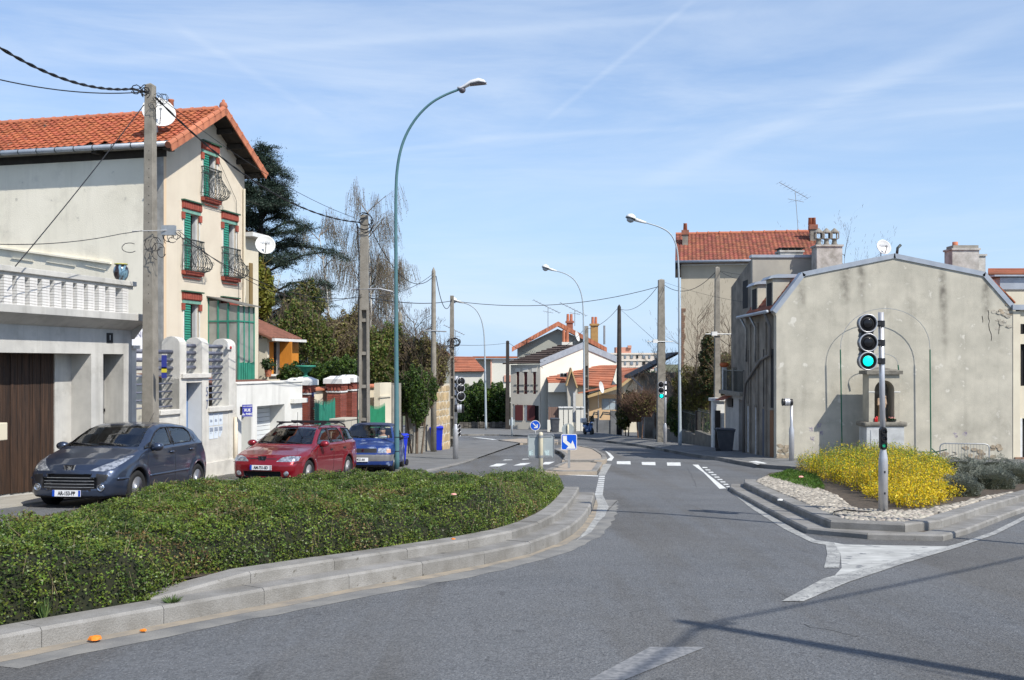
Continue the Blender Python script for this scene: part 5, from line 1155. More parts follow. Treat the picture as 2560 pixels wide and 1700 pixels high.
# ================================================================ cars (and other soft shapes) from distance fields
def sdpoly(px,pz,poly):
 """signed distance of points to polygon (numpy), negative inside"""
 d=np.full(px.shape,1e9);s=np.ones(px.shape);n=len(poly)
 for i in range(n):
  ax,az=poly[i];bx,bz=poly[i-1];ex,ez=bx-ax,bz-az;wx,wz=px-ax,pz-az
  t=np.clip((wx*ex+wz*ez)/(ex*ex+ez*ez+1e-12),0,1);dx,dz=wx-ex*t,wz-ez*t;d=np.minimum(d,dx*dx+dz*dz)
  c1,c2,c3=pz>=az,pz<bz,ex*wz>ez*wx;s=np.where((c1&c2&c3)|(~c1&~c2&~c3),-s,s)
 return s*np.sqrt(d)
def smax(a,b,k):h=np.maximum(k-np.abs(a-b),0)/k;return np.maximum(a,b)+h*h*k*.25
def smin(a,b,k):return-smax(-a,-b,k)
def nets(D,org,h):
 """naive surface nets: field D on a grid -> vertices, quads (outward)"""
 nx,ny,nz=D.shape;I=D<0;idx=-np.ones((nx-1,ny-1,nz-1),int)
 c=np.zeros((nx-1,ny-1,nz-1),int)
 for i in(0,1):
  for j in(0,1):
   for k in(0,1):c+=I[i:nx-1+i,j:ny-1+j,k:nz-1+k]
 m=(c>0)&(c<8);P=np.argwhere(m);idx[m]=np.arange(len(P));V=np.zeros((len(P),3));W_=np.zeros(len(P))
 for ax in range(3):
  for o1 in(0,1):
   for o2 in(0,1):
    a=P.copy();oth=[q for q in range(3)if q!=ax];a[:,oth[0]]+=o1;a[:,oth[1]]+=o2;b=a.copy();b[:,ax]+=1
    da,db=D[tuple(a.T)],D[tuple(b.T)];cr=(da<0)!=(db<0);t=np.where(cr,da/np.where(cr,da-db,1),0)
    q=a.astype(float);q[:,ax]+=t;V+=q*cr[:,None];W_+=cr
 V=V/W_[:,None]*h+np.array(org);F_=[]
 for ax in range(3):
  sl=[slice(None)]*3;sl2=[slice(None)]*3;sl[ax]=slice(0,-1);sl2[ax]=slice(1,None)
  ch=I[tuple(sl)]!=I[tuple(sl2)];E_=np.argwhere(ch);u,v=[(1,2),(2,0),(0,1)][ax]
  E_=E_[(E_[:,u]>0)&(E_[:,v]>0)&(E_[:,u]<D.shape[u]-1)&(E_[:,v]<D.shape[v]-1)]
  def g(a,b):q=E_.copy();q[:,u]-=a;q[:,v]-=b;return idx[tuple(q.T)]
  Q=np.stack([g(1,1),g(0,1),g(0,0),g(1,0)],1);ins=I[tuple(E_.T)];Q[~ins]=Q[~ins][:,::-1];F_.append(Q)
 Fq=np.concatenate(F_);return V,Fq[(Fq>=0).all(1)]
def subm(V,Fq,mask):
 Fs=Fq[mask];u,inv=np.unique(Fs,return_inverse=True);return V[u],inv.reshape(Fs.shape)
m_tyre=mat('tyre',(.018,.018,.018),.85);m_rim=mat('alloy_rim',(.55,.56,.58),.3,.8);m_seat=mat('seat_cloth',(.035,.035,.04),.9);m_inter=mat('dark_interior',(.02,.02,.022),.9)
m_cglass=glass_mat('car_glass',(.90,.96,.93),lo=.10);m_lampg=mat('headlamp',(.55,.57,.60),.12,.55,c2=(.24,.26,.29),sc=16,lo=.42,hi=.58,coat=.8)
m_plate=mat('number_plate_white',(.72,.73,.74),.5);m_chrome=mat('chrome',(.75,.76,.78),.12,1.0)
def car(name,label,O,rz,sp,paint,roofm=None):
 t=bpy.data.objects.new(name,None);COL.objects.link(t);g=zg(O[1]);t.location=(O[0],O[1],g);setp(t,label,'car','parked cars')
 t.rotation_euler=Matrix.Rotation(R(rz),3,'Z').to_euler();t.rotation_euler=(R(-2.86),0,R(rz))
 L,W_,wb,fo,wr=sp['L'],sp['W'],sp['wb'],sp['fo'],sp['wr'];h=.022;prof=sp['prof'];belt=sp['belt'];H=max(z for y,z in prof)
 xs=np.arange(-W_/2-.1,W_/2+.1+h,h);ys=np.arange(-.12,L+.14,h);zs=np.arange(.08,H+.1,h)
 Yg,Zg=np.meshgrid(ys,zs,indexing='ij')
 def halfw(y,z):
  y=np.asarray(y,float);z=np.asarray(z,float)
  b=W_/2-sp.get('nose',.16)*np.clip((.85-y)/.85,0,1)**2.2-sp.get('tail',.12)*np.clip((y-(L-.9))/.9,0,1)**2
  b=b-.035*np.clip((z-.62)/.4,0,1)**2-.05*np.clip((.5-z)/.35,0,1)**2
  bz=belt(y);return b-np.clip(z-bz,0,1)*sp.get('tumble',.42)-.03*np.clip((z-bz)/.06,0,1)
 ds=sdpoly(Yg,Zg,prof);hwg=halfw(Yg,Zg);dl=(np.abs(xs)[:,None,None]-hwg[None])*.93
 Xn=(np.abs(xs)/(W_/2))[:,None,None]
 bow=sp.get('bow',.17)*Xn**2.4;ds3=np.empty((len(xs),len(ys),len(zs)))
 for i,x in enumerate(xs):
  q=min(1.0,abs(x)/(W_/2));bo=sp.get('bow',.17)*q**2.4;fr_=np.clip(1-Yg/1.0,0,1)*bo-np.clip((Yg-(L-.8))/.8,0,1)*bo*.6
  ds3[i]=sdpoly(Yg-fr_,Zg+.055*q**2*np.clip((Zg-.5)/.5,0,1),prof)if False else ds_i(ds,Yg,Zg,fr_,.055*q**2*np.clip((Zg-.5)/.5,0,1),ys,zs)
 D=smax(ds3,dl,sp.get('k',.10))
 D=smax(D,(.17-zs)[None,None,:]+0*D,.05)
 X3=np.abs(xs)[:,None,None]
 for wy in(fo,fo+wb):
  r=np.sqrt((ys[None,:,None]-wy)**2+(zs[None,None,:]-wr)**2);fl=.018*np.exp(-((r-wr-.09)/.06)**2);D=D-fl*(X3>W_/2-.3)
  D=np.maximum(D,-np.maximum(r-(wr+.055),(W_/2-.26)-X3))
 for(x0,x1,z0,z1,dep)in sp.get('holes',()):
  bx=np.maximum(np.maximum(np.abs(xs-(x0+x1)/2)[:,None,None]-(x1-x0)/2,np.abs(zs-(z0+z1)/2)[None,None,:]-(z1-z0)/2),(ys-dep)[None,:,None]);D=np.maximum(D,-bx)
 V,Fq=nets(D,(xs[0],ys[0],zs[0]),h)
 regs=[]
 def snap(poly,a,b,cond):
  nonlocal V
  P=np.array(poly);best=np.full(len(V),1e9);tgt=V[:,[a,b]].copy()
  for i in range(len(P)):
   p,q=P[i-1],P[i];e=q-p;w=V[:,[a,b]]-p;tt=np.clip((w@e)/(e@e),0,1);c=p+tt[:,None]*e;d=np.linalg.norm(V[:,[a,b]]-c,axis=1);m_=d<best;best[m_]=d[m_];tgt[m_]=c[m_]
  m_=(best<h*.55)&cond;V[np.ix_(m_,[a,b])]=tgt[m_]
 used=np.zeros(len(Fq),bool)
 def nrm():
  a,b,c,d=(V[Fq[:,i]]for i in range(4));n=np.cross(c-a,d-b);return n/(np.linalg.norm(n,axis=1)[:,None]+1e-12)
 N0=nrm();outs=[]
 vn=np.zeros_like(V);
 for i in range(4):np.add.at(vn,Fq[:,i],N0)
 vn/=np.linalg.norm(vn,axis=1)[:,None]+1e-9
 sw=sp['side_windows'];scr=sp['screen'];rear=sp.get('rear')
 for poly in sw:snap(poly,1,2,np.abs(vn[:,0])>.6)
 for s_ in(1,-1):
  for poly,nm,m_ in sp['front']:snap([(x*s_,z)for x,z in poly],0,2,(V[:,1]<.8))
 snap(scr,0,2,(vn[:,1]<-.25)&(V[:,1]>.8));
 if rear:snap(rear,0,2,(vn[:,1]>.2)&(V[:,1]>2.5))
 C_=V[Fq].mean(1);N0=nrm()
 def take(nm,m_,mask):
  nonlocal used
  mask=mask&~used;used|=mask
  if mask.any():v,f=subm(V,Fq,mask);outs.append(npmesh(nm,v,f,m_,t,True))
 for poly in sw:
  ins=sdpoly(C_[:,1],C_[:,2],poly)<0
  for s_ in(1,-1):take('side_window',m_cglass,ins&(N0[:,0]*s_>.55))
 take('windscreen',m_cglass,(sdpoly(C_[:,0],C_[:,2],scr)<0)&(N0[:,1]<-.2)&(C_[:,1]>.85))
 if rear:take('rear_window',m_cglass,(sdpoly(C_[:,0],C_[:,2],rear)<0)&(N0[:,1]>.2)&(C_[:,1]>2.5))
 for poly,nm,m_ in sp['front']:
  for s_ in((1,-1)if min(x for x,z in poly)>0 else(1,)):
   pp=[(x*s_,z)for x,z in poly];take(nm,m_,(sdpoly(C_[:,0],C_[:,2],pp)<0)&(C_[:,1]<.80)&(N0[:,1]<.3))
 for poly in sp.get('tail_lights',()):
  for s_ in(1,-1):take('tail_light',mat('tail_light_red',(.45,.01,.02),.2,coat=.5),(sdpoly(C_[:,1],C_[:,2],poly)<0)&(C_[:,0]*s_>W_*.3)&(N0[:,2]<.7))
 inside=(N0[:,2]<-.55)&(C_[:,2]<.35);r_=[np.hypot(C_[:,1]-wy,C_[:,2]-wr)for wy in(fo,fo+wb)]
 arch=((r_[0]<wr+.062)|(r_[1]<wr+.062))&(np.abs(C_[:,0])<W_/2-.02);take('underbody',m_inter,inside|arch)
 for(x0,x1,z0,z1,dep)in sp.get('holes',()):take('grille_recess',m_black,(C_[:,0]>x0-.01)&(C_[:,0]<x1+.01)&(C_[:,2]>z0-.01)&(C_[:,2]<z1+.01)&(C_[:,1]<dep+.05))
 if sp.get('band'):z0,z1=sp['band'];take('bumper',mat('grey_bumper',(.16,.16,.16),.55,c2=(.12,.12,.12),sc=6),(C_[:,2]<z1)&(C_[:,2]>z0)&((C_[:,1]<.45)|(C_[:,1]>L-.4)))
 if roofm:take('roof',roofm,(C_[:,2]>H-.12)&(N0[:,2]>.3))
 take('body',paint,~used)
 def side(y,z,s_):return(s_*(float(halfw(y,z))+.002),y,z)
 for poly in sw:
  for s_ in(1,-1):
   pts=[]
   for i in range(len(poly)):
    a,b=Vector(poly[i]),Vector(poly[(i+1)%len(poly)]);m=max(1,int((b-a).length/.12));pts+=[side(*(a.lerp(b,k/m)),s_)for k in range(m)]
   MB().tube(pts+pts[:2],.013,5).ob('window_seal',m_black,t,True,loc=(0,0,0))
 for line in sp['gaps']:
  for s_ in(1,-1):
   pts=[]
   for a,b in zip(line,line[1:]):
    a,b=Vector(a),Vector(b);m=max(1,int((b-a).length/.1));pts+=[side(*(a.lerp(b,k/m)),s_)for k in range(m)]
   pts.append(side(*line[-1],s_));MB().tube([(p[0]-s_*.003,p[1],p[2])for p in pts],.0065,4).ob('door_gap',m_inter,t,loc=(0,0,0))
 def ysurf(x,z):
  i=int(round((x-xs[0])/h));k=int(round((z-zs[0])/h));c=D[i,:,k];j=int(np.argmax(c<0));a,b=c[j-1],c[j];return ys[j-1]+h*a/(a-b)
 def ztop(x,y):
  i=int(round((x-xs[0])/h));k=int(round((y-ys[0])/h));c=D[i,k,::-1];j=int(np.argmax(c<0));return zs[::-1][j-1]-h*c[j-1]/(c[j-1]-c[j])
 def wheel(x,y,s_):
  w=MB();r=wr;w.lathe([(r*.62,-.09),(r*.93,-.10),(r,-.075),(r,.075),(r*.93,.10),(r*.66,.09),(r*.62,.07),(r*.60,-.07)],n=30,ax='x');o=w.ob('wheel',m_tyre,t,True,loc=(x,y,r))
  MB().lathe([(r*.66,s_*.088),(r*.60,s_*.080),(r*.58,s_*.03),(r*.02,s_*.02)]if s_>0 else[(r*.02,-.02),(r*.58,-.03),(r*.60,-.080),(r*.66,-.088)],n=30,ax='x').ob('rim',m_rim if sp['spokes']else mat('hubcap',(.34,.34,.34),.4,.3),o,True,loc=(0,0,0))
  b=MB()
  for k in range(sp['spokes']or 8):
   a=2*math.pi*k/(sp['spokes']or 8)+.3;ca,sa=math.cos(a),math.sin(a);e=Vector((0,ca,sa));p_=Vector((0,-sa,ca));wd=.045 if sp['spokes']else .02
   b.add([e*(r*.12)+p_*wd+Vector((s_*.075,0,0)),e*(r*.12)-p_*wd+Vector((s_*.075,0,0)),e*(r*.62)-p_*wd*.7+Vector((s_*.085,0,0)),e*(r*.62)+p_*wd*.7+Vector((s_*.085,0,0)),e*(r*.12)+p_*wd+Vector((s_*.03,0,0)),e*(r*.12)-p_*wd+Vector((s_*.03,0,0)),e*(r*.62)-p_*wd+Vector((s_*.03,0,0)),e*(r*.62)+p_*wd+Vector((s_*.03,0,0))],[(0,1,2,3),(3,2,1,0),(0,4,5,1),(2,6,7,3),(1,5,6,2),(3,7,4,0)])
  b.lathe([(r*.16,s_*.04),(r*.14,s_*.09),(r*.02,s_*.092)]if s_>0 else[(r*.02,-.092),(r*.14,-.09),(r*.16,-.04)],n=14,ax='x');b.ob('spokes',m_rim,o,loc=(0,0,0))
  MB().lathe([(r*.56,s_*.022),(r*.56,s_*.026)],n=20,ax='x').ob('brake_disc',m_inter,o,loc=(0,0,0))
 for wy in(fo,fo+wb):
  for s_ in(1,-1):wheel(s_*(W_/2-.115),wy,s_)
 zb=float(belt(1.5))-.14
 MB().box(-W_/2+.14,.9,.26,W_/2-.14,L-.5,.34).ob('floor',m_inter,t,loc=(0,0,0))
 cy=sp['cowl'];MB().prism([(cy+.02,zb-.12),(cy+.08,zb+.09),(cy+.42,zb+.12),(cy+.60,zb-.02),(cy+.60,zb-.3),(cy+.02,zb-.3)],-W_/2+.14,W_/2-.14,'x').ob('dashboard',m_inter,t,loc=(0,0,0))
 sw_m=MB();c0=Vector((.36,cy+.68,zb+.05));sw_m.tube([c0+Vector((.18*math.cos(q),.07*math.sin(q),.17*math.sin(q)))for q in np.linspace(0,2*math.pi,20)],.016,6);sw_m.tube([c0+Vector((-.17,0,0)),c0+Vector((.17,0,0))],.02,5);sw_m.ob('steering_wheel',m_inter,t,True,loc=(0,0,0))
 for sx in(-.36,.36):
  for sy,n_ in((cy+1.05,1),(cy+1.95,0)):
   MB().prism([(sy-.1,.36),(sy+.45,.36),(sy+.62,zb+.20),(sy+.52,zb+.24),(sy+.33,.55),(sy-.1,.56)],sx-.25,sx+.25,'x').ob('seat',m_seat,t,loc=(0,0,0),bev=.03)
   MB().prism([(sy+.54,zb+.24),(sy+.66,zb+.24),(sy+.67,zb+.42),(sy+.58,zb+.42)],sx-.13,sx+.13,'x').ob('headrest',m_seat,t,loc=(0,0,0),bev=.03)
 yr=sp['mirror_y'];MB().cbox((0,yr,H-.20),(.24,.03,.07)).ob('inner_mirror',m_black,t,loc=(0,0,0),bev=.01)
 my,mz=sp['door_mirror']
 for s_ in(1,-1):
  x0=float(halfw(my,mz));o=MB().lathe([(.02,-.07),(.085,-.055),(.10,0),(.105,.045),(.09,.06)],(s_*(x0+.115),my,mz+.03),16,ax='y',sc=(1.1,.80)).ob('door_mirror',sp.get('mirror_mat',paint),t,True,loc=(0,0,0))
  MB().box(min(s_*(x0-.02),s_*(x0+.05)),my-.03,mz-.05,max(s_*(x0-.02),s_*(x0+.05)),my+.03,mz+.02).ob('mirror_foot',m_black,t,loc=(0,0,0))
 for x0,x1 in((-.62,-.05),(-.08,.52)):
  pts=[]
  for q in np.linspace(0,1,6):
   x=x0+(x1-x0)*q;z_=sp['cowlz']+.03+.06*(1-q);
   pts.append((x,ysurf(x,z_)-.02,z_))
  MB().tube(pts,.010,4).ob('wiper',m_black,t,loc=(0,0,0))
 px,pz=sp['plate'];py=min(ysurf(px-.2,pz),ysurf(px+.2,pz),ysurf(px,pz))-.012;pl=MB().box(px-.26,py-.012,pz-.055,px+.26,py,pz+.055).ob('number_plate',m_plate,t,loc=(0,0,0))
 if sp.get('eu'):MB().box(px-.26,py-.015,pz-.055,px-.218,py-.0122,pz+.055).ob('blue_strip',mat('plate_blue',(.01,.07,.45),.5),pl,loc=(0,0,0));MB().box(px+.218,py-.015,pz-.05,px+.258,py-.0122,pz+.05).ob('plate_strip',mat('plate_strip',(.35,.37,.40),.5)if sp['eu']==2 else MATS['plate_blue'],pl,loc=(0,0,0))
 text('plate_text',sp['ptxt'],.092,m_black,pl,(px+.004,py-.016,pz-.003),bold=.002,sx=sp.get('psx',.78),ext=.001)
 return t,ysurf,ztop,halfw,side
def ds_i(ds,Yg,Zg,fy,fz,ys,zs):
 """sample the 2-D field at shifted positions (bilinear)"""
 h=ys[1]-ys[0];a=np.clip((Yg-fy-ys[0])/h,0,len(ys)-1.001);b=np.clip((Zg+fz-zs[0])/h,0,len(zs)-1.001)
 i,j=a.astype(int),b.astype(int);u,v=a-i,b-j
 return ds[i,j]*(1-u)*(1-v)+ds[i+1,j]*u*(1-v)+ds[i,j+1]*(1-u)*v+ds[i+1,j+1]*u*v
def paint(name,c,c2=None,metal=.55):return mat(name,c,.32,metal,c2=c2,sc=1.2,coat=1.0,spec=.5)
p_blue=paint('steel_blue_paint',(.040,.056,.095),metal=.6);p_red=paint('dark_red_paint',(.24,.006,.014),metal=.4);p_navy=paint('faded_navy_paint',(.012,.03,.13),metal=.25)
bl=lambda y:.985+.035*np.clip((np.asarray(y,float)-1.1),0,3)
spA=dict(L=4.21,W=1.76,wb=2.61,fo=.86,wr=.318,belt=bl,nose=.17,bow=.20,k=.13,tumble=.40,cowl=1.12,cowlz=1.03,mirror_y=1.75,door_mirror=(1.42,1.02),plate=(0,.275),eu=1,ptxt='AR-153-PP',spokes=5,prof=[(.10,.17),(.0,.22),(-.02,.42),(.0,.58),(.05,.68),(.16,.765),(.40,.87),(.70,.955),(1.02,1.035),(1.20,1.11),(1.50,1.28),(1.78,1.41),(2.05,1.475),(2.35,1.505),(2.8,1.50),(3.3,1.455),(3.62,1.38),(3.86,1.20),(4.02,1.02),(4.12,.88),(4.20,.66),(4.21,.45),(4.16,.25),(4.08,.17)],side_windows=[[(1.42,1.035),(2.33,1.075),(2.33,1.40),(2.10,1.395),(1.86,1.325),(1.60,1.18)],[(2.43,1.08),(3.22,1.11),(3.30,1.17),(3.26,1.30),(3.12,1.385),(2.43,1.405)],[(1.20,1.035),(1.37,1.03),(1.50,1.14)]],screen=[(-.70,1.055),(.70,1.055),(.66,1.20),(.56,1.42),(.35,1.435),(-.35,1.435),(-.56,1.42),(-.66,1.20)],rear=[(-.55,1.08),(.55,1.08),(.47,1.36),(-.47,1.36)],front=[([(.37,.665),(.60,.655),(.735,.70),(.80,.80),(.825,.93),(.76,.90),(.62,.80),(.45,.71)],'headlight',m_lampg),([(.49,.61),(.69,.595),(.66,.50),(.57,.43),(.49,.41)],'bumper_guard',m_black)],holes=[(-.40,.40,.33,.60,.14),(-.50,.50,.36,.54,.12)],tail_lights=[[(3.98,.78),(4.3,.78),(4.3,1.02),(4.0,1.0)]],gaps=[[(1.28,1.0),(1.20,.75),(1.25,.25),(2.35,.24),(2.38,1.05),(2.40,1.42)],[(2.38,.26),(3.05,.28),(3.20,.60),(3.36,1.0),(3.33,1.2)],[(.62,.70),(1.0,.92),(1.2,.98)]])
cA,ysA,ztA,hwA,sdA=car('hatchback','steel-blue five-door hatchback parked nearest, in front of the garage door',(-7.76,17.85),-6.5,spA,p_blue)
for i,z in enumerate((.375,.43,.485,.54)):
 MB().tube([(x,ysA(x,z+.0)*0+.02+.10*(x/.5)**2*.35,z)for x in np.linspace(-.46+.0*i,.46,9)],.0055,5).ob('grille_bar',m_steel,cA,loc=(0,0,0))
for s_ in(1,-1):
 x,z=s_*.585,.375;y=ysA(x,z);MB().lathe([(.062,.03),(.066,-.015),(.05,-.018),(.045,.0)],(x,y,z),18,ax='y').ob('fog_lamp_ring',m_chrome,cA,True,loc=(0,0,0));MB().lathe([(.046,-.004),(.02,-.012)],(x,y,z),14,ax='y').ob('fog_lamp',m_lampg,cA,True,loc=(0,0,0))
def badge(par,ysf,z,s,mt=m_chrome):
 y=ysf(0,z)-.012
 MB().prism([(-.10*s,z+.055*s),(-.06*s,z-.06*s),(.06*s,z-.06*s),(.10*s,z+.055*s),(.085*s,z+.055*s),(.05*s,z-.045*s),(-.05*s,z-.045*s),(-.085*s,z+.055*s)],y-.012,y,'y').ob('badge_frame',mt,par,loc=(0,0,0))
 MB().prism([(-.085*s,z+.054*s),(-.05*s,z-.044*s),(.05*s,z-.044*s),(.085*s,z+.054*s)],y-.004,y+.02,'y').ob('badge_field',m_black,par,loc=(0,0,0))
 lion=[(-.035,-.035),(-.02,-.01),(-.045,.0),(-.02,.012),(-.035,.035),(-.005,.04),(.01,.02),(.04,.035),(.025,.008),(.04,-.005),(.015,-.012),(.03,-.035),(.0,-.018)]
 MB().prism([(x*s,z+q*s)for x,q in lion],y-.014,y-.005,'y').ob('badge_emblem',mt,par,loc=(0,0,0))
badge(cA,ysA,.70,1.15)
for s_ in(1,-1):
 for y,z in((2.22,.93),(3.12,.955)):c=sdA(y,z,s_);MB().lathe([(.02,-.09),(.022,0),(.02,.09)],(c[0]+s_*.018,c[1],c[2]),8,ax='y').ob('door_handle',p_blue,cA,True,loc=(0,0,0));MB().lathe([(.045,-.06),(.045,.06)],(c[0]-s_*.030,c[1],c[2]),8,ax='y').ob('handle_recess',m_inter,cA,True,loc=(0,0,0))
 MB().tube([sdA(y,.52+.02*(y-1.3),s_)for y in np.linspace(1.3,3.0,10)],.022,5).ob('side_moulding',p_blue,cA,True,loc=(0,0,0))
 y=.42;MB().tube([sdA(y,.52,s_)for y in np.linspace(.22,.52,5)],.026,5).ob('bumper_strip',p_blue,cA,True,loc=(0,0,0))
MB().tube([(0,3.0,ztA(0,3.0)-.01),(.0,3.22,ztA(0,3.0)+.2)],.005,4).ob('aerial',m_black,cA,loc=(0,0,0))
bl2=lambda y:.90+.02*np.clip((np.asarray(y,float)-1.1),0,3)
spB=dict(L=4.34,W=1.70,wb=2.58,fo=.80,wr=.295,belt=bl2,nose=.15,bow=.17,k=.10,tumble=.44,cowl=1.18,cowlz=.92,mirror_y=1.75,door_mirror=(1.45,.92),plate=(0,.44),eu=2,ptxt='AM-751-SD',spokes=0,prof=[(.10,.17),(.02,.22),(-.02,.36),(-.02,.50),(.03,.58),(.07,.66),(.20,.725),(.60,.82),(1.05,.90),(1.18,.95),(1.50,1.14),(1.85,1.31),(2.10,1.37),(2.5,1.40),(3.4,1.405),(3.85,1.37),(4.02,1.22),(4.20,.95),(4.28,.75),(4.33,.55),(4.33,.35),(4.2,.17)],side_windows=[[(1.36,.945),(2.28,.965),(2.28,1.31),(2.05,1.30),(1.70,1.14)],[(2.36,.97),(3.02,.98),(3.14,1.00),(3.14,1.20),(3.02,1.315),(2.36,1.315)],[(3.25,1.0),(4.00,1.03),(3.84,1.29),(3.30,1.315)]],screen=[(-.70,.945),(.70,.945),(.64,1.10),(.54,1.31),(.3,1.335),(-.3,1.335),(-.54,1.31),(-.64,1.10)],rear=[(-.56,1.02),(.56,1.02),(.50,1.28),(-.50,1.28)],front=[([(.33,.575),(.68,.57),(.78,.59),(.80,.69),(.60,.705),(.45,.67)],'headlight',m_lampg),([(-.33,.625),(.33,.625),(.33,.645),(-.33,.645)],'grille_slot',m_black)],holes=[(-.44,.44,.24,.345,.12)],tail_lights=[[(4.10,.70),(4.4,.70),(4.4,.98),(4.12,.98)]],gaps=[[(1.26,.92),(1.20,.70),(1.22,.25),(2.30,.25),(2.32,.95),(2.32,1.33)],[(2.33,.25),(2.95,.27),(3.08,.50),(3.20,.95),(3.2,1.25)],[(.70,.70),(1.0,.84),(1.2,.90)],[(.05,.555),(.45,.545)]])
cB,ysB,ztB,hwB,sdB=car('estate_car','dark red estate car with black roof bars parked beside the white garage wall',(-5.71,23.3),-11.3,spB,p_red)
badge(cB,ysB,.635,1.1)
for s_ in(1,-1):
 x,z=s_*.57,.31;y=ysB(x,z);MB().lathe([(.06,.03),(.062,-.01),(.04,-.02),(.01,-.024)],(x,y,z),16,ax='y').ob('fog_lamp',m_lampg,cB,True,loc=(0,0,0))
 P=[(s_*(float(hwB(y,1.33))-.04),y,ztB(s_*.5,y)+dz)for y,dz in((1.95,-.03),(2.1,.035),(2.5,.065),(3.4,.065),(3.75,.03),(3.85,-.03))];MB().tube(P,.018,6).ob('roof_rail',m_black,cB,True,loc=(0,0,0))
 for y,z in((2.15,.80),(3.05,.82)):c=sdB(y,z,s_);MB().box(c[0]-.01,y-.07,z-.02,c[0]+.012,y+.07,z+.02).ob('door_handle',m_black,cB,loc=(0,0,0))
 MB().tube([sdB(y,.50,s_)for y in np.linspace(.10,4.2,30)if abs(y-.8)>.36 and abs(y-3.38)>.36 and y<3],.014,4).ob('side_moulding',p_red,cB,True,loc=(0,0,0))if False else None
for y,lift in((2.25,.09),(3.15,.09)):z=ztB(0,y);MB().tube([(-.66,y,z+.075),(.66,y,z+.075)],.020,6).ob('roof_bar',m_black,cB,loc=(0,0,0));[MB().cbox((s_*.56,y,z+.045),(.07,.07,.07)).ob('bar_foot',m_black,cB,loc=(0,0,0))for s_ in(1,-1)]
MB().tube([(.0,2.0,ztB(0,2.0)-.01),(.12,1.72,ztB(0,2.0)+.36)],.005,4).ob('aerial',m_black,cB,loc=(0,0,0))
bl3=lambda y:.93+.01*np.clip((np.asarray(y,float)-1.1),0,3)
p_hood=mat('sun_worn_navy_paint',(.012,.035,.16),.4,.2,c2=(.014,.045,.20),sc=3,coat=.4,spots=((.22,.28,.42),3.4,.565))
spC=dict(L=3.85,W=1.64,wb=2.44,fo=.74,wr=.285,belt=bl3,nose=.10,bow=.11,k=.08,tumble=.42,cowl=1.10,cowlz=.95,mirror_y=1.6,door_mirror=(1.32,.96),plate=(-.10,.40),ptxt='PP 8922 AH',psx=.72,spokes=0,prof=[(.06,.18),(-.02,.26),(-.04,.40),(-.02,.53),(.03,.56),(.07,.72),(.20,.79),(.6,.86),(1.0,.92),(1.12,.97),(1.45,1.19),(1.72,1.35),(1.95,1.39),(2.4,1.41),(3.1,1.38),(3.35,1.30),(3.62,1.0),(3.74,.88),(3.82,.6),(3.84,.35),(3.75,.18)],side_windows=[[(1.25,.975),(2.25,.985),(2.25,1.31),(1.95,1.305),(1.60,1.15)],[(2.33,.985),(3.2,1.0),(3.05,1.28),(2.33,1.315)]],screen=[(-.68,.965),(.68,.965),(.63,1.12),(.55,1.32),(.3,1.345),(-.3,1.345),(-.55,1.32),(-.63,1.12)],rear=[(-.55,1.0),(.55,1.0),(.50,1.26),(-.50,1.26)],front=[([(.40,.575),(.64,.575),(.64,.70),(.42,.71)],'headlight',m_lampg),([(.645,.575),(.76,.585),(.75,.69),(.645,.70)],'indicator',mat('indicator_orange',(.55,.33,.22),.2,coat=.5)),([(-.38,.585),(.38,.585),(.38,.705),(-.38,.705)],'grille',m_black)],band=(.36,.535),gaps=[[(1.2,.95),(1.15,.3),(2.28,.28),(2.29,1.32)]],mirror_mat=m_black)
cC,ysC,ztC,hwC,sdC=car('small_hatchback','faded dark blue small hatchback parked behind the red estate car',(-4.13,28.3),0,spC,p_hood,mat('matt_worn_roof',(.035,.045,.09),.6,c2=(.05,.06,.10),sc=3))
text('badge','S',.11,m_chrome,cC,(0,ysC(0,.645)-.012,.645),bold=.006,sx=1.3)
# ================================================================ right side and far end
m_gable=mat('stained_grey_render',(.54,.505,.415),.95,c2=(.42,.395,.325),sc=1.3,bump=.6,bsc=45,streak=.26,dirt=.34,fine=.06,det=12,spots=((.62,.59,.51),2.6,.62))
def add_stains(m,ells,col=(.10,.09,.075)):
 nt=m.node_tree;N=nt.nodes;L=nt.links;b=N['Principled BSDF'];cur=b.inputs['Base Color'].links[0].from_socket
 tc=N.new('ShaderNodeTexCoord');nz=N.new('ShaderNodeTexNoise');nz.inputs['Scale'].default_value=4;nz.inputs['Detail'].default_value=8;L.new(tc.outputs['Object'],nz.inputs[0])
 for(x,z,rx,rz,a)in ells:
  mp=N.new('ShaderNodeMapping');mp.vector_type='TEXTURE';mp.inputs['Location'].default_value=(x,0,z);mp.inputs['Scale'].default_value=(rx,40,rz);L.new(tc.outputs['Object'],mp.inputs[0])
  ln=N.new('ShaderNodeVectorMath');ln.operation='LENGTH';L.new(mp.outputs[0],ln.inputs[0]);mr=N.new('ShaderNodeMapRange');mr.interpolation_type='SMOOTHSTEP'
  L.new(ln.outputs['Value'],mr.inputs[0]);mr.inputs[1].default_value=0;mr.inputs[2].default_value=1;mr.inputs[3].default_value=a*.85;mr.inputs[4].default_value=0
  mu=N.new('ShaderNodeMath');mu.operation='MULTIPLY';L.new(mr.outputs[0],mu.inputs[0]);m2=N.new('ShaderNodeMapRange');L.new(nz.outputs[0],m2.inputs[0]);m2.inputs[1].default_value=.3;m2.inputs[2].default_value=.6;L.new(m2.outputs[0],mu.inputs[1])
  mx=N.new('ShaderNodeMix');mx.data_type='RGBA';L.new(mu.outputs[0],mx.inputs[0]);L.new(cur,mx.inputs[6]);mx.inputs[7].default_value=(*col,1);cur=mx.outputs[2]
 L.new(cur,b.inputs['Base Color'])
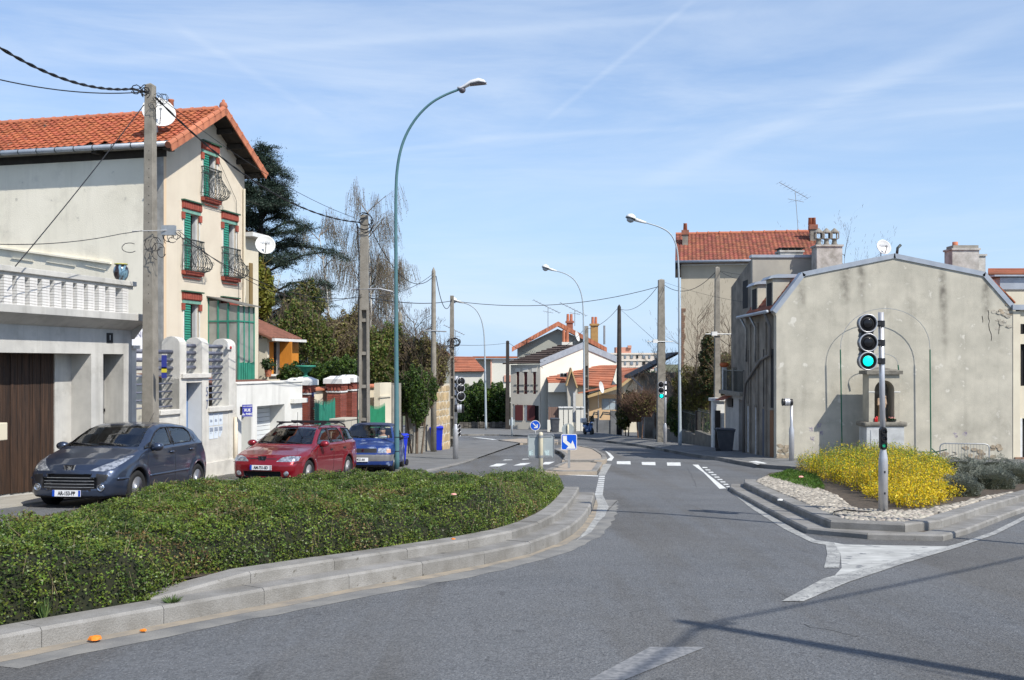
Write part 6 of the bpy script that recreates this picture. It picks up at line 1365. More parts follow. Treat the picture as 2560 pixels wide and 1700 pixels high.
YG=35.0;GF=Fr(9.05,YG,0);gx=lambda u,k=0:GF.s_(u,k);gzv=lambda v,k=0:CH-(v-HV)/F*(YG+k);g0=zg(YG)
gb=T('corner_building','old corner building with large blank stained gable wall behind the yellow bush','building',GF,(0,0,g0))
OUT=[(1941,1175),(2532,1175),(2532,765),(2461,684),(2235.6,638),(2007,684),(1935,778),(1941,790)]
gp=[(gx(u),gzv(v))for u,v in OUT]
MB().prism(gp,0,.35,'y').ob('gable_wall',m_gable,gb)
ex=lambda u,v:(gx(u),gzv(v)-g0)
add_stains(m_gable,[(*ex(2113,705),.30,1.3,.75),(*ex(2153,685),.25,1.1,.8),(*ex(2357,725),.22,1.4,.95),(*ex(2465,735),.22,1.3,.9),(*ex(2005,730),.25,1.2,.6),(*ex(2362,820),.18,1.6,.5),(*ex(2160,800),.12,1.8,.35),(*ex(2275,760),.3,1.6,.3),(*ex(2060,1060),.7,.5,.3),(*ex(2450,1080),1.6,.6,.22),(*ex(1960,1000),.14,2.6,.4)])
ow=[(2532,765),(2461,684),(2235.6,638),(2007,684),(1935,778)]
for(a,b)in zip(ow,ow[1:]):
 pa,pb=Vector((gx(a[0]),gzv(a[1]))),Vector((gx(b[0]),gzv(b[1])));d=(pb-pa).normalized();n_=Vector((d.y,-d.x))*(1 if d.x<0 else-1);n_=Vector((-d.y,d.x))if Vector((-d.y,d.x)).y>0 else Vector((d.y,-d.x))
 MB().prism([tuple(pa-n_*.10-d*.02),tuple(pb-n_*.10+d*.02),tuple(pb+n_*.06+d*.02),tuple(pa+n_*.06-d*.02)],-.045,.45,'y').ob('zinc_capping',m_zinc,gb)
bk=4.6;m_oldtile=mat('old_orange_tile',(.36,.10,.045),.85,c2=(.22,.065,.035),sc=5,rnd=.2,bump=.4,bsc=30)
rp=[(gx(u),gzv(v)-.05)for u,v in ow]
rf=MB()
for i,(a,b)in enumerate(zip(rp,rp[1:])):rf.add([(a[0],.46,a[1]),(b[0],.46,b[1]),(b[0],bk,b[1]),(a[0],bk,a[1])],[(3,2,1,0)])
rf.ob('roof',m_oldtile,gb)
for i in range(7):
 t=i/7;a,b=Vector(rp[4]),Vector(rp[3]);p=a.lerp(b,t);q=a.lerp(b,t+.13)
 MB().prism([(p.x-.05,p.y),(p.x-.02,p.y+.05),(q.x,q.y+.03),(q.x+.03,q.y)],.46,bk,'y').ob('tile_course',m_oldtile,gb)
RF=Fr(9.05,60,-90);rs=lambda u,k=0:RF.s_(u,k);rz_=lambda u,v,k=0:RF.z_(u,v,k)
m_darkr=mat('dark_streaked_render',(.30,.27,.225),.95,c2=(.17,.15,.125),sc=1.5,bump=.6,bsc=25,streak=.7,dirt=.6)  # darker base than the gable render, with heavy streaks and blotches
sA,sB=rs(1864),60-35.36
zE=3.42
fc=T('street_facade','shaded dark street front of the corner building with tall narrow windows','building',RF,(sB,0,zg(35.4)))
px4=lambda x:1540+x/2.45
wn=[]
for x0,x1 in((808,822),(856,872),(900,916),(946,966)):
 a,b=rs(px4(x0)),rs(px4(x1));wn.append((a,b,1.0-.9,2.5-.35))
for x0,x1 in((808,822),(856,872),(900,916),(946,966)):
 a,b=rs(px4(x0)),rs(px4(x1));wn.append((a,b,zg(38)+.15,zg(38)+2.0))
MB().wall(sA,sB,-3,zE,wn,0,.3).ob('wall',m_darkr,fc)
cols=[mat('white_peeling_door',(.50,.53,.56),.7,c2=(.30,.30,.29),sc=9),MATS['white_peeling_door'],mat('blue_grey_door',(.05,.06,.09),.6),mat('brown_door',(.20,.09,.035),.7)]
for i,w in enumerate(wn):
 MB().box(w[0]-.01,.02 if i<4 else-.02,w[2],w[1]+.01,.2,w[3]).ob('window' if i<4 else 'door',m_dark if i<4 else cols[i-4],fc)
 if i<4:MB().box(w[0]-.05,-.06,w[2]-.08,w[1]+.05,.0,w[2]).ob('sill',m_darkr,fc)
for s in(sA+.9,sA+2.1,sA+3.3):MB().box(s-.12,-.06,-3,s+.05,-.001,zE-.3).ob('pilaster',m_darkr,fc)
MB().box(sA-.1,-.30,zE-.02,sB+.02,0.1,zE+.06).ob('eave',m_soffit,fc);MB().tube([(sA,-.32,zE),(sB+.3,-.32,zE)],.06,8).ob('gutter',m_zinc,fc,True)
MB().tube([(sB-.15,-.30,zE-.02),(sB-.2,-.09,zE-.5),(sB-.2,-.09,1.95),(sB-1.6,-.09,1.75),(sA+.4,-.09,.9),(sA+.05,-.09,.2),(sA+.05,-.09,-2)],.055,8).ob('drainpipe',mat('grey_pipe',(.16,.15,.14),.7),fc,True)
for s in(sA+.4,sA+1.9):MB().tube([(s,-.30,zE),(s,-.08,zE-.45),(s,-.08,1.7)],.045,6).ob('drainpipe',m_steel,fc,True)
def dormer(u0,u1,v0,v1,k,label_dummy=None):
 x1=gx(u1,k);x0=gx(u0,k);z1=gzv(v0,k);z0=gzv(v1,k)
 o=MB().box(x0+.1,k,z0-.6,x1+.3,k+.95,z1-.10).ob('dormer',m_darkr if False else m_gable,gb)
 MB().prism([(x0-.08,z1-.14),(x0+.02,z1-.02),(x0+.25,z1+.03),(x1+.35,z1+.03),(x1+.35,z1-.09),(x0+.1,z1-.10)],k-.10,k+1.05,'y').ob('dormer_roof',m_zinc,(gb,o))
 MB().box(x0+.085,k+.15,z0,x0+.099,k+.8,z1-.25).ob('dormer_window',m_dark,(gb,o))
dormer(1925,1985,688,765,1.0);dormer(1887,1925,704,772,3.2)
MB().box(gx(2500,.6),.6,gzv(720),gx(2600,.6),1.8,gzv(690)).ob('dormer',m_zinc,gb);MB().box(gx(2485,.5),.45,gzv(688),gx(2600,.5),1.9,gzv(684)).ob('dormer_roof',m_zinc,gb)
for i in range(5):
 t=i/5;a=Vector((gx(2536),gzv(757)));b=Vector((gx(2468),gzv(690)));p,q=a.lerp(b,t),a.lerp(b,t+.2);MB().prism([(p.x+.02,p.y-.02),(p.x+.02,p.y+.03),(q.x+.02,q.y+.045),(q.x+.02,q.y)],.02-.06,.44,'y').ob('verge_tile',m_tile,gb)
MB().box(gx(2532)+.002,-.02,-3,gx(2550),.3,gzv(778)).ob('pier',m_cream2,gb)
MB().wall(gx(2550)+.002,gx(2640),-3,gzv(772),[(gx(2553),gx(2575),gzv(965),gzv(860)),(gx(2551),gx(2580),gzv(1150),gzv(1046)),(gx(2553),gx(2575),gzv(835),gzv(790))],.05,.3).ob('neighbour_wall',m_cream2,gb)
MB().box(gx(2550),.2,-2,gx(2640),.25,3).ob('window',m_dark,gb);MB().box(gx(2550),.0,gzv(1150),gx(2556),.2,gzv(1046)).ob('shutter',m_white,gb)
MB().box(gx(2528),-.12,gzv(775),gx(2600),.3,gzv(762)).ob('eave',m_zinc,gb)
m_bareb=mat('bare_brick',(.30,.17,.11),.9,c2=(.20,.14,.10),sc=14,bump=.6,bsc=30,rnd=.12)
z=g0-.25
for r in range(6):
 for i in range(4):MB().box(gx(2528)+i*.23+(.1 if r%2 else 0),-.08,z+r*.075,gx(2528)+i*.23+(.1 if r%2 else 0)+.215,-.021,z+r*.075+.066).ob('brick',m_bareb,gb)
r2=random.Random(4);m_rub=mat('exposed_rubble',(.40,.33,.24),.95,c2=(.22,.18,.13),sc=6,bump=1,bsc=14,rnd=.15)
def patch(u0,u1,v0,v1,n,mm=m_rub,sz=.14):
 for i in range(n):
  x,z=gx(r2.uniform(u0,u1)),gzv(r2.uniform(v0,v1));k=r2.randint(5,7);a0=r2.uniform(0,6)
  MB().prism([(x+sz*r2.uniform(.6,1.3)*math.cos(a0+q*6.283/k),z+sz*.6*r2.uniform(.6,1.2)*math.sin(a0+q*6.283/k))for q in range(k)],-r2.uniform(.008,.03),-.0005,'y').ob('rubble_stone',mm,gb)
patch(1946,1972,1112,1160,22,sz=.11);patch(2350,2500,1115,1160,20,sz=.12);patch(2480,2528,770,830,16,mat('broken_render',(.50,.46,.38),.95,c2=(.3,.27,.22),sc=9,bump=1,bsc=20),sz=.10);patch(2500,2530,755,790,8,m_rub,.09)
cr=MB()
for(u,v,n,dx,dz)in((2470,775,9,2.5,9),(2495,800,6,2,8),(2455,790,5,1,7),(2380,1130,7,9,2),(2200,1118,5,7,2)):
 P=[(gx(u),-.004,gzv(v))]
 for i in range(n):u+=dx*r2.uniform(-1,1.6);v+=dz*r2.uniform(.2,1.4);P.append((gx(u),-.004,gzv(v)))
 cr.tube(P,.010,4)
cr.ob('crack',mat('crack_dark',(.08,.07,.055),.95),gb,kind='stuff')
for i,(u,v)in enumerate(((2047,1048),(2073,1042),(2080,1083),(2053,1098),(2026,1072),(2388,1087),(2415,1086))):
 pass
m_purple=mat('faint_purple_stencil',(.30,.25,.36),.9)
for(u,v)in((2027,1073),(2048,1064),(2053,1083),(2031,1097),(2388,1087),(2412,1084)):
 for j in range(9):
  x,z=gx(u+r2.uniform(-5,5)),gzv(v+r2.uniform(-5,5));a=r2.uniform(0,3);MB().obox((x,-.002,z),Vector((math.cos(a),0,math.sin(a))),Vector((0,1,0)),Vector((-math.sin(a),0,math.cos(a))),(.07,.003,.014)).ob('stencil_mark',m_purple,gb)
m_chw=mat('peeling_white_chimney',(.52,.50,.46),.95,c2=(.30,.285,.25),sc=3,bump=.6,bsc=25,dirt=.3)
def chim2(u0,u1,v0,v1,k,d,pots,label='chimney'):
 x0,x1,z0,z1=gx(u0,k),gx(u1,k),gzv(v1,k),gzv(v0,k);o=MB().box(x0,k,z0-.6,x1,k+d,z1).ob('chimney',m_chw,gb);MB().box(x0-.04,k-.05,z1,x1+.04,k+d+.05,z1+.07).ob('chimney_cap',m_chw,(gb,o))
 for i,(u,kind)in enumerate(pots):
  x=gx(u,k);y=k+d/2
  if kind=='cowl':
   MB().lathe([(.16,.07),(.10,.16),(.09,.30),(.17,.34)],(x,y,z1),10).ob('chimney_pot',m_conc,(gb,o),True)
   for a in range(4):MB().box(x-.15+(a%2)*.26,y-.15+(a//2)*.26,z1+.34,x-.11+(a%2)*.26,y-.11+(a//2)*.26,z1+.56).ob('cowl_post',m_conc,(gb,o))
   MB().lathe([(.19,.56),(.19,.60),(.02,.76)],(x,y,z1),10).ob('cowl_roof',m_conc,(gb,o))
  else:MB().lathe([(.11,.07),(.10,.34)],(x,y,z1),10).ob('chimney_pot',m_ridge,(gb,o),True)
chim2(1951,2008,630,690,6.2,.7,());chim2(2042,2106,616,668,5.0,.7,((2053,'cowl'),(2073,'cowl'),(2093,'cowl')))
for i in range(4):MB().box(gx(1953+i*17,6.2),6.2,gzv(629,6.2),gx(1955+i*17,6.2),6.9,gzv(621,6.2)).ob('chimney_post',m_conc,gb)
MB().box(gx(1949,6.2),6.15,gzv(621,6.2),gx(2012,6.2),6.95,gzv(619,6.2)).ob('chimney_slab',m_dark,gb)
chim2(2381,2448,625,690,3.0,.7,((2398,'pot'),));chim2(2448,2464,640,690,3.2,.5,())
MB().box(gx(2383,3),2.99,gzv(630,3)+.12,gx(2446,3),3.6,gzv(619,3)+.09).ob('block_course',m_block,gb)
dish(at(2208,619,36.5),.27,'white satellite dish standing on the ridge of the corner building',-80,20,'TONNA')
MB().tube([at(2242,638,36.4),at(2244,620,36.4),at(2252,612,36.4)],.05,8).ob('roof_vent',m_iron,None,True,label='small dark bent roof vent pipe beside the ridge dish',cat='vent')
TFr=Fr(9.63,41,0);tb=T('grey_building','grey rendered flat-topped building between the corner building and the red-roofed house','building',TFr,(0,0,zg(41)));tx=lambda u:TFr.s_(u);tz=lambda v,k=0:CH-(v-HV)/F*(41+k)
MB().box(0,0,-3,tx(2041),.3,tz(644)).ob('wall',m_gable if False else mat('plain_grey_render',(.40,.375,.315),.95,c2=(.32,.30,.26),sc=1.2,bump=.4,bsc=30,streak=.3),tb)
MB().box(-.05,-.06,tz(644),tx(2041),.4,tz(637)).ob('zinc_capping',m_zinc,tb)
MB().prism([(.31,-3),(4,-3),(4,tz(700)),(.31,tz(648))],0,.3,'x').ob('side_wall',m_darkr,tb);MB().box(-.01,.8,tz(770,1),-.002,1.7,tz(700,1)).ob('window',m_dark,tb)
HR=Fr(9.9,60,-9.5);hx=lambda u,k=0:HR.s_(u,k);hz=lambda v,k=0:CH-(v-HV)/F*(60+k)
hr=T('high_house','high beige-grey house wall under a long red tile roof, behind the corner building','house',HR,(0,0,zg(60)))
m_hwall=mat('beige_grey_render',(.53,.465,.355),.95,c2=(.46,.405,.31),sc=.7,bump=.3,bsc=20,streak=.15)
MB().box(0,0,-4,hx(2060),.3,hz(655)).ob('wall',m_hwall,hr);MB().box(0,.31,-4,.3,4,hz(655)).ob('side_wall',m_darkr,hr)
ze2,zr2,run=hz(655),hz(587,4.2),4.2;m_rtile=mat('red_roof_tile',(.35,.105,.055),.85,c2=(.25,.075,.045),sc=2,rnd=.22,hue=.01,bump=.3,bsc=30);m_rtile_i=mat('red_roof_tile_joined',(.30,.10,.058),.85,c2=(.21,.075,.048),sc=2,rnd=.22,hue=.01,isl=True,spots=((.16,.08,.055),3,.62))
x0r,x1r=hx(1688),hx(2060);MB().add([(x0r,-.4,ze2),(x1r,-.4,ze2),(x1r,run,zr2),(x0r,run,zr2),(x0r,run,ze2),(x1r,run,ze2)],[(0,1,2,3),(3,2,5,4)]).ob('roof',m_rtile_i,hr)
pa_=math.atan2(zr2-ze2,run+.4);Ls=math.hypot(run+.4,zr2-ze2);nr=15;tl=Ls/nr;tb_=MB();nc=int((x1r-x0r)/.24)
for r in range(nr):
 for c in range(nc):
  x=x0r+(c+.5)*.24;y=-.4+r*tl*math.cos(pa_);z=ze2+r*tl*math.sin(pa_)+.015
  cy_,cz_=tl*1.05*math.cos(pa_),tl*1.05*math.sin(pa_)
  tb_.add([(x-.115,y,z+.03),(x-.04,y,z+.075),(x+.05,y,z+.03),(x+.115,y,z+.035),(x-.115,y+cy_,z+cz_),(x-.04,y+cy_,z+cz_+.04),(x+.05,y+cy_,z+cz_),(x+.115,y+cy_,z+cz_),(x-.115,y,z-.01),(x+.115,y,z-.01)],[(0,1,5,4),(1,2,6,5),(2,3,7,6),(8,9,3,2,1,0)])
tb_.ob('roof_tile_field',m_rtile_i,hr,kind='stuff')
rdm=mesh('ridge_tile',MB().lathe([(.12,0),(.11,.6),(.15,.61),(.15,.68)],(0,0,0),8,ax='x'),m_ridge)
for i in range(int((x1r-x0r)/.68)):inst(rdm,'ridge_tile',hr.e,Vector((x0r+i*.68,run,zr2+.03))-hr.off)
MB().tube([(x0r,-.45,ze2-.03),(x1r,-.45,ze2-.03)],.08,8).ob('gutter',m_zinc,hr,True);MB().box(0,-.06,ze2-.22,hx(1882),-.001,ze2-.14).ob('white_strip',m_white,hr)
MB().box(x0r,-.3,ze2-.9,0,.2,ze2-.05).ob('corbel',m_soffit,hr)
r2=random.Random(2)
for i in range(34):
 w=r2.uniform(.12,.26);MB().box(.02,-.03,hz(771)-i*.105-.085,.02+w,-.001,hz(771)-i*.105).ob('brick',m_bareb,hr)
def ch3(u0,u1,v0,v1,k,pots):
 o=MB().box(hx(u0,k),k,hz(v1,k)-.5,hx(u1,k),k+.6,hz(v0,k)).ob('chimney',m_conc,hr);MB().box(hx(u0,k)-.06,k-.06,hz(v0,k),hx(u1,k)+.06,k+.66,hz(v0,k)+.28).ob('chimney_head',m_chim,(hr,o))
 for u in pots:MB().lathe([(.13,.28),(.11,.7),(.13,.72)],(hx(u,k),k+.3,hz(v0,k)),9).ob('chimney_pot',m_ridge,(hr,o),True)
ch3(1706,1720,587,607,2.2,(1713,));ch3(2026,2042,580,600,2.5,(2027,2036))
def antenna(u,v0,v1,Y,label,tilt=0,n=9,L=1.2,s=1.0):
 a,b=at(u,v1,Y),at(u-(tilt),v0,Y);t=thing('antenna',a,0,label,'antenna');H=b-a;MB().tube([(0,0,0),tuple(H)],.022*s,5).ob('mast',m_steel,t,loc=(0,0,0))
 d=Vector((.8,.2,-.38)).normalized();MB().tube([H-d*L,H+d*L*.8],.018*s,4).ob('boom',m_steel,t,loc=(0,0,0));e=MB()
 for i in range(n):c=H+d*L*(-1+1.8*i/(n-1));e.tube([c+Vector((.1,-.35,.05)),c+Vector((-.1,.35,-.05))],.010*s,3)
 c=H*.78
 for i in range(4):e.tube([c+Vector((-.35+i*.2,0,-.08+i*.03))+Vector((0,-.4,0)),c+Vector((-.35+i*.2,0,-.08+i*.03))+Vector((0,.4,0))],.010*s,3)
 e.tube([c+Vector((-.5,0,.1)),c+Vector((.5,0,-.1))],.014*s,4);e.ob('elements',m_steel,t,loc=(0,0,0),kind='stuff');return t
antenna(1996,478,583,64,'tall rake antenna on the ridge of the red-roofed high house',8)
antenna(1370,768,822,98,'left rake antenna above the orange gable of the far houses',0,L=1.6,s=1.6)
antenna(1437,775,815,98,'right rake antenna beside the brick chimney of the far houses',0,L=1.6,s=1.6)
antenna(1138,826,890,98,'antenna above the far orange roof behind the laddered pole',0,L=1.2,s=1.6)
tg=T('terrace_garage','small white garage with a railed roof terrace beside the shaded facade','garage',RF,(rs(1840),.3,zg(42)))
px6=lambda x:1600+x/5.226;pv6=lambda y:900+y/5.226
a,b=rs(1813,.3),rs(1862,.3);zs=rz_(1838,987,.3)
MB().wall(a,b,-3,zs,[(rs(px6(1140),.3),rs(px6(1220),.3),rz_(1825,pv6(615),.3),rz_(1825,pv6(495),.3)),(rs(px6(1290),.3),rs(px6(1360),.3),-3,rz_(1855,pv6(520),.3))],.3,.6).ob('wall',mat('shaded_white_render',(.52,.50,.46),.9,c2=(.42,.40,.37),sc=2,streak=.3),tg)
MB().box(a,.61,-3,a+.2,3,zs).ob('side_wall',m_white,tg)
MB().box(rs(px6(1130),.3),.5,rz_(1825,pv6(625),.3),rs(px6(1370),.3),.55,zs-.1).ob('window',m_dark,tg);MB().box(rs(px6(1290),.3),.45,-3,rs(px6(1360),.3),.5,rz_(1855,pv6(520),.3)).ob('door',mat('dark_brown_door',(.05,.03,.02),.6),tg)
MB().box(a-.15,.05,zs,b+.3,3,zs+.16).ob('slab',m_conc,tg)
for s in(a,(a+b)/2+.2):MB().box(s,.15,zs+.16,s+.16,.33,zs+1.15).ob('post',m_white if s==a else m_conc,tg)
MB().box(a,.17,zs+1.0,b+.2,.23,zs+1.04).ob('rail',m_iron,tg)
nb=24
for i in range(nb):s=a+(b+.2-a)*i/nb;MB().box(s-.012,.19,zs+.16,s+.012,.21,zs+1.0).ob('railing_bar',m_iron,tg)
p=RF.W(a+.08,.24,zs+1.15);MB().lathe([(.10,0),(.16,.02),(.20,.08),(.20,.15),(.17,.17),(.19,.20),(.15,.20)],p,18).ob('flower_pot',mat('orange_terracotta',(.50,.13,.04),.6),None,True,label='round orange terracotta pot on the white terrace post',cat='pot')
MB().add([(rs(1790),-.1,rz_(1790,1001)),(rs(1813),-.1,rz_(1813,1001)),(rs(1813),.5,rz_(1813,984)),(rs(1790),.5,rz_(1790,984))],[(0,1,2,3),(3,2,1,0)]).ob('porch_roof',m_oldtile,tg)
gf=T('garden_fence','dark railings on a low shaded wall along the right pavement','fence',RF,(rs(1700),0,zg(55)))
a,b=rs(1612),rs(1786);n=5
for i in range(n):
 s0,s1=a+(b-a)*i/n,a+(b-a)*(i+1)/n;g_=zg(60-(s0+s1)/2)
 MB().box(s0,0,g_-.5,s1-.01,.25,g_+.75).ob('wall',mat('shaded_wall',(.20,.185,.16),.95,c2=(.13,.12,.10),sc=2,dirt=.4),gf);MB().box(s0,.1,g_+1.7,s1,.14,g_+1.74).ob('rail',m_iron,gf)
 MB().box(s1-.15,.02,g_-.5,s1+.1,.25,g_+1.95).ob('post',m_pold,gf)
 for j in range(14):s=s0+(s1-s0)*(j+.5)/14;MB().box(s-.03,.11,g_+.76,s+.03,.13,g_+1.85).ob('slat',m_iron,gf)
gp_=T('white_gate_pillar','white gate pillar with flat cap in front of the square concrete pole','pillar',RF,(rs(1778),0,zg(46)));s=rs(1786)
MB().box(s-.5,-.05,-3.5,s,.45,rz_(1778,1001)).ob('pillar',m_white,gp_);MB().box(s-.6,-.15,rz_(1778,1001),s+.1,.55,rz_(1778,994)).ob('cap',m_white,gp_)
bin_(Vector((8.62,41.3,zg(41.3)+.12)),80,'dark grey wheelie bin in the shade beside the street facade',m_binb,h=.98,w=.66,d=.7)
sh=T('shed','dark-roofed shed half hidden by bare shrubs on the right','shed',WF,(7.5,66,zg(66)))
MB().box(at(1612,0,66).x,66,-4,at(1702,0,66).x,70,at(0,932,66).z).ob('wall',m_darkr,sh);zA,zB=at(0,940,65.5).z,at(0,880,65.5).z;xa,xb=at(1580,0,65.5).x,at(1695,0,65.5).x
MB().prism([(xa,zA),(xb,zB),(xb,zB-.15),(xa,zA-.18)],65.4,70,'y').ob('roof',mat('slate_dark',(.035,.035,.04),.7),sh);MB().tube([(xa,65.35,zA-.1),(xa+.6,65.35,zA-.7),(xa+.7,65.35,-3)],.07,6).ob('drainpipe',m_zinc,sh)
YS=33.6;SH=Fr(0,YS,0);sx_=lambda u:(u-CX)/F*YS;sz_=lambda v:CH-(v-HV)/F*YS;gs=zg(YS)
m_stone=mat('shrine_stone',(.47,.43,.34),.9,c2=(.38,.35,.28),sc=3,bump=.5,bsc=35,dirt=.3,streak=.25);m_stone_d=mat('dark_weathered_stone',(.22,.205,.17),.95,c2=(.13,.12,.10),sc=5,bump=.7,bsc=25);m_stone_p=mat('pale_shrine_base',(.52,.53,.52),.9,c2=(.38,.385,.38),sc=3,dirt=.4,bump=.3)
shn=T('shrine','small stone roadside shrine with an arched niche against the blank gable','shrine',SH,(sx_(2215),0,gs))
MB().box(sx_(2167.7),.05,gs-.3,sx_(2262),.78,sz_(1067)).ob('pedestal',m_stone_p,shn,bev=.01);MB().box(sx_(2178),.035,gs+.1,sx_(2252),.048,sz_(1075)).ob('pedestal_panel',m_stone_p,shn)
MB().prism([(sx_(2163),0),(sx_(2267),0),(sx_(2272),.1),(sx_(2272),.7),(sx_(2267),.82),(sx_(2163),.82),(sx_(2158),.7),(sx_(2158),.1)],sz_(1067),sz_(1055.5),'z').ob('table',m_stone_d,shn,bev=.05)
xl,xr,zb_,zt_=sx_(2176),sx_(2252.7),sz_(1055.5),sz_(936);nl,nr_=sx_(2190),sx_(2240);cxn=(nl+nr_)/2;rn=(nr_-nl)/2;zc_=sz_(951)-rn
ar_=[(cxn+rn*math.cos(q),zc_+rn*math.sin(q))for q in np.linspace(0,math.pi,13)]
MB().box(xl,.14,zb_,nl,.74,zt_).ob('jamb',m_stone,shn);MB().box(nr_,.14,zb_,xr,.74,zt_).ob('jamb',m_stone,shn)
MB().prism([(nr_,zc_),(nr_,zt_),(nl,zt_),(nl,zc_)]+ar_[::-1][1:-1],.14,.74,'y').ob('arch',m_stone,shn)
MB().box(nl-.05,.70,zb_,nr_+.05,.745,zt_-.01).ob('niche_back',m_stone_d,shn)
for q in(sx_(2176),sx_(2240)):MB().box(q-.01,.128,sz_(981),q+sx_(2190)-sx_(2176)+.01,.139,sz_(979)).ob('joint_line',m_white,shn)
ro=MB();a,b,c_,d_=sx_(2168.8),sx_(2259),sz_(936),sz_(927);ro.box(a,.05,c_,b,.84,d_).add([(a,.05,d_),(b,.05,d_),(b,.84,d_),(a,.84,d_),((a+b)/2,.44,sz_(917))],[(0,1,4),(1,2,4),(2,3,4),(3,0,4)]);ro.ob('roof',m_stone_d,shn)
def capsule(P,a,b,r0,r1):
 a,b=np.array(a),np.array(b);ab=b-a;t=np.clip(((P-a)@ab)/(ab@ab),0,1);return np.linalg.norm(P-a-t[...,None]*ab,axis=-1)-(r0+(r1-r0)*t)
def figure(parts,lo,hi,h,k=.03):
 ax=[np.arange(l,u,h)for l,u in zip(lo,hi)];P=np.stack(np.meshgrid(*ax,indexing='ij'),-1);D=None
 for(a,b,r0,r1)in parts:d=capsule(P,a,b,r0,r1);D=d if D is None else smin(D,d,k)
 return nets(D,lo,h)
fig=[((0,0,.02),(0,0,.50),.135,.10),((-.05,-.03,.0),(-.03,-.04,.45),.06,.05),((.05,-.03,.0),(.04,-.04,.45),.06,.05),((0,0,.5),(0,0,.74),.10,.095),((-.10,0,.75),(.10,0,.75),.05,.05),((0,0,.8),(0,0,.86),.035,.035),((0,-.01,.91),(0,.0,.94),.058,.055),((0,.03,.90),(0,.05,.70),.06,.08),((-.12,0,.74),(-.14,-.05,.57),.04,.035),((-.14,-.05,.57),(.02,-.12,.55),.033,.028),((.12,0,.74),(.15,-.05,.60),.04,.035),((.15,-.05,.60),(.05,-.13,.60),.033,.028),((.07,-.12,.62),(.07,-.11,.76),.055,.045),((.07,-.12,.84),(.07,-.12,.85),.042,.04),((.07,-.13,.62),(.06,-.14,.48),.038,.03),((.02,-.12,.72),(.0,-.16,.66),.02,.018),((0,-.06,.905),(0,-.07,.90),.012,.01),((0,0,-.02),(0,0,.0),.16,.15)]
V,Fq=figure(fig,(-.24,-.24,-.05),(.24,.20,1.04),.011,.022);V=V*.95+np.array([sx_(2216),YS+.42,sz_(1054)])
npmesh('statue',V,Fq,mat('worn_terracotta_stone',(.48,.34,.23),.85,c2=(.38,.27,.18),sc=9,bump=.4,bsc=40),None,True,label='small carved stone statue of a robed woman holding a child in the niche',cat='statue')
for i,(u,h_)in enumerate(((2191.5,.13),(2195,.17))):
 MB().lathe([(.03,0),(.035,.01),(.035,h_),(.012,h_+.02)],(sx_(u),YS+.12,sz_(1055.5)),12).ob('candle',mat('red_candle',(.45,.015,.012),.3),None,True,label=['left shorter','right taller'][i]+' red votive candle on the shrine table',cat='candle')
fp=thing('flower_arrangement',Vector((sx_(2236),YS+.2,sz_(1055.5))),0,'small basket of green leaves and pale flowers on the shrine table','flowers');MB().lathe([(.10,0),(.13,.06),(.10,.06)],n=12).ob('basket',m_iron,fp,loc=(0,0,0))
leafclump('foliage',(0,0,.08),.14,160,.04,m_leafd,par=fp,squash=.5);leafclump('blossoms',(0,0,.13),.10,30,.035,m_pk,par=fp,squash=.4,seed=3)
m_tr=mat('green_trellis',(.02,.12,.07),.5)
for(ul,ur,vp,vtop,Yt,lab,cat,vb)in((2101,2325,873.5,771,34.62,'tall green arched wire trellis in front of the blank gable','trellis',1140),(2165,2245,912,884,34.55,'low green arched wire just above the shrine roof','trellis',930)):
 t=thing('trellis',at(ul,vb,Yt),0,lab,cat);o=at(ul,vb,Yt);a,b=at(ul,vp,Yt)-o,at(ur,vp,Yt)-o;zt_=(at(0,vtop,Yt)-at(0,vp,Yt)).z;cx_=(a.x+b.x)/2;r=(b.x-a.x)/2
 MB().tube([(a.x+.06,0,0),a],.022,6).ob('post',m_tr,t,loc=(0,0,0));MB().tube([(b.x+.03,0,0),b],.022,6).ob('post',m_tr,t,loc=(0,0,0));MB().tube([(cx_+r*math.cos(q),0,a.z+zt_*math.sin(q)**.9)for q in np.linspace(math.pi-.01,.01,20)],.011,5).ob('arch_wire',m_steel,t,loc=(0,0,0))
t=thing('low_fence',at(2160,1140,33),0,'low green metal rail at the foot of the shrine behind the yellow bush','fence');o=at(2160,1140,33)
MB().tube([at(2080,1131,33)-o,at(2160,1129,33)-o,at(2340,1130,32.8)-o,at(2366,1124,31)-o],.02,5).ob('rail',m_tr,t,loc=(0,0,0));MB().tube([at(2330,1122,33)-o,at(2360,1150,32)-o],.02,5).ob('brace',m_tr,t,loc=(0,0,0))
BF=Fr(at(2350,0,31.5).x,31.5,-12);bl_=BF.s_(2473);gbz=zg(31.2)+.22;br=T('crowd_barrier','galvanised crowd barrier leaning before the blank gable right of the shrine','barrier',BF,(0,0,gbz))
zt_,zb_=BF.z_(2400,1109),BF.z_(2400,1157);r=.12
ring_=[(r,zb_),(0,zb_+r),(0,zt_-r),(r*.3,zt_-r*.3),(r,zt_),(bl_-r,zt_-.0),(bl_-r*.3,zt_-r*.3),(bl_,zt_-r),(bl_,zb_+r),(bl_-r,zb_),(r,zb_),(0,zb_+r)]
MB().tube([(x,0,z)for x,z in ring_],.019,8).ob('frame',m_steel,br,True)
for i in range(15):x=bl_*(i+1)/16;MB().tube([(x,0,zb_),(x,0,zt_)],.006,5).ob('bar',m_steel,br)
for x in(.25,bl_-.3):MB().tube([(x-.0,-.28,gbz-.1),(x,-.02,zb_),(x,.28,gbz-.1)],.016,6).ob('foot',m_steel,br)
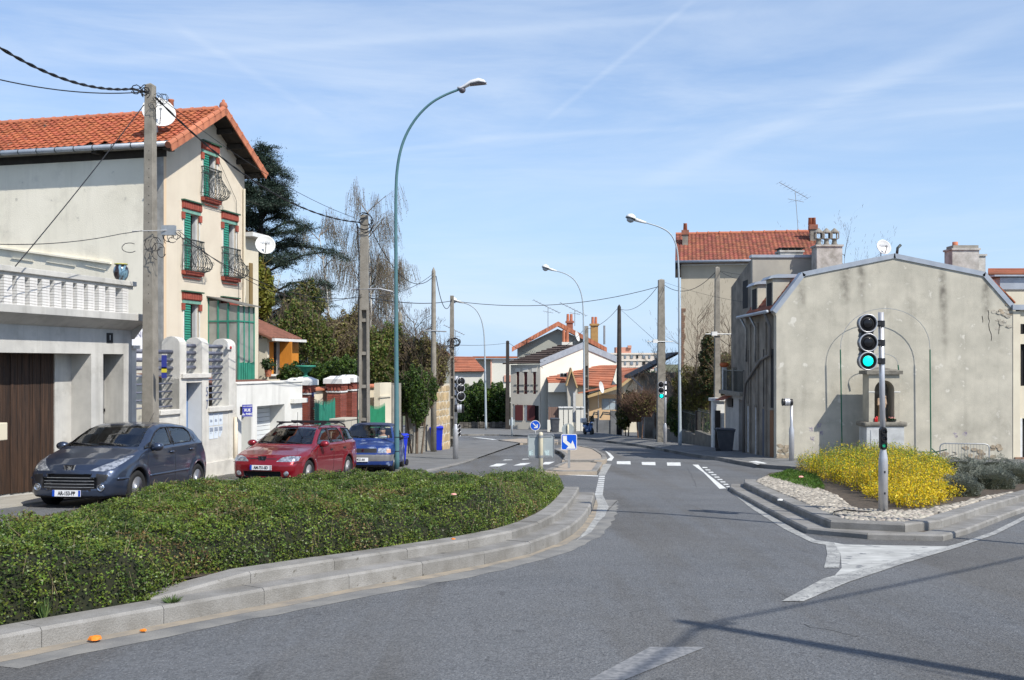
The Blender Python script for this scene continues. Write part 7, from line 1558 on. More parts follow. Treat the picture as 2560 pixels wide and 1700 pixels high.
# ================================================================ houses at the far end of the street
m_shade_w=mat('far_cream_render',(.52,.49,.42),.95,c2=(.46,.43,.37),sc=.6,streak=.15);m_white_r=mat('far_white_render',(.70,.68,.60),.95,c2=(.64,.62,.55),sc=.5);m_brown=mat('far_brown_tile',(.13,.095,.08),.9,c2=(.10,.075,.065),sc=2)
m_frt=mat('far_orange_tile',(.40,.145,.08),.9,c2=(.29,.11,.065),sc=.9,rnd=.15,isl=True);m_maroon=mat('maroon_shutter',(.10,.025,.025),.7);m_peach=mat('peach_render',(.60,.42,.24),.95,c2=(.55,.38,.22),sc=1)
def tiled(par,a,b,c,d,m,th=.10,rows=8,name='roof'):
 """roof plane a-b (eave) to d-c (ridge) laid in overlapping tile courses"""
 a,b,c,d=map(Vector,(a,b,c,d));mb=MB();n=(b-a).cross(d-a).normalized();n=n if n.z>0 else-n
 for r in range(rows):
  t0,t1=r/rows,(r+1.12)/rows;p,q=a.lerp(d,t0),b.lerp(c,t0);s,t=b.lerp(c,min(1,t1)),a.lerp(d,min(1,t1));m_=max(1,int((q-p).length/1.1))
  for i in range(m_):
   f,g=i/m_,(i+1)/m_;w=p.lerp(q,f),p.lerp(q,g),t.lerp(s,g),t.lerp(s,f);mb.add([w[0]+n*th,w[1]+n*th,w[2]+n*th*.3,w[3]+n*th*.3,w[0],w[1]],[(0,1,2,3),(4,5,1,0)])
 mb.ob(name,m,par,kind='stuff');MB().add([a-n*.05,b-n*.05,c-n*.05,d-n*.05],[(0,1,2,3)]).ob('roof_deck',m_soffit,par)
c2x=lambda x:1240+x/4.355
c2y=lambda y:760+y/4.355
def Pp(x,y,Y):return at(c2x(x),c2y(y),Y)
AF=Fr(*Pp(160,0,88).xy,-22);a1=AF.s_(c2x(480));zA0=zg(88)-.4;zA1=AF.z_(c2x(300),c2y(662))
hA=T('house','two-storey cream house with three narrow dark shutters at the bend of the street','house',AF,(0,0,zg(88)))
wins=[(c2x(x0),c2x(x1),c2y(980),c2y(738))for x0,x1 in((222,252),(303,340),(402,435))]+[(c2x(178),c2x(200),c2y(1380),c2y(1090)),(c2x(300),c2x(335),c2y(1268),c2y(1100)),(c2x(400),c2x(465),c2y(1385),c2y(1108)),(c2x(232),c2x(241),c2y(1180),c2y(1090))]
hs=[(AF.s_(u0),AF.s_(u1),AF.z_((u0+u1)/2,v1),AF.z_((u0+u1)/2,v0))for u0,u1,v1,v0 in wins]
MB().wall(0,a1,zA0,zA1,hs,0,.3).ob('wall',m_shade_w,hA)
for i,w in enumerate(hs):
 MB().box(w[0],.12,w[2],w[1],.2,w[3]).ob('window',(m_maroon if i<3 else[m_white,m_white,m_dark,m_jamb][i-3]),hA)
 if i<3:
  for dz in(.25,.75):MB().box(w[0]-.2,-.05,w[2]+dz,w[1]+.2,-.01,w[2]+dz+.05).ob('shutter_bar',m_iron,hA)
  MB().box(w[0]-.1,-.03,w[3],w[1]+.1,-.001,w[3]+.3).ob('lintel',m_white_r,hA)
 if i==4:
  for s in(w[0]-.75,w[1]+.05):MB().box(s,-.06,w[2],s+.7,-.01,w[3]).ob('shutter',m_maroon,hA)
c0=AF.W(a1,0,0);SF2=Fr(c0.x,c0.y,30);s1=SF2.s_(c2x(562));zv=SF2.z_(c2x(562),c2y(850))
p0=AF.W(0,0,zA1);p1=AF.W(a1,0,zA1)
def loc_(o,fr,par):return o
def W_thing(name,label,cat,p):return T(name,label,cat,WF,tuple(p))
hA2=W_thing('house_wing','bright white gable with grey verge adjoining the two-storey cream house','house',(c0.x,c0.y,zg(88)))
Yg_=c0.y+.05;pk=Pp(950,470,Yg_+3);gl=Pp(480,665,Yg_);gr=Pp(1312,622,Yg_+5)
def poly3(name,P,m,par,back=Vector((0,.3,0))):
 n=len(P);P=[Vector(p)for p in P];MB().add(P+[p+back for p in P],[tuple(range(n)),tuple(range(n,2*n))[::-1]]+[(i,n+i,n+(i+1)%n,(i+1)%n)for i in range(n)]).ob(name,m,par)
gd=lambda x,Y:at(c2x(x),0,Y).x
poly3('gable',[gl,(gl.x,gl.y,zA0),(gr.x,gr.y,zA0),gr,pk],m_white_r,hA2)
for a,b in((gl,pk),(pk,gr)):poly3('verge',[a+Vector((0,-.15,-.1)),b+Vector((0,-.15,-.1)),b+Vector((0,-.15,.45)),a+Vector((0,-.15,.45))],m_zinc,hA2,Vector((0,.5,0)))
tiled(hA,p0+Vector((-.6,-.3,.1))-hA.off*0,p1,Pp(950,455,Yg_+3.2),Pp(720,440,Yg_+4),m_brown,rows=10)if False else None
rt=MB();A_,B_,C_2,D_=p0+Vector((-.7,-.2,.05)),p1+Vector((0,-.1,.12)),Pp(950,452,Yg_+3.2),Pp(722,440,Yg_+5)
for r in range(11):
 t0,t1=r/11,(r+1.1)/11;rt.add([A_.lerp(D_,t0)+Vector((0,-.1,.1)),B_.lerp(C_2,t0)+Vector((0,-.1,.1)),B_.lerp(C_2,min(1,t1)),A_.lerp(D_,min(1,t1)),A_.lerp(D_,t0),B_.lerp(C_2,t0)],[(0,1,2,3),(4,5,1,0)])
rt.ob('roof',m_brown,hA2)
o=MB().box(Pp(715,0,92).x,91.5,Pp(0,500,92).z,Pp(830,0,92).x,92.4,Pp(0,415,92).z).ob('chimney',m_white_r,hA2)
for x in(738,775):MB().lathe([(.16,0),(.14,1.1)],(Pp(x,0,92).x,92,Pp(0,415,92).z),8).ob('chimney_pot',m_ridge,hA2)
poly3('side_wall',[(c0.x,c0.y,zA0),(c0.x,c0.y,zA1),Pp(562,850,Yg_+1.2),Vector((Pp(562,850,Yg_+1.2).x,Yg_+1.2,zA0))],m_shade_w,hA2,Vector((.1,.3,0)))
poly3('verge',[Pp(478,660,Yg_-.1),Pp(492,655,Yg_-.1),Pp(576,850,Yg_+1.1),Pp(560,855,Yg_+1.1)],m_white,hA2,Vector((0,.2,0)))
hB=W_thing('house','grey gabled house with orange tiled verge, tallest of the far group','house',(Pp(670,0,101).x,101,zg(100)))
pkB,lB,rB=Pp(672,215,101),Pp(232,478,101),Pp(1190,488,101)
poly3('gable',[pkB-Vector((0,0,.5)),lB,(lB.x,101,-5),(rB.x,101,-5),rB],mat('far_grey_render',(.36,.36,.31),.95,c2=(.31,.31,.27),sc=.5),hB)
for a,b,n in((pkB+Vector((0,-.9,.2)),Pp(170,470,100),15),(pkB+Vector((0,-.9,.2)),Pp(1210,475,100),15)):
 for i in range(n):
  p,q=a.lerp(b,i/n),a.lerp(b,(i+.93)/n);poly3('verge_tile',[p,q,q+Vector((0,0,-.45)),p+Vector((0,0,-.45))],m_ridge,hB,Vector((0,1.6,0)))
def brick_ch(x0,x1,y0,y1,Y,m,pots,par):
 a,b=Pp(x0,y0,Y),Pp(x1,y1,Y);o=MB().box(a.x,Y,b.z,b.x,Y+.8,a.z).ob('chimney',m,par);MB().box(a.x-.1,Y-.1,a.z,b.x+.1,Y+.9,a.z+.2).ob('chimney_cap',m,(par,o))
 for x in pots:MB().lathe([(.15,.2),(.13,.9)],(Pp(x,0,Y).x,Y+.4,a.z),8).ob('chimney_pot',m_ridge,(par,o))
brick_ch(772,838,205,290,102,m_chim,(785,822),hB);brick_ch(1035,1112,235,430,104,mat('yellow_brick',(.42,.25,.09),.9,c2=(.34,.20,.08),sc=3),(1056,1090),hB)
MB().tube([Pp(1180,440,104),Pp(1180,235,104)],.12,6).ob('flue',m_steel,hB)
dish(Pp(876,355,97),.47,'white satellite dish on the orange verge of the grey gabled house',-25,15,arm=False)
hC=W_thing('house','low cream house with long orange tiled roof, skylight and pointed gable porch','house',(Pp(900,0,86).x,86,zg(86)))
e1,e2,r1,r2_=Pp(568,860,86),Pp(1250,912,86),Pp(515,676,91),Pp(1318,668,91);tiled(hC,e1,e2,r2_,r1,m_frt,rows=9)
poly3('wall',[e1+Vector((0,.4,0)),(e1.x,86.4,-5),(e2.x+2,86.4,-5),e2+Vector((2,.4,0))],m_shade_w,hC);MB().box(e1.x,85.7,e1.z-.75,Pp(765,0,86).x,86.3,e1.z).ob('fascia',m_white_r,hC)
poly3('porch_gable',[Pp(822,740,84.5),Pp(772,890,84.5),Vector((Pp(800,0,84.5).x,84.5,-4)),Vector((Pp(885,0,84.5).x,84.5,-4)),Pp(885,905,84.5)],m_shade_w,hC,Vector((0,1.8,0)))
for a,b in(((820,693),(762,890)),((820,693),(893,912))):poly3('porch_verge',[Pp(*a,84),Pp(a[0],a[1]+38,84),Pp(b[0]+(14 if b[0]<800 else-14),b[1],84),Pp(*b,84)],mat('tan_verge_board',(.48,.34,.17),.8),hC,Vector((0,2.4,0)))
MB().box(Pp(695,0,87).x,86.6,Pp(0,795,87).z,Pp(772,0,87).x,86.9,Pp(0,748,87).z).ob('skylight',m_white,hC)
for x in(702,738):MB().box(Pp(x,0,87).x,86.5,Pp(0,788,87).z,Pp(x+27,0,87).x,86.59,Pp(0,755,87).z).ob('skylight_pane',m_dark,hC)
MB().box(Pp(840,0,84.4).x,84.3,-4,Pp(866,0,84.4).x,84.4,Pp(0,960,84.4).z).ob('door',m_jamb,hC)
hD=W_thing('house','peach rendered house with white curtained window and tan gable boards','house',(Pp(1200,0,82).x,82,zg(82)))
wl_,wr_=Pp(1150,1155,82),Pp(1318,1028,82);bb=MB().wall(Pp(1005,0,82).x,Pp(1385,0,82).x,-5,Pp(0,985,82).z,[(wl_.x,wr_.x,wl_.z,wr_.z)],82,82.3).ob('wall',m_peach,hD)
poly3('gable',[Pp(1020,990,82.05),Pp(1385,990,82.05),Pp(1640,760,82.6),Pp(1580,722,82.6),Pp(1400,862,82.05)],m_cream2,hD);poly3('wall',[Pp(1385,985,82.1),Vector((Pp(1385,0,82.1).x,82.1,-5)),Vector((Pp(1660,0,82.1).x,82.1,-5)),Pp(1660,780,82.1),Pp(1580,720,82.1)],m_cream2,hD)
for x0,x1 in((1158,1235),(1243,1312)):MB().box(Pp(x0,0,82).x,82.14,Pp(0,1150,82).z,Pp(x1,0,82).x,82.18,Pp(0,1034,82).z).ob('window_pane',mat('net_curtain',(.38,.44,.48),.4,c2=(.28,.34,.38),sc=4,stretch=(6,1,.3)),hD)
MB().box(wl_.x,82.19,wl_.z,wr_.x,82.25,wr_.z).ob('window_frame',m_white,hD)
for a,b in(((1575,703),(1350,885)),((1350,885),(1000,990)),((1575,703),(1640,770))):poly3('verge_board',[Pp(*a,81),Pp(a[0],a[1]+34,81),Pp(b[0],b[1]+34,81),Pp(*b,81)],MATS['tan_verge_board'],hD,Vector((0,1.3,0)))
tiled(hD,Pp(1350,880,81.3),Pp(1575,705,81.3),Pp(1545,700,91),Pp(1318,690,91),m_frt,rows=3);tiled(hD,Pp(890,978,80.5),Pp(1345,890,81.5),Pp(1310,880,86),Pp(1190,905,86),m_frt,rows=3)
tiled(hD,Pp(1585,702,82),Pp(1720,702,86),Pp(1700,695,90),Pp(1600,698,90),m_frt,rows=2)
dish(Pp(1137,910,80),.44,'white satellite dish on a pole before the peach house',-28,12,arm=False,pole=(.3,.3,-1.6))
fw=W_thing('front_wall','white gate pillars and low walls before the far cream houses','wall',(Pp(820,0,79).x,79,zg(79)))
for x0,x1,y0 in((560,690,1262),(745,870,1290),(900,950,1260)):MB().box(Pp(x0,0,79).x,79,-5,Pp(x1,0,79).x,79.3,Pp(0,y0,79).z).ob('wall',m_white_r,fw)
for x0,x1 in((686,730),(738,782),(792,832),(872,920),(925,952)):MB().box(Pp(x0,0,78.9).x,78.8,-5,Pp(x1,0,78.9).x,79.35,Pp(0,1130,79).z).ob('pillar',m_white_r,fw);MB().box(Pp(x0-5,0,78.9).x,78.7,Pp(0,1130,79).z,Pp(x1+5,0,78.9).x,79.45,Pp(0,1120,79).z).ob('cap',m_white,fw)
MB().box(Pp(570,0,79.1).x,79.1,Pp(0,1262,79).z,Pp(686,0,79.1).x,79.15,Pp(0,1122,79).z).ob('fence_panel',mat('brown_slats',(.22,.14,.11),.8,c2=(.15,.10,.08),sc=3,stretch=(5,1,.2)),fw)
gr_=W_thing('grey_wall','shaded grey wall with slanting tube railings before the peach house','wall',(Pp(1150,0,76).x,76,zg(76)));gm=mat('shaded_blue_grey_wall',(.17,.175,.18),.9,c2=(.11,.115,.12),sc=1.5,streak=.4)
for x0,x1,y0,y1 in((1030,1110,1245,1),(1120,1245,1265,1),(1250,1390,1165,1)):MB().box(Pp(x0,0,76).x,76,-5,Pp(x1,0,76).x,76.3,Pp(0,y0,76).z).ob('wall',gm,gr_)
for x in(1108,1246):MB().box(Pp(x,0,76).x,75.9,-5,Pp(x+14,0,76).x,76.35,Pp(0,1160,76).z).ob('post',gm,gr_)
for x0 in(1035,1130):
 for q in((0,0),(8,-18)):MB().tube([Pp(x0+q[0],1240,76),Pp(x0+35,1195+q[1],76),Pp(x0+75+(40 if x0>1100 else 0),1205+q[1],76)],.05,5).ob('railing',m_iron,gr_)
bin_(Vector((Pp(640,0,77.5).x,77.5,zg(77.5)+.12)),10,'grey wheelie bin before the far cream house wall',m_binb,h=1.1,w=.6)
ap_=W_thing('apartment_block','distant pale apartment block with pink roof structure beyond the orange roofs','building',(Pp(1500,0,450).x,450,-8));q=lambda x,y:Pp(x,y,450)
MB().box(q(1232,0).x,450,-30,q(1770,0).x,462,q(0,532).z).ob('wall',mat('far_pale_pink',(.62,.54,.47),.95),ap_);MB().box(q(1312,0).x,452,q(0,540).z,q(1478,0).x,460,q(0,470).z).box(q(1440,0).x,451,q(0,480).z,q(1478,0).x,453,q(0,450).z).ob('roof_structure',mat('far_salmon',(.56,.28,.20),.95),ap_)
for j in range(4):
 for i in range(8):
  x=1265+i*66;y=556+j*70;a,b=q(x,y+34),q(x+(30 if i%2 else 20),y);MB().box(a.x,449.7,a.z,b.x,449.95,b.z).ob('window',m_dark if(i*3+j)%4==0 else mat('far_window',(.22,.25,.29),.3),ap_)
 MB().box(q(1232,0).x,449.6,q(0,546+j*70).z,q(1770,0).x,449.9,q(0,550+j*70).z).ob('ledge',m_white_r,ap_)
r1x=lambda x:980+x/2.8
r1y=lambda y:640+y/2.8
def Q(x,y,Y):return at(r1x(x),r1y(y),Y)
hL=W_thing('house','white house with orange hipped roof behind the laddered pole and signal','house',(Q(540,0,110).x,110,zg(110)))
MB().box(Q(385,0,110).x,110,-8,Q(640,0,110).x,112,Q(0,812,110).z).ob('wall',m_white_r,hL);tiled(hL,Q(380,812,109.6),Q(650,808,109.6),Q(568,706,115),Q(400,704,115),m_frt,rows=9)
MB().add([Q(650,808,109.6),Q(568,706,115),Q(652,800,118)],[(0,1,2)]).ob('roof_hip',m_frt,hL)
hL2=W_thing('house','small gabled house with orange verge behind the round grey pole','house',(Q(340,0,100).x,100,zg(100)))
poly3('gable',[Q(305,636,100),Q(200,720,100),Vector((Q(200,0,100).x,100,-6)),Vector((Q(410,0,100).x,100,-6)),Q(410,700,100)],MATS['far_grey_render'],hL2);poly3('verge',[Q(303,628,99.5),Q(303,640,99.5),Q(412,708,99.5),Q(412,692,99.5)],m_ridge,hL2,Vector((0,2,0)))
MB().add([Q(303,630,99.5),Q(180,690,99.5),Q(180,660,106),Q(303,625,106)],[(0,1,2,3)]).ob('roof',m_frt,hL2)
hL3=W_thing('building','flat-roofed white building with red eave line beyond the dark hedge','building',(Q(780,0,120).x,120,zg(120)))
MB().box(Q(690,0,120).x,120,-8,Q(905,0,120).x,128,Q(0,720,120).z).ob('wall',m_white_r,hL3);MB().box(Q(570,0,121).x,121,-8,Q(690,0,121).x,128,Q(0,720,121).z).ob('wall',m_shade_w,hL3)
MB().box(Q(565,0,120).x,119.6,Q(0,715,120).z,Q(910,0,120).x,128,Q(0,702,120).z).ob('red_eave',m_frt,hL3);MB().box(Q(690,0,120).x,119.9,-6,Q(698,0,120).x,119.99,Q(0,722,120).z).box(Q(785,0,120).x,119.85,Q(0,880,120).z,Q(832,0,120).x,119.99,Q(0,835,120).z).ob('pink_band',mat('pink_band',(.60,.33,.25),.9),hL3)
stw=W_thing('stone_wall','low dark rubble stone wall under the tall hedge at the bend','wall',(Q(650,0,90).x,90,zg(90)));r2=random.Random(9);m_rb=mat('dark_rubble',(.15,.135,.11),.95,c2=(.09,.08,.07),sc=3,rnd=.3)
MB().box(Q(470,0,90).x,90.05,-6,Q(830,0,90).x,90.5,Q(0,1165,90).z).ob('wall',m_rb,stw);x=Q(470,0,90).x
while x<Q(830,0,90).x:
 z=zg(90);w=r2.uniform(.3,.55)
 while z<Q(0,1175,90).z:h_=r2.uniform(.18,.32);MB().box(x,89.95-r2.uniform(0,.06),z,x+w-.03,90.05,z+h_-.03).ob('stone',m_rb,stw);z+=h_
 x+=w
hO=W_thing('house','orange tiled roof peeking out behind the corner building at the right edge','house',(at(2520,0,50).x,50,zg(50)));MB().box(at(2478,0,50).x,50,-3,at(2640,0,50).x,56,at(0,684,50).z).ob('wall',m_cream2,hO);tiled(hO,at(2470,686,49.6),at(2640,686,49.6),at(2640,672,53),at(2470,672,53),m_frt,rows=3)
Yk=70.5;o=Vector((at(1471,0,Yk).x,Yk,zg(Yk)+.12));sc=thing('scooter',o,18,'dark blue and black parked scooter with windshield by the grey lamp post','scooter');mb_b=mat('scooter_blue',(.02,.08,.22),.3,coat=.6)
for y in(-.62,.62):MB().lathe([(.16,-.05),(.26,-.055),(.27,0),(.26,.055),(.16,.05)],(0,y,.27),16,ax='x').ob('wheel',m_tyre,sc,True,loc=(0,0,0))
V,Fq=figure([((0,-.35,.5),(0,-.5,.85),.16,.13),((0,-.3,.35),(0,.2,.3),.14,.14),((0,.2,.45),(0,.75,.62),.17,.13),((0,.2,.55),(0,.3,.6),.18,.16),((0,-.6,.4),(0,-.55,.55),.10,.10)],(-.35,-.9,.1),(.35,1.1,1.1),.04,.08)
npmesh('body',V,Fq,mb_b,sc.copy()if False else sc,True);MB().tube([(-.34,-.42,1.0),(0,-.48,.98),(.34,-.42,1.0)],.025,6).ob('handlebar',m_black,sc,loc=(0,0,0))
MB().prism([(-.2,.95),(.2,.95),(.17,1.35),(-.17,1.35)],-.56,-.54,'y').ob('windshield',m_pane,sc,loc=(0,0,0));MB().box(-.15,.0,.72,.15,.75,.84).ob('seat',m_black,sc,loc=(0,0,0),bev=.04);MB().box(-.2,.75,.8,.2,1.05,1.12).ob('top_box',m_white,sc,loc=(0,0,0),bev=.04)
MB().lathe([(.10,-.02),(.06,-.06)],(0,-.62,.84),12,ax='y').ob('headlight',m_chrome,sc,loc=(0,0,0))
# ================================================================ planting
NR=np.random.default_rng(11)
def segmesh(name,segs,m,par=None,**kw):
 A_=np.array([s[0]for s in segs],float);B_=np.array([s[1]for s in segs],float);r0=np.array([s[2]for s in segs])[:,None];r1=np.array([s[3]for s in segs])[:,None]
 d=B_-A_;d/=np.linalg.norm(d,axis=1)[:,None]+1e-9;up=np.where(np.abs(d[:,2:3])>.9,np.array([[1.,0,0]]),np.array([[0,0,1.]]));a=np.cross(d,up);a/=np.linalg.norm(a,axis=1)[:,None];b=np.cross(d,a);n=len(segs)
 V=np.concatenate([np.stack([P+(a*math.cos(q)+b*math.sin(q))*r for q in(0,2.094,4.189)],1)for P,r in((A_,r0),(B_,r1))],1).reshape(-1,3)
 base=np.arange(n)[:,None]*6;Fc=np.concatenate([base+np.array([[i,(i+1)%3,3+(i+1)%3,3+i]])for i in range(3)])
 return npmesh(name,V,Fc,m,par,**kw)
def grow(r,p,d,L,rad,lvl,segs,tips,spread=.7,kids=(4,5),bend=.15,up=.0,keep=.35):
 n=3;q=p
 for i in range(n):
  d=(d+Vector((r.gauss(0,bend),r.gauss(0,bend),r.gauss(0,bend)+up))).normalized();q2=q+d*(L/n);ra,rb=rad*(1-.6*i/n),rad*(1-.6*(i+1)/n);segs.append((q,q2,ra,rb))
  if lvl>0:
   for _ in range(r.randint(*kids)if i else 1):
    t=r.random();ax=Vector((r.gauss(0,1),r.gauss(0,1),r.gauss(0,.6)));nd=(d+ax.normalized()*spread).normalized();grow(r,q.lerp(q2,t),nd,L*r.uniform(.4,.65),rb*.55,lvl-1,segs,tips,spread,kids,bend,up)
  elif i:tips.append((q2,d))
  q=q2
def sph(n,r=NR):d=r.normal(size=(n,3));return d/np.linalg.norm(d,axis=1)[:,None]
def blob_leaves(blobs,n,shell=.55):
 """points in the outer shell of several ellipsoids; returns points and outward directions"""
 w=np.array([b[3]*b[4]*b[5]for b in blobs])**.67;k=NR.choice(len(blobs),n,p=w/w.sum());B_=np.array(blobs)[k];d=sph(n);rr=(shell+(1-shell)*NR.random((n,1))**.6)*(1+.18*np.sin(d[:,:1]*9+B_[:,:1]*3)*np.sin(d[:,2:3]*8+B_[:,1:2]))
 return B_[:,:3]+d*rr*B_[:,3:6],d
def bush(name,label,px,Y,n,size,m,cat='shrub',group=None,twigs=0,tm=m_twig,dep=None,tri=True,m2=None,trunk=True,base=None,shell=.45):
 """px: list of (u, v, ru, rv) blobs in pixels at depth Y"""
 k=Y/F;bl_=[]
 for j,(u,v,ru,rv)in enumerate(px):c=at(u,v,Y+NR.uniform(-.5,.5));bl_.append((c.x,c.y,c.z,ru*k,(dep or ru*k*.8),rv*k))
 c=at(np.mean([q[0]for q in px]),0,Y);o=Vector((c.x,Y,zg(Y)if base is None else base));t=thing(name,o,0,label,cat,group);P,d=blob_leaves(bl_,n,shell);P-=np.array(o)
 if m2 is None:leaves('foliage',P,d*.6+NR.normal(0,.6,P.shape),size,m,par=t,tri=tri)
 else:
  h=NR.random(len(P))<.5;leaves('foliage',P[h],d[h]*.6+NR.normal(0,.6,P[h].shape),size,m,par=t,tri=tri);leaves('foliage',P[~h],d[~h]*.6+NR.normal(0,.6,P[~h].shape),size,m2,par=t,tri=tri)
 segs=[];r=random.Random(int(px[0][0]))
 for b in bl_:
  bb=Vector((b[0],b[1],max(o.z,b[2]-b[5])))-o;segs.append((Vector((bb.x*.4,bb.y*.4,0)),Vector(b[:3])-o,.05,.03))
  for i in range(twigs):
   e=Vector(b[:3])-o+Vector((r.gauss(0,.75)*b[3],r.gauss(0,.5)*b[4],abs(r.gauss(.55,.4))*b[5]));s=Vector((bb.x+r.uniform(-.5,.5)*b[3],bb.y,bb.z));mm=s.lerp(e,.55)+Vector((r.gauss(0,.1),0,.15));segs+=[(s,mm,.018,.012),(mm,e,.012,.004)]
   for _ in range(3):segs.append((mm.lerp(e,r.random()),mm.lerp(e,r.random())+Vector((r.gauss(0,.25),r.gauss(0,.2),r.uniform(0,.4))),.008,.003))
 segmesh('branches',segs,tm,t);return t
near_=[Vector(p)for p in in1[:i0+1]]+[Vector(p)for p in in2[2:]]
farp=[Vector((.45,18.5,0)),Vector((-.7,17.5,0)),G(1000,1197,.6),G(700,1194,.6),G(450,1206,.6),G(200,1250,.6),G(-50,1305,.6),G(-260,1350,.6)]
poly=[(p.x,p.y)for p in near_]+[(p.x,p.y)for p in farp];xs_=[p[0]for p in poly];ys_=[p[1]for p in poly]
def bump_(x,y):return .055*np.sin(x*1.7+y*1.1)+.05*np.sin(x*4.1-y*3.1+1)+.04*np.sin(x*8.3+y*6.7)*np.sin(y*5.1)+.03*np.sin(x*15-y*12.2)
def hz_(x,y):return np.where(y<60,-.05*y,0)
def hedge_h(x,y,d):return np.clip(.50+bump_(x,y)-.05*(x<-4),.1,1)*np.clip(-(d+.04*np.sin(x*6)+.03)/.30,0,1)**.42
def in_poly(n):
 X_=NR.uniform(min(xs_),max(xs_),n*3);Y_=NR.uniform(min(ys_),max(ys_),n*3);d=sdpoly(X_,Y_,poly);m=d<-.02;return X_[m][:n],Y_[m][:n],d[m][:n]
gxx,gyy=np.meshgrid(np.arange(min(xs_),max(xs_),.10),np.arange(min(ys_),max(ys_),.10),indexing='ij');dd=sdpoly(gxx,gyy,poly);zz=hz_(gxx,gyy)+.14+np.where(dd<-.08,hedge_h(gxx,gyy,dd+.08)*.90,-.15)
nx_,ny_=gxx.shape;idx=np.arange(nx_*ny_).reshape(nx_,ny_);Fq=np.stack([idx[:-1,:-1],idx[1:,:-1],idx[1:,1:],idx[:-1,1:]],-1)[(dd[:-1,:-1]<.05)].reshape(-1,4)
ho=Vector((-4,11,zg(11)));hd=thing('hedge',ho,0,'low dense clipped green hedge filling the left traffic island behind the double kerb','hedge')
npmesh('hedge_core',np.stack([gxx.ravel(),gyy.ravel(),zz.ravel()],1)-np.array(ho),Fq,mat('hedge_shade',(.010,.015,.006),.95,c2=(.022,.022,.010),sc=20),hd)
m_hl=leafmat('hedge_leaf',(.135,.185,.026),(.045,.076,.014),sc=2.6,rnd=.7,hue=.035,trans=.25,rough=.4);m_hl2=leafmat('hedge_leaf_brown',(.20,.13,.05),(.12,.10,.04),sc=3,rnd=.5,hue=.03)
X_,Y_,d_=in_poly(560000);H_=hedge_h(X_,Y_,d_);fr_=NR.random(len(X_));z=hz_(X_,Y_)+.15+np.where(d_>-.42,H_*(1-fr_**1.1),H_-.12*fr_**1.5)+.03*NR.random(len(X_))
brown=(np.sin(X_*1.9+2.2*np.sin(Y_*1.7))*np.sin(Y_*2.6+X_)>.60)&(NR.random(len(X_))<.34);gap=(np.sin(X_*13+Y_*7+2*np.sin(Y_*3))*np.sin(X_*6.1-Y_*14.3+2*np.sin(X_*2.7))>.42)&(NR.random(len(X_))<.72)
P=np.stack([X_,Y_,z],1)-np.array(ho);Nn=NR.normal(0,.55,P.shape)+np.array([.1,-.35,.8])
for nm,msk,m in(('foliage',~brown&~gap,m_hl),('brown_foliage',brown,m_hl2)):leaves(nm,P[msk],Nn[msk],.0148,m,par=hd,tri=True,asp=.6)
X_,Y_,d_=in_poly(1500);z=hz_(X_,Y_)+.14+hedge_h(X_,Y_,d_);segs=[]
for x,y,zz_ in zip(X_,Y_,z):a=Vector((x,y,zz_-.1))-ho;b=a+Vector((NR.normal(0,.07),NR.normal(0,.07),.12+.08*NR.random()));segs.append((a,b,.0035,.0015))
segmesh('twigs',segs,mat('dry_twig',(.22,.17,.10),.9),hd);q=G(1134,1238,.8);crumb(1134,1238,.68,m_pk,'small pink-red paper ball lying on top of the hedge','litter',.035)
for u,v,l in((110,1545,'spiky grey-green grass tuft at the foot of the hedge, lower left'),(430,1508,'low bright green weeds beside the start of the upper kerb')):
 p=G(u,v,.14);t=thing('grass_tuft',p,0,l,'grass');segs=[]
 for i in range(90):a=NR.uniform(0,6.28);rr=NR.uniform(.02,.10 if u>200 else .06);b=Vector((math.cos(a)*rr,math.sin(a)*rr,NR.uniform(.03,.16 if u<200 else .06)));segs.append((Vector((b.x*.3,b.y*.3,0)),b,.005,.001))
 segmesh('blades',segs,leafmat('blade',(.13,.20,.06),(.09,.15,.05)),t)
bed=[G(u,v,.16)for u,v in((1925,1190),(1985,1203),(2052,1225),(2098,1244),(2120,1264),(2150,1277),(2250,1281),(2320,1276),(2390,1262),(2460,1245),(2560,1226),(2760,1190))]
sp_=[(p.x,p.y)for p in inr2]+[(p.x,p.y)for p in bed[::-1]];m_st=mat('river_stone',(.38,.345,.285),.8,c2=(.28,.25,.205),sc=5,rnd=.35,hue=.02,bump=.2,bsc=30);sb=MB().lathe([(.025,-.03),(.047,-.008),(.045,.016),(.021,.031)],n=8,sc=(1.15,.85));sme=mesh('river_stone',sb,m_st,True)
pts=[];y=12.0;row=0
while y<26:
 x=2.5+(row%2)*.046
 while x<13:pts.append((x+NR.uniform(-.02,.02),y+NR.uniform(-.015,.015)));x+=.092
 y+=.070;row+=1
pa=np.array(pts);d_=sdpoly(pa[:,0],pa[:,1],sp_);pa=pa[d_<-.03];pa=pa[np.argsort(np.hypot(pa[:,0],pa[:,1]))];rest=MB()
sheet('mortar_bed',[Vector(p)for p in sp_],.162,mat('sand_mortar',(.30,.27,.22),.95,c2=(.2,.18,.15),sc=10),isl_r)
for i,(x,y)in enumerate(pa):
 z=zg(y)+.175;a=NR.uniform(0,3.1);s=NR.uniform(.8,1.12)
 if i<300:inst(sme,'river_stone',isl_r,(x,y,z),(NR.uniform(-.3,.3),NR.uniform(-.3,.3),a),(s,s,s))
 else:
  M=Matrix.Rotation(a,3,'Z')*s;rest.add([tuple(M@Vector(v)+Vector((x,y,z)))for v in sb.v],sb.f)
rest.ob('river_stone_field',mat('river_stone_joined',(.38,.345,.285),.8,c2=(.28,.25,.205),sc=5,rnd=.35,isl=True,bump=.2,bsc=30),isl_r,True,loc=(0,0,0),kind='stuff')
fpx=[(1975,1172),(2040,1196),(2120,1222),(2200,1256),(2262,1274),(2330,1272),(2384,1250),(2378,1205),(2345,1180)]
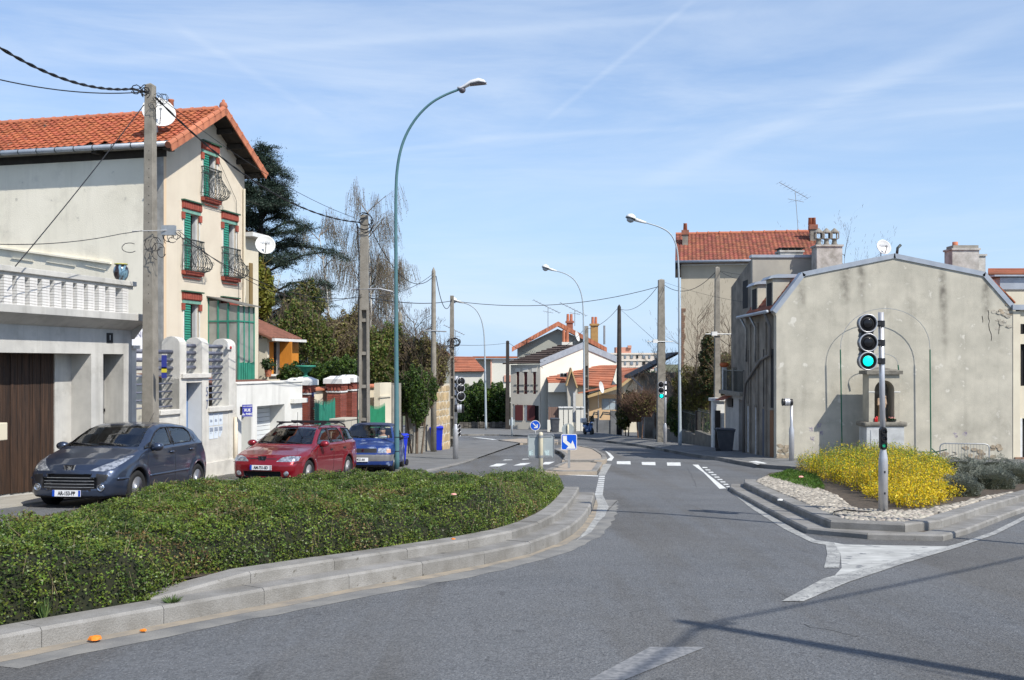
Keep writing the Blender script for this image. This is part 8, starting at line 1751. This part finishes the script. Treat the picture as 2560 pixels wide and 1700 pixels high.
fp_=[G(u,v,.16)for u,v in fpx];fpo=[(p.x,p.y)for p in fp_]+[(11.0,26.5),(7.6,26.8)];o=Vector((7.5,19,zg(19)+.15));fb=thing('flowering_shrub',o,0,'bright yellow flowering shrub mass behind the large traffic light','shrub')
X_=NR.uniform(3,12,9000);Y_=NR.uniform(13,27,9000);d_=sdpoly(X_,Y_,fpo);k=d_<-.05;X_,Y_,d_=X_[k][:2600],Y_[k][:2600],d_[k][:2600];hh=(.20+.29*np.clip(-d_/1.2,0,1)+.20*(Y_>19))*NR.uniform(.75,1.2,len(X_))+.07*np.sin(X_*4)*np.sin(Y_*3)
segs=[];PF=[];PG=[]
for x,y,h_ in zip(X_,Y_,hh):
 b=np.array([x,y,-.05*y+.16]);dx=NR.normal(0,.10,2);e=b+np.array([dx[0],dx[1],h_]);segs.append((Vector(b)-o,Vector(e)-o,.005,.002));t=NR.random(62)**.7;q=b+(e-b)*t[:,None]+NR.normal(0,.035,(62,3));gr=NR.random(62)<(.10+.62*max(0,min(1,(y-18)/5))*t);PF.append(q[~gr]);PG.append(q[gr])
PF=np.concatenate(PF);PG=np.concatenate(PG);segmesh('stems',segs,m_twig,fb)
leaves('flowers',PF-np.array(o),NR.normal(0,1,PF.shape)+np.array([.2,-.6,.6]),.019,leafmat('yellow_petal',(.72,.53,.012),(.60,.44,.016),rnd=.3,hue=.012,trans=.3),par=fb,tri=True);leaves('young_leaves',PG-np.array(o),NR.normal(0,1,PG.shape)+np.array([.2,-.4,.6]),.019,leafmat('lime_leaf',(.24,.32,.03),(.17,.24,.03),rnd=.35,trans=.35),par=fb,tri=True)
m_gs=leafmat('grey_green_leaf',(.22,.235,.19),(.15,.165,.13),rnd=.4,trans=.1)
for i,(u,v,r,nm)in enumerate(((2405,1240,.34,'nearest the bush tip'),(2440,1212,.42,'behind the nearest mound'),(2490,1222,.40,'third from the yellow bush'),(2545,1208,.42,'at the right picture edge'),(2410,1185,.42,'against the crowd barrier foot'),(2500,1190,.45,'in the back row on the right'),(2620,1205,.5,'just outside the right edge'))):
 p=G(u,v,.16);p.y+=r*.5;t=thing('grey_shrub',p,0,'low rounded grey-green shrub '+nm,'shrub','grey-green shrubs in the planted island');bl_=[(0,0,.12,r*1.2,r,r*.8),(r*.6,.1,.08,r*.8,r*.7,r*.65),(-r*.6,.1,.08,r*.7,r*.7,r*.6)]
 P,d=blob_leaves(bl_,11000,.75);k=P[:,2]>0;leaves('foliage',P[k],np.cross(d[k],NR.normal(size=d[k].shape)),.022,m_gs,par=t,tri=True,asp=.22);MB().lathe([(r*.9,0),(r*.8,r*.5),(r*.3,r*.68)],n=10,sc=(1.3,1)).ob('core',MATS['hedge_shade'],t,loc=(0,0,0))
gpo=[(p.x,p.y)for p in(G(1922,1196,.16),G(1965,1208,.16),G(2030,1228,.16),G(2062,1222,.16),G(2040,1190,.16),G(1975,1178,.16))];X_=NR.uniform(4,9,60000);Y_=NR.uniform(17,28,60000);k=sdpoly(X_,Y_,gpo)<0;X_,Y_=X_[k],Y_[k];n=len(X_)
if n:leaves('grass_patch',np.stack([X_,Y_,-.05*Y_+.17+NR.random(n)*.07],1),NR.normal(0,1,(n,3))*np.array([1,1,.25]),.045,leafmat('grass_blade',(.10,.19,.03),(.07,.13,.025)),tri=True,asp=.2,kind='stuff')
crumb(2003,1194,.25,m_pk,'pink blossom head in the grass patch left of the yellow bush','flower',.06)
MB().tube([G(2085,1279,.22),G(2110,1274,.23),G(2140,1277,.23),G(2180,1279,.21)],.012,5).ob('hose',m_black,None,label='short black hose lying on the stones beside the traffic light foot',cat='hose')
Yc=52;k=Yc/F;o=Vector((at(672,0,Yc).x,Yc,zg(Yc)));cd=thing('cedar_tree',o,0,'large dark spreading cedar behind the tall cream house','tree');r=random.Random(5);segs=[];PL=[];ND=[]
ztop=at(0,398,Yc).z-o.z;tr=[Vector((0,0,0)),Vector((.1,0,ztop*.35)),Vector((-.35,0,ztop*.7)),Vector((-.5,0,ztop))]
for a,b,r0,r1 in zip(tr,tr[1:],(.38,.28,.16),(.28,.16,.03)):segs.append((a,b,r0,r1))
for i in range(88):
 t=.36+.63*(i/87)**.9;z=ztop*t;c=Vector((np.interp(t,[0,.35,.7,1],[0,.1,-.35,-.5]),0,z));az=r.uniform(0,6.28);R_=np.interp(t,[.36,.5,.62,.75,.88,1],[3.2,4.6,4.3,2.7,1.9,.5])*r.uniform(.4,1.15)*(1.0 if math.cos(az)>0 else .75)
 d=Vector((math.cos(az),math.sin(az)*.8,0));q=c;n=6;r_a=r.uniform(.1,1.1)
 for j in range(n):
  q2=c+d*(R_*(j+1)/n)+Vector((r.gauss(0,.06),r.gauss(0,.06),r_a*math.sin((j+1)/n*2.2)-.2*(j/n)**2+r.gauss(0,.10)));segs.append((q,q2,.07*(1-j/n)+.012,.07*(1-(j+1)/n)+.01))
  if j>0:
   for s_ in range(6):
    a2=az+r.choice((-1,1))*r.uniform(.5,1.4);L_=r.uniform(.4,1.05)*(1.25-j/n*.6);e=q.lerp(q2,r.random());f=e+Vector((math.cos(a2)*L_,math.sin(a2)*L_,r.uniform(-.30,.28)));segs.append((e,f,.015,.005));m_=80
    tt=NR.random(m_)[:,None];PL.append(np.array(e)+(np.array(f)-np.array(e))*tt+NR.normal(0,1,(m_,3))*np.array([.14,.14,.07]));ND.append(NR.normal(0,.5,(m_,3))+np.array([0,0,.8]))
  q=q2
segmesh('branches',segs,mat('cedar_bark',(.045,.04,.036),.9),cd);leaves('foliage',np.concatenate(PL),np.concatenate(ND),.065,leafmat('cedar_needle',(.050,.076,.052),(.028,.047,.034),rnd=.5,trans=.1),par=cd,tri=True,asp=.28)
m_birch=mat('birch_bark',(.55,.53,.48),.8,c2=(.25,.23,.20),sc=3,stretch=(1,1,3),lo=.55,hi=.7)
def bare(name,label,u,v0,v1,Y,rad,seed,m=m_birch,tm=m_twig,droop=0.0,lvl=3,lean=0,kids=(1,3),lf=None,spread=.7,n_tip=10,mul=.30,L=.42):
 b=at(u,v0,Y);g=zg(Y);o=Vector((b.x,Y,g));H=at(0,v1,Y).z-g;t=thing(name,o,0,label,'tree');r=random.Random(seed);seg=[];tw=[];tips=[];q=Vector((0,0,0));n=9;lx=lean*Y/F;pts=[Vector((lx*(i/n)**1.3+r.gauss(0,.06),r.gauss(0,.06),H*.93*i/n))for i in range(n+1)]
 for i in range(n):
  seg.append((pts[i],pts[i+1],rad*(1-.85*i/n),rad*(1-.85*(i+1)/n)))
  if i>=2:
   for _ in range(2 if i<4 else 3):a=r.uniform(0,6.28);grow(r,pts[i].lerp(pts[i+1],r.random()),Vector((math.cos(a),math.sin(a),.9)).normalized(),H*mul*(1.15-i/n*.6),rad*.28,lvl-1,tw,tips,spread,kids,.14,.03)
 segmesh('trunk',seg,m,t);k=[]
 for p,d in tips:
  for _ in range(2 if droop else 1):
   q=p+Vector((r.gauss(0,.1),r.gauss(0,.1),0))
   for j in range(4 if droop else 2):dd_=Vector((d.x*.3+r.gauss(0,.12),d.y*.3+r.gauss(0,.12),-1 if droop else .5)).normalized();q2=q+dd_*(droop or .3)*r.uniform(.15,.4);k.append((q,q2,.007,.005));q=q2
 segmesh('twigs',tw+k,tm,t)
 if lf and tips:P=np.array([s[1]for s in k]);P=np.repeat(P,2,0)+NR.normal(0,.06,(len(P)*2,3));leaves('buds',P,NR.normal(size=P.shape),.035,lf,par=t,tri=True)
 return t
m_bt=mat('birch_twig',(.19,.155,.12),.9);m_bud=leafmat('catkin_bud',(.17,.15,.06),(.12,.11,.05),trans=.2)
bare('birch_tree','tall weeping birch with hanging bare twigs behind the second concrete pole',925,1000,478,58,.13,3,droop=1.3,lvl=3,tm=m_bt,lf=m_bud,mul=.16,spread=.5,kids=(1,2))
bare('birch_tree','white-stemmed birch leaning left in front of the cedar',852,1000,545,56,.13,4,droop=.9,tm=m_bt,lean=-55,lf=m_bud,mul=.16,kids=(1,2))
bare('birch_tree','lower weeping birch right of the teal lamp post',968,1000,610,60,.10,6,droop=1.1,tm=m_bt,lf=m_bud,mul=.17,kids=(1,2))
bare('bare_tree','bare dark-twigged tree above the shrubs left of the round pole',1040,1000,775,52,.09,9,m=m_twig,droop=0,tm=mat('dark_twig',(.09,.07,.055),.9),mul=.24,kids=(2,3))
bush('bamboo','tall yellow-green bamboo beside the cream annex roof',[(640,700,22,55),(662,735,25,60),(632,760,16,50)],41,5200,.10,leafmat('bamboo_leaf',(.20,.20,.03),(.14,.15,.03)),'bamboo',twigs=18,tm=mat('bamboo_cane',(.35,.27,.06),.6))
bush('shrub','greenish-brown early spring shrub mass behind the orange shutter',[(700,850,45,60),(745,820,45,75),(790,860,50,70),(720,900,45,40)],46,15000,.065,m_olive,group='garden shrubs behind the left walls',twigs=90,m2=m_leaf)
bush('shrub','dark leafy evergreen shrub in front of the cedar trunk',[(770,770,42,70),(740,790,40,60)],48,9000,.075,m_leafd,group='garden shrubs behind the left walls',twigs=10,m2=m_olive)
bush('shrub','glossy dark laurel just above the red brick pillars',[(735,935,40,28),(800,935,50,30),(860,925,45,35)],38,15000,.055,m_leafd,group='garden shrubs behind the left walls',twigs=5,m2=m_leaf)
bush('shrub','olive-brown twiggy shrub left of the second concrete pole',[(830,860,48,70),(880,850,48,80)],47,14000,.07,m_olive,group='garden shrubs behind the left walls',twigs=80,m2=mat('brown_bud',(.12,.09,.05),.9))
bush('shrub','yellow-green shrub mass between the second pole and teal lamp',[(930,880,45,60),(975,870,45,65),(950,930,55,35)],45,16000,.065,m_olive,group='garden shrubs behind the left walls',twigs=60,m2=m_leaf)
bush('shrub','brown-green shrub mass right of the teal lamp above the block wall',[(1020,905,40,60),(1060,900,40,65),(1095,910,28,55)],45,12000,.06,m_olive,group='garden shrubs behind the left walls',twigs=140,m2=MATS['brown_bud'])
bush('shrub','bright green shrub spilling over the block wall beside the round pole',[(1010,985,22,55),(1040,970,32,55),(1072,975,24,45),(1045,1020,28,45)],41.5,17000,.05,m_leaf,group='garden shrubs behind the left walls',twigs=20,m2=m_leafd)
bush('hedge','tall dark green hedge left of the far lamp post at the bend',[(1175,1005,35,45),(1200,985,25,35),(1165,1040,30,30),(1215,1030,30,35)],92,16000,.12,m_leafd,'hedge',twigs=0,m2=m_leaf,dep=1.5)
bush('hedge','tall dark green hedge between the far lamp post and the two-storey house',[(1245,1000,28,45),(1260,1035,28,35),(1235,1050,22,25)],93,13000,.12,m_leafd,'hedge',twigs=0,m2=m_leaf,dep=1.5)
m_yl=leafmat('yellow_green_leaf',(.20,.19,.045),(.14,.13,.04),trans=.3)
bush('shrub','tall yellow-green budding shrub behind the dark railings',[(1720,980,40,70),(1745,1000,35,60),(1765,960,30,60)],55,13000,.07,m_yl,group='shrubs on the right bank',twigs=110,m2=m_olive)
bush('conifer','dark olive conifer in front of the high beige wall',[(1775,900,30,50),(1770,865,18,35),(1800,920,35,40),(1785,960,40,40)],53,12000,.07,m_leafd,'conifer',group='shrubs on the right bank',twigs=12,m2=mat('rust_needle',(.10,.07,.03),.9))
bush('shrub','brown bare twiggy shrub between conifer and corner building',[(1830,930,35,60),(1845,960,28,50)],50,2500,.06,m_olive,group='shrubs on the right bank',twigs=150)
bush('shrub','brown drooping bare bush left of the square pole',[(1610,1010,38,32),(1590,1030,25,25)],60,900,.06,m_olive,group='shrubs on the right bank',twigs=260,tm=mat('reddish_twig',(.15,.09,.06),.9))
bush('shrub','dark green low shrub beside the peach house',[(1575,1015,22,40),(1560,1045,20,30)],68,6000,.08,m_leafd,group='shrubs on the right bank',twigs=30,m2=m_yl)
bush('shrub','deep green shrub behind the small green traffic signal',[(1685,1030,22,45),(1700,1060,25,30),(1745,1060,35,28)],56,10000,.07,m_leafd,group='shrubs on the right bank',twigs=15,m2=m_leaf)
for u,vt,Y,s,l in((1640,880,62,11,'bare multi-stemmed tree left of the square pole by the shed roof'),(1740,770,56,12,'bare tree with long upright shoots before the high beige wall'),(1820,800,54,13,'bare upright tree beside the corner building'),(2112,600,60,14,'bare treetop showing over the zinc roof edge')):
 bare('bare_tree',l,u,1050,vt,Y,.07,s,m=m_twig,tm=m_twig,droop=0,mul=.34,spread=.42,kids=(1,2))
X_=NR.uniform(-260,330,26000);Y_=NR.uniform(230,330,26000);z=-5.8+NR.random(26000)*(5.2+1.6*np.sin(X_*.11)+1.2*np.sin(X_*.37));leaves('distant_trees',np.stack([X_,Y_,z],1),NR.normal(size=(26000,3)),1.3,leafmat('distant_leaf',(.07,.095,.05),(.05,.07,.045),trans=.1),tri=True,asp=.8,kind='stuff')
o=Vector((-3.80,30.05,zg(30)+.50));V,Fq=figure([((0,0,0),(0,.02,.42),.15,.16),((-.16,0,.42),(.16,0,.42),.07,.07),((0,0,.44),(0,0,.56),.05,.05),((0,-.02,.64),(0,0,.70),.085,.09),((0,-.11,.64),(0,-.10,.66),.018,.016),((.2,0,.42),(.24,-.2,.22),.05,.04),((.24,-.2,.22),(.20,-.22,.52),.04,.035),((-.2,0,.42),(-.22,-.25,.22),.05,.04),((-.22,-.25,.22),(-.12,-.5,.30),.04,.033)],(-.36,-.6,-.16),(.36,.22,.84),.016,.03)
C_=V[Fq].mean(1);skin=(C_[:,2]>.52)|((C_[:,1]<-.18)&(C_[:,2]>.30));pr=thing('person',o,0,'driver in a pale top raising a hand beside the face inside the faded blue car','person');hair=(C_[:,2]>.70)|((C_[:,1]>.03)&(C_[:,2]>.58))
for nm,msk,m in(('skin',skin&~hair,mat('skin',(.48,.27,.19),.6)),('hair',hair,m_black),('top',~skin&~hair,mat('pale_top',(.50,.55,.58),.9))):v,f=subm(V,Fq,msk);npmesh(nm,v,f,m,pr,True)
p=Vector((6.75,2.75,zg(2.75)));t=thing('utility_pole',p,0,'concrete pole standing out of frame on the near right whose shadow crosses the road','utility pole');MB().lathe([(.11,-.2),(.075,7.6),(.02,7.7)],n=12).ob('shaft',m_conc,t,True,loc=(0,0,0));MB().tube([(-.2,-.15,7.35),(.2,.15,7.35)],.03,6).ob('cross_arm',m_steel,t,loc=(0,0,0))
cable([Vector((3.5,-4,8.5)),p+Vector((0,0,7.45)),Vector((21,17,6.5))],[.3,.5],.024,'thick cable bundle passing out of frame above the near right corner')
cable([Vector((13,-5,7.5)),p+Vector((0,0,7.3))],[.3],.012,'thin service cable out of frame above the near right corner')
